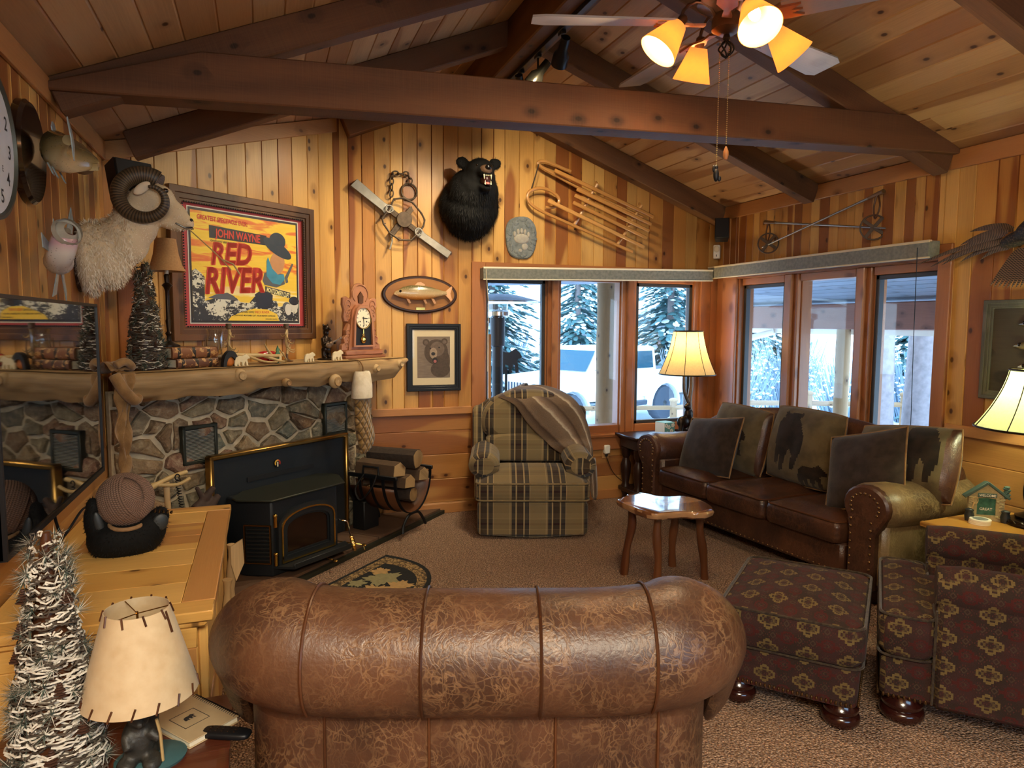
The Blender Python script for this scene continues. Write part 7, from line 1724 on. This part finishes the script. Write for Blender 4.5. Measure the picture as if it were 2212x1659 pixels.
for i in range(26):
    q = i/25; z = .50-.50*q; w = .055-.025*q+.012*math.sin(q*13); cx_ = .012*math.sin(q*9); rows.append([(cx_+(-1+2*j/8)*w+.012*math.sin(q*19+j), -.005-.035*math.sin(q*3)*0-.016*math.cos(j*1.7+q*11)-.02*(1-q), z) for j in range(9)])
ribbon(rows, 'hanging_flap')
rows = []
for i in range(12):
    a = i/11; yy = -.03+.36*a; zz = .50+.02*math.sin(a*9)+.03*(a < .3)*math.sin(a*10); rows.append([(-.075+.15*j/10+.01*math.sin(a*7+j), yy, zz+.018*abs(math.sin(j*1.3+a*5))+.004) for j in range(11)])
ribbon(rows, 'top_folds')
mb = MB(); mb.tube(smooth([(-.06, -.03, .50), (-.03, -.055, .42), (.03, -.06, .36), (.06, -.05, .38)], 5), [.03]*16, 10); mb.tube(smooth([(-.05, -.03, .54), (.0, -.04, .56), (.06, -.02, .53), (.08, .04, .52)], 5), .022, 10); obj('rolled_fold', mb, M['suede'], t, mods=[('SUBSURF', dict(levels=1, render_levels=1))])
mb = MB(); mb.ell((.01, -.01, .02), (.035, .012, .06), M=RY(.3)); obj('hide_tab', mb, M['suede'], t)

# ================================================================ firewood rack and hearth clutter
t = thing('firewood_rack', 'black iron firewood cradle on curved legs on the hearth', 'firewood rack', (.895, 5.235, .046), math.radians(-45))
R_, cz, hl = .24, .42, .21
for x in (-hl, -.105, 0, .105, hl):
    mb = MB(); pts = [(R_*1.0*math.cos(a), cz+(R_+.05)*math.sin(a)) for a in [pi-.05+ (pi+.1)*k/20 for k in range(21)]]; rs = [[(x-.012, y*1.0, z), (x+.012, y, z), (x+.012, y*.975, z+.004), (x-.012, y*.975, z+.004)] for y, z in pts]; mb.rings(rs); obj('cradle_hoop', mb, M['black'], t)
mb = MB(); n = 20; rs = [[(x, (R_-.004)*math.cos(a), cz+(R_+.044)*math.sin(a)) for a in [pi+.25+(pi-.5)*k/n for k in range(n+1)]] for x in (-hl, hl)]; v = [p for r in rs for p in r]; mb.add(v, [(k, k+1, n+2+k, n+1+k) for k in range(n)]); obj('leather_sling', mb, M['walnut'], t, 'brown leather sling', mods=[('SOLIDIFY', dict(thickness=.004))])
for s_ in (-1, 1): mb = MB(); mb.box(-hl-.02, hl+.02, s_*R_-.01, s_*R_+.01, cz, cz+.03, .004); mb.tube([(-.07, s_*R_, cz+.03), (-.065, s_*R_, cz+.085), (.065, s_*R_, cz+.085), (.07, s_*R_, cz+.03)], .009, 8); obj('rim_handle', mb, M['black'], t)
for x in (-hl, hl):
    for s_ in (-1, 1): mb = MB(); mb.tube(smooth([(x, 0, cz-R_-.05), (x, s_*.07, cz-R_-.06), (x, s_*.13, .06), (x+.01*(1 if x > 0 else -1), s_*.155, .008)], 5), .011, 8); obj('leg', mb, M['black'], t)
mb = MB(); mb.tube(smooth([(-.05, -R_-.01, cz+.03), (-.11, -R_-.04, cz-.08), (-.06, -R_-.045, cz-.16), (.03, -R_-.03, cz-.06), (.06, -R_-.01, cz+.03)], 5), .007, 6); obj('carrying_strap', mb, M['iron'], t)
def split_log(lab, y, z, r, x0, x1, rz, kind):
    tt = thing('firewood_log', lab, 'firewood', tuple(T(.895, 5.235, .046) @ RZ(math.radians(-45)) @ Vector((0, y, z))), math.radians(-45)+rz, 'logs in the firewood cradle'); rr = random.Random(int(z*1000)); mb = MB()
    base = [(r*math.cos(a)*rr.uniform(.88, 1.1), r*math.sin(a)*rr.uniform(.88, 1.1)) for a in [2*pi*k/12 for k in range(12)]] if kind == 'round' else [(r*c, r*s__) for c, s__ in ((-1, -.5), (.9, -.75), (1.05, .1), (.2, .8), (-.8, .55))]
    mb.rings([[(x, a*(1+.05*mnoise.noise((x*20, a*30, 1))), b*(1+.05*mnoise.noise((x*20, b*30, 3)))) for a, b in base] for x in [x0+(x1-x0)*k/8 for k in range(9)]]); obj('log_bark', mb, M['logbark'] if kind == 'round' else M['splitw'], tt, sm=25)
    mb = MB(); mb.rings([[(x1+e, a*.93, b*.93) for a, b in base] for e in (-.004, .003)]); obj('cut_end', mb, M['logw'], tt, sm=25)
M['logbark'] = plain('log_bark', '#352a22', .95, 0, .5, 40, 1); M['splitw'] = plain('split_log', '#4e3b29', .9, 0, .35, 25, .7)
split_log('bark-covered round log on top of the firewood cradle', .05, .53, .075, -.2, .21, .08, 'round'); split_log('flat split log lying on the front rim of the firewood cradle', -.10, .47, .075, -.20, .16, -.05, 'split'); split_log('split log in the middle of the cradle showing its pale end', -.03, .37, .07, -.18, .20, .0, 'split'); split_log('grey split log against the back rim of the cradle', .13, .40, .07, -.18, .22, .0, 'split'); split_log('round log at the bottom of the cradle', .03, .26, .055, -.17, .19, 0, 'round')
t = thing('black_box', 'black metal box standing on the hearth behind the firewood cradle', 'box', tuple(DG(-.135, .36, .046)), DA); mb = MB(); mb.box(-.08, .08, -.06, .06, 0, .22, .006); obj('box_body', mb, M['blackm'], t)
t = dg_thing('antler_tool_stand', 'post with an antler handle and a black spring hanging beside the hearth', 'fireplace tool', -1.75, .42, .046)
mb = MB(); mb.tube(smooth([(0, 0, 0), (.006, 0, .3), (-.004, 0, .67)], 5), .016, 10); obj('post', mb, M['logw'], t)
mb = MB(); mb.tube(smooth([(-.14, .0, .64), (-.08, -.01, .665), (.02, 0, .69), (.12, .0, .705)], 4), [.018]*5+[.013]*8, 10); mb.tube(smooth([(-.06, -.01, .665), (.03, -.05, .655), (.10, -.06, .68)], 4), .010, 8); obj('antler_handle', mb, M['bone'], t)
mb = MB(); mb.tube([(.05+.02*(k/80)+.011*math.cos(k*.8), -.02+.011*math.sin(k*.8), .67-.16*k/80) for k in range(81)], .003, 5); mb.tube([(.05+.014*math.cos(a), -.02, .69+.016*math.sin(a)) for a in [2*pi*k/10 for k in range(9)]], .0035, 6); obj('hanging_spring', mb, M['black'], t)
t = dg_thing('driftwood_chunk', 'gnarled dark driftwood chunk on a log beside the stove surround', 'driftwood', -1.51, .40, .046)
mb = MB(); mb.lathe([(.09, 0), (.085, .25), (.07, .45)], n=14); obj('log_stump', mb, M['logbark'], t)
mb = MB(); 
for a, b, r in (((-.06, 0, .47), (.0, 0, .52), .035), ((.0, 0, .52), (.05, -.02, .585), .028), ((.0, 0, .50), (-.05, .0, .60), .02), ((.02, -.02, .47), (.08, -.02, .53), .03), ((-.02, 0, .45), (.03, 0, .49), .05)): mb.cyl(a, b, r, r*.6, 8)
me = fuse(mb, .008, 1); obj('driftwood', me, plain('dark_driftwood', '#3c2c26', .8, 0, .5, 30, .8), t)

# ================================================================ bear holding a ball of rope on the pine cabinet
t = thing('rope_ball_bear', 'black bear figure on its back holding a brown rope ball on the cabinet', 'figurine', (-.525, 3.03, .70), math.radians(12))
mb = MB(); mb.ell((0, 0, .055), (.135, .10, .075), .8, .85); mb.ell((-.09, 0, .10), (.045, .05, .10), M=RY(-.25)); mb.ell((-.105, -.01, .19), (.026, .03, .04)); mb.ell((.085, -.03, .085), (.06, .06, .07)); mb.ell((.115, -.045, .125), (.038, .032, .05), M=RY(.35))
me = fuse(mb, .009, 4); obj('bear_body', me, M['bearfur'], t); fu = fur(me, 2600, .014, .003, (0, 0, -1), .4, .5, seed=4); obj('fur', fu, M['bearfur'], t, sm=0)
padm = plain('leathery_pad', '#23282a', .5, 0, .2, 40)
mb = MB(); mb.ell((.118, -.074, .115), (.028, .008, .035), M=RY(.35)); obj('paw_pad', mb, padm, t)
for k in range(5): mb = MB(); mb.cyl((.102+.014*k, -.072, .160-.003*k), (.104+.014*k, -.082, .172-.004*k), .006, .003, 8); obj('claw', mb, M['gloss'], t)
mb = MB(); mb.ell((-.088, -.045, .13), (.016, .008, .05), M=RY(-.2)); obj('paw_pad', mb, padm, t)
g = NT('rope_wrap'); uu = g.sep(g.uv()); tw = g.m2('FRACT', g.m2('ADD', g.m2('MULTIPLY', uu[1], 130), g.m2('MULTIPLY', uu[0], 90))); g.b(col=g.mix(g.ss(tw, .1, .6), '#3c2c24', g.mix(g.noise(g.pos(), 60, 2), '#6e5546', '#86695a')), rough=.9); M['rope'] = g.m
cb = Vector((.005, -.005, .205)); rb = .096; mb = MB(); mb.ell(cb, rb*.95); bl = obj('ball_core', mb, M['rope'], t)
rr = random.Random(4)
for (ax, ay), cnt, off in (((.35, .2), 15, 0), ((1.25, -.4), 13, .003), ((.9, .9), 11, .005)):
    mb = MB(); m = RX(ax) @ RY(ay)
    for k in range(cnt):
        h = rb*(-.62+1.24*k/(cnt-1))*.75; r = math.sqrt(rb**2-h**2)+off; mb.tube([cb + m @ Vector((r*math.cos(a), r*math.sin(a), h)) for a in [2*pi*j/30 for j in range(30)]], .0058, 6, True)
    obj('rope_winding', mb, M['rope'], t)
mb = MB(); mb.tube([cb+Vector((.06*math.cos(a), .055*math.sin(a)-.03, -.085+.012*math.sin(a))) for a in [2*pi*j/24 for j in range(24)]], .008, 8, True); obj('rope_collar', mb, plain('jute', '#8a6a48', .9, 0, .3, 60), t)

# ================================================================ foreground lamp, notebook, remote
t = thing('parchment_lamp', 'table lamp with a laced parchment shade and dark bear sculpture base', 'lamp', (-.325, 1.985, .44))
g = NT('parchment'); n = g.noise(g.pos(), 30, 4); g.b(col=g.mix(n, '#b99c74', '#d8c4a0'), rough=.7, sheen=.1); M['parch'] = g.m
mb = MB(); mb.lathe([(.141, .185), (.078, .415), (.076, .415), (.139, .185)], n=44, caps=False); sh = obj('lamp_shade', mb, M['parch'], t)
for z, r, n_ in ((.185, .1415, 16), (.415, .078, 10)):
    for k in range(n_):
        a = 2*pi*k/n_; dz = .024 if z < .3 else -.022; r2 = r-(.0065 if z < .3 else -.0065); mb = MB(); mb.tube([(r*math.cos(a), r*math.sin(a), z-.004*(1 if z < .3 else -1)), (r2*math.cos(a+.07)*1.012, r2*math.sin(a+.07)*1.012, z+dz)], .0028, 6); obj('lacing_stitch', mb, M['walnut'], sh)
mb = MB(); mb.tube([(.0785*math.cos(-.45), .0785*math.sin(-.45), .41), (.095*math.cos(-.45), .095*math.sin(-.45), .355)], .004, 6); obj('side_lace', mb, M['walnut'], sh)
g = NT('verdigris_resin'); n = g.noise(g.pos(), 35, 4, .5); g.b(col=g.mix(n, '#14181a', '#3e3a32'), rough=.55, nrm=g.bump(n, .6, .008)); M['resin'] = g.m; M['verd'] = plain('teal_resin', '#3a5c60', .5, 0, .35, 25, .3)
mb = MB(); mb.cyl((0, 0, .0), (.005, .01, .20), .042, .036, 12); mb.ell((-.005, -.03, .075), (.04, .035, .06)); mb.ell((.0, -.045, .14), (.026, .026, .026)); mb.ell((.006, -.068, .133), (.011, .015, .010)); mb.ell((-.018, -.04, .162), (.008, .006, .009)); mb.ell((.02, -.04, .162), (.008, .006, .009)); mb.cyl((.025, -.05, .10), (.05, -.06, .08), .014, .011, 8); mb.cyl((-.03, -.05, .10), (-.02, -.075, .07), .014, .011, 8); mb.ell((-.03, -.05, .02), (.025, .035, .02)); mb.ell((.03, -.055, .02), (.025, .035, .02)); mb.ell((-.045, .0, .15), (.018, .02, .02))
me = fuse(mb, .006, 2); obj('bear_and_stump', me, M['resin'], t)
mb = MB(); mb.lathe([(.0, 0), (.085, 0), (.088, .008), (.07, .016), (.0, .018)], c=(.02, -.01, 0), n=26, M=SC(1, .85, 1)); obj('base', mb, M['verd'], t)
mb = MB(); mb.tube([(.055, -.06, .02), (.052, -.066, .10), (.045, -.07, .14)], .004, 6); obj('fishing_pole', mb, M['bone'], t)
mb = MB(); mb.cyl((.005, .01, .19), (.005, .01, .26), .012); 
for a in (0, 2.1, 4.2): mb.tube([(0, 0, .40), (.076*math.cos(a), .076*math.sin(a), .412)], .0015, 5)
mb.cyl((0, 0, .25), (0, 0, .405), .003); obj('socket_and_harp', mb, M['brass'], t)
t = thing('notebook', 'spiral-bound kraft notebook with a printed label on the mahogany table', 'notebook', (-.218, 2.12, .44), math.radians(38))
mb = MB(); mb.box(-.075, .075, -.105, .105, .003, .017, .001); obj('pages', mb, M['cream'], t); mb = MB(); mb.box(-.078, .078, -.108, .108, 0, .003, .001); mb.box(-.078, .078, -.108, .108, .017, .020, .001); obj('cover', mb, plain('kraft_cover', '#b8a07a', .8, 0, .1, 30), t)
mb = MB(); 
for k in range(22): y = -.098+.0093*k; mb.tube([(.074+.013*math.cos(a), y, .010+.013*math.sin(a)) for a in [2*pi*j/10 for j in range(10)]], .0012, 4, True)
obj('spiral_wire', mb, M['black'], t)
mb = MB(); o = [(-.045, -.04), (.03, -.04), (.03, .04), (-.045, .04)]
for p, q in zip(o, o[1:]+o[:1]): mb.box(min(p[0], q[0])-.0008, max(p[0], q[0])+.0008, min(p[1], q[1])-.0008, max(p[1], q[1])+.0008, .0199, .0206)
mb.M = T(0, 0, .0206) @ RX(-pi/2); mb.prism([((x-.5)*.035-.006, z*.024-.008) for x, z in BEARSIL], -.0003, 0); obj('cover_print', mb, M['ink'], t)
t = thing('remote_control', 'black remote control beside the notebook on the mahogany table', 'remote', (-.125, 2.02, .44), math.radians(-25))
mb = MB(); mb.ell((0, 0, .011), (.075, .024, .011), .6, .5); obj('body', mb, M['black'], t); mb = MB()
for i in range(5):
    for j in range(3): mb.ell((-.04+.018*i, -.010+.010*j, .021), (.004, .003, .003), n=6, m=4)
obj('buttons', mb, M['gloss'], t)

# ================================================================ corner lamp, tissue box, right-hand lamp group
def bell_shade(parent, z0, z1, r0, r1, mat, trim, n=8, sq=1):
    prof = []
    for k in range(11): t_ = k/10; prof.append((r1+(r0-r1)*(1-t_)**1.9*.62+(r0-r1)*(1-t_)*.38, z0+(z1-z0)*t_))
    mb = MB(); N = 40; ring = lambda r, z: [((r*(1+.02*math.cos(n*a)))*math.cos(a), r*(1+.02*math.cos(n*a))*math.sin(a), z) for a in [2*pi*i/N for i in range(N)]]
    mb.rings([ring(r, z) for r, z in prof], caps=False); s_ = obj('lamp_shade', mb, M[mat], parent)
    mb = MB()
    for k in range(n): a = 2*pi*k/n+.1; mb.tube([(r*1.021*math.cos(a), r*1.021*math.sin(a), z) for r, z in prof], .0028, 5)
    obj('shade_seam', mb, M[trim], s_); mb = MB()
    for r, z in (prof[0], prof[-1]): mb = MB(); mb.tube([(r*1.02*math.cos(a), r*1.02*math.sin(a), z) for a in [2*pi*i/N for i in range(N)]], .006, 6, True); obj('shade_binding', mb, M[trim], s_)
    return s_
M['shade1'] = m_shade('linen_lamp_shade', '#d8b878', .05, (1, .80, .42, 1), .55); M['shade2'] = m_shade('pale_lamp_shade', '#ccd098', .10, (.86, 1, .50, 1), .55)
t = thing('bear_lamp', 'lit corner lamp with a bronze bear and tree base under a cream bell shade', 'lamp', (3.60, 5.345, .622))
bell_shade(t, .535, .92, .245, .128, 'shade1', 'bronze')
mb = MB(); mb.tube(smooth([(.05, .02, .02), (.06, .02, .15), (.045, .02, .28), (.06, .02, .42), (.055, .02, .6)], 5), [.03-.0006*j for j in range(21)], 10); mb.tube(smooth([(.05, .02, .25), (.0, .01, .33), (-.03, .0, .40), (-.035, .0, .55)], 5), [.02-.0006*j for j in range(16)], 8); obj('tree_stem', mb, M['bronzel'], t)
mb = MB(); mb.ell((-.04, -.02, .10), (.065, .04, .06), M=RY(.3)); mb.ell((.01, -.02, .17), (.045, .038, .06)); mb.ell((-.005, -.03, .245), (.032, .03, .034)); mb.ell((-.035, -.04, .245), (.02, .015, .014)); mb.ell((.02, -.02, .275), (.010, .008, .012)); mb.cyl((-.07, -.03, .10), (-.08, -.04, .02), .026, .02, 10); mb.cyl((.02, -.04, .15), (.03, -.06, .06), .02, .015, 8); mb.cyl((.03, .0, .14), (.05, -.02, .03), .022, .016, 8); mb.ell((-.085, -.05, .015), (.022, .03, .014)); me = fuse(mb, .007, 3); obj('bear_sculpture', me, M['bronze'], t)
mb = MB(); rr = random.Random(6)
for k in range(16): mb.tube([(rr.uniform(-.11, .08), rr.uniform(-.06, .05), .012+.014*rr.random()) for _ in range(3)], .010, 6)
mb.lathe([(.12, 0), (.11, .012), (.0, .016)], n=20, M=SC(1, .65, 1)); obj('base', mb, M['bronze'], t)
mb = MB(); mb.ell((0, 0, .78), (.03, .03, .05)); obj('bulb', mb, M['bulb'], t)
lamp('corner_lamp_light', 'POINT', (3.60, 5.345, 1.43), 8, (1, .74, .40), .05)
t = thing('tissue_box', 'teal and white flowered tissue box beside the corner lamp', 'box', (3.33, 5.26, .622), math.radians(10))
mb = MB(); mb.box(-.06, .06, -.06, .06, 0, .125, .003); obj('carton', mb, plain('teal_print', '#5f9c98', .5), t); mb = MB(); mb.box(-.0615, -.058, -.059, .059, .003, .122); obj('white_side', mb, M['white'], t); mb = MB()
for x, z in ((-.03, .03), (.02, .05), (-.01, .085), (.035, .10), (.04, .02), (-.04, .10)):
    for k in range(5): a = 2*pi*k/5; mb.disc((x+.012*math.cos(a), z+.012*math.sin(a)), .008, .008, -.0612, -.060, 8)
obj('flower_print', mb, M['white'], t)
t = thing('books_under_lamp', 'small red tray edge under the corner lamp', 'tray', (3.66, 5.235, .622)); mb = MB(); mb.box(-.06, .06, -.05, .03, 0, .008, .002); obj('tray_body', mb, redm, t)
t = thing('table_lamp', 'lit lamp with greenish glowing bell shade on the oak end table', 'lamp', (3.80, 2.44, .555))
bell_shade(t, .515, .82, .285, .145, 'shade2', 'bronze')
mb = MB(); mb.lathe([(.12, 0), (.125, .01), (.115, .03), (.08, .035), (.085, .05), (.06, .06), (.03, .075), (.025, .10)], n=30)
for k in range(16): a = 2*pi*k/16; mb.tube([(.118*math.cos(a+q*.08)+.0, .118*math.sin(a+q*.08), .02+.008*math.sin(q)) for q in range(5)], .004, 5)
obj('carved_base', mb, M['bronze'], t)
mb = MB(); mb.tube([(.06*math.cos(a), 0, .19+.08*math.sin(a)) for a in [2*pi*k/24 for k in range(24)]], .022, 10, True); mb.lathe([(.012, .26), (.02, .30), (.01, .34), (.01, .55)], n=12); obj('ring_stem', mb, M['bronze'], t)
mb = MB(); mb.lathe([(.004, .80), (.004, .84), (.010, .845), (.012, .86), (.004, .875)], n=12); obj('finial', mb, M['chrome'], t); mb = MB(); mb.ell((0, 0, .66), (.032, .032, .05)); obj('bulb', mb, M['bulb'], t)
lamp('table_lamp_light', 'POINT', (3.80, 2.44, 1.24), 9, (.92, 1, .58), .05)
t = thing('house_photo_frame', 'small stone cottage photo frame with a WELCOME sign on the oak end table', 'picture frame', (3.66, 2.60, .555), math.radians(-35))
st_ = plain('painted_stone', '#a89a70', .8, 0, .35, 60, .5); rf = plain('slate_green_roof', '#3f5650', .7, 0, .3, 40)
mb = MB(); frame_of(mb, [(-.085, 0), (.085, 0), (.085, .13), (0, .20), (-.085, .13)], [(-.045, .03), (.045, .03), (.045, .12), (0, .125), (-.045, .12)], -.012, .012)
rr = random.Random(3)
for k in range(40):
    s_ = rr.choice((-1, 1)); mb.ell((s_*rr.uniform(.05, .08), -.014, rr.uniform(.01, .13)), (.010, .006, .006), n=7, m=5)
obj('stone_front', mb, st_, t); mb = MB(); mb.box(-.105, .105, -.02, .02, -.006, .006, .002, M=T(0, 0, .205)) if False else None
for s_ in (-1, 1): mb.box(0, .135, -.022, .02, -.007, .007, .002, M=T(0, 0, .208) @ (RY(.66) if s_ > 0 else RY(pi-.66)))
for k in range(8): mb.ell((.09+.004*(k % 3), -.004, .13+.008*k), (.016, .014, .008), n=7, m=5)
obj('roof', mb, rf, t)
g = NT('photo_print'); n = g.noise(g.pos(), 40, 4); g.b(col=g.mix(n, '#10281f', '#4e8a78'), rough=.15); mb = MB(); mb.box(-.046, .046, -.004, 0, .028, .124); obj('photo', mb, g.m, t)
mb = MB(); mb.box(-.045, .045, -.02, -.012, .128, .150, .002); sg = obj('sign_board', mb, rf, t); mb = MB(); mb.text('WELCOME', 0, .133, .013, -.0205, .08, al='CENTER'); obj('lettering', mb, M['white'], sg)
mb = MB(); mb.text('GREAT', 0, .055, .014, -.0045, .06, al='CENTER'); obj('lettering', mb, M['white'], t)
for s_ in (-1, 1): mb = MB(); mb.lathe([(.02, 0), (.024, .03), (.018, .05), (.022, .06)], c=(s_*.085, -.03, 0), n=12); mb.ell((s_*.085, -.03, .06), (.018, .018, .008)); obj('barrel', mb, padm, t)
mb = MB(); mb.cyl((-.07, -.018, .06), (-.06, -.018, .10), .004); mb.tube([(-.055+.012*math.cos(a), -.018, .11+.02*math.sin(a)) for a in [2*pi*k/12 for k in range(12)]], .002, 5, True); obj('snowshoe', mb, M['bone'], t)
for k in range(4):
    mb = MB(); mb.lathe([(.0, 0), (.05, 0), (.051, .003), (.049, .0065), (.0, .0065)], n=30); c = solo('coaster', mb, M['white'] if k == 3 else M['cream'], ('lowest round coaster of the small stack on the oak end table', 'second coaster from the bottom of the small stack', 'third coaster from the bottom of the small stack', 'top coaster of the stack printed with a grey picture')[k], 'coaster', (3.565+.002*k, 2.56, .555+.0067*k), 0, 'round coasters on the oak end table')
    if k == 3: mb = MB(); mb.lathe([(0, .0066), (.036, .0066), (.036, .0069), (0, .0069)], n=24); obj('printed_picture', mb, M['cast'], c)
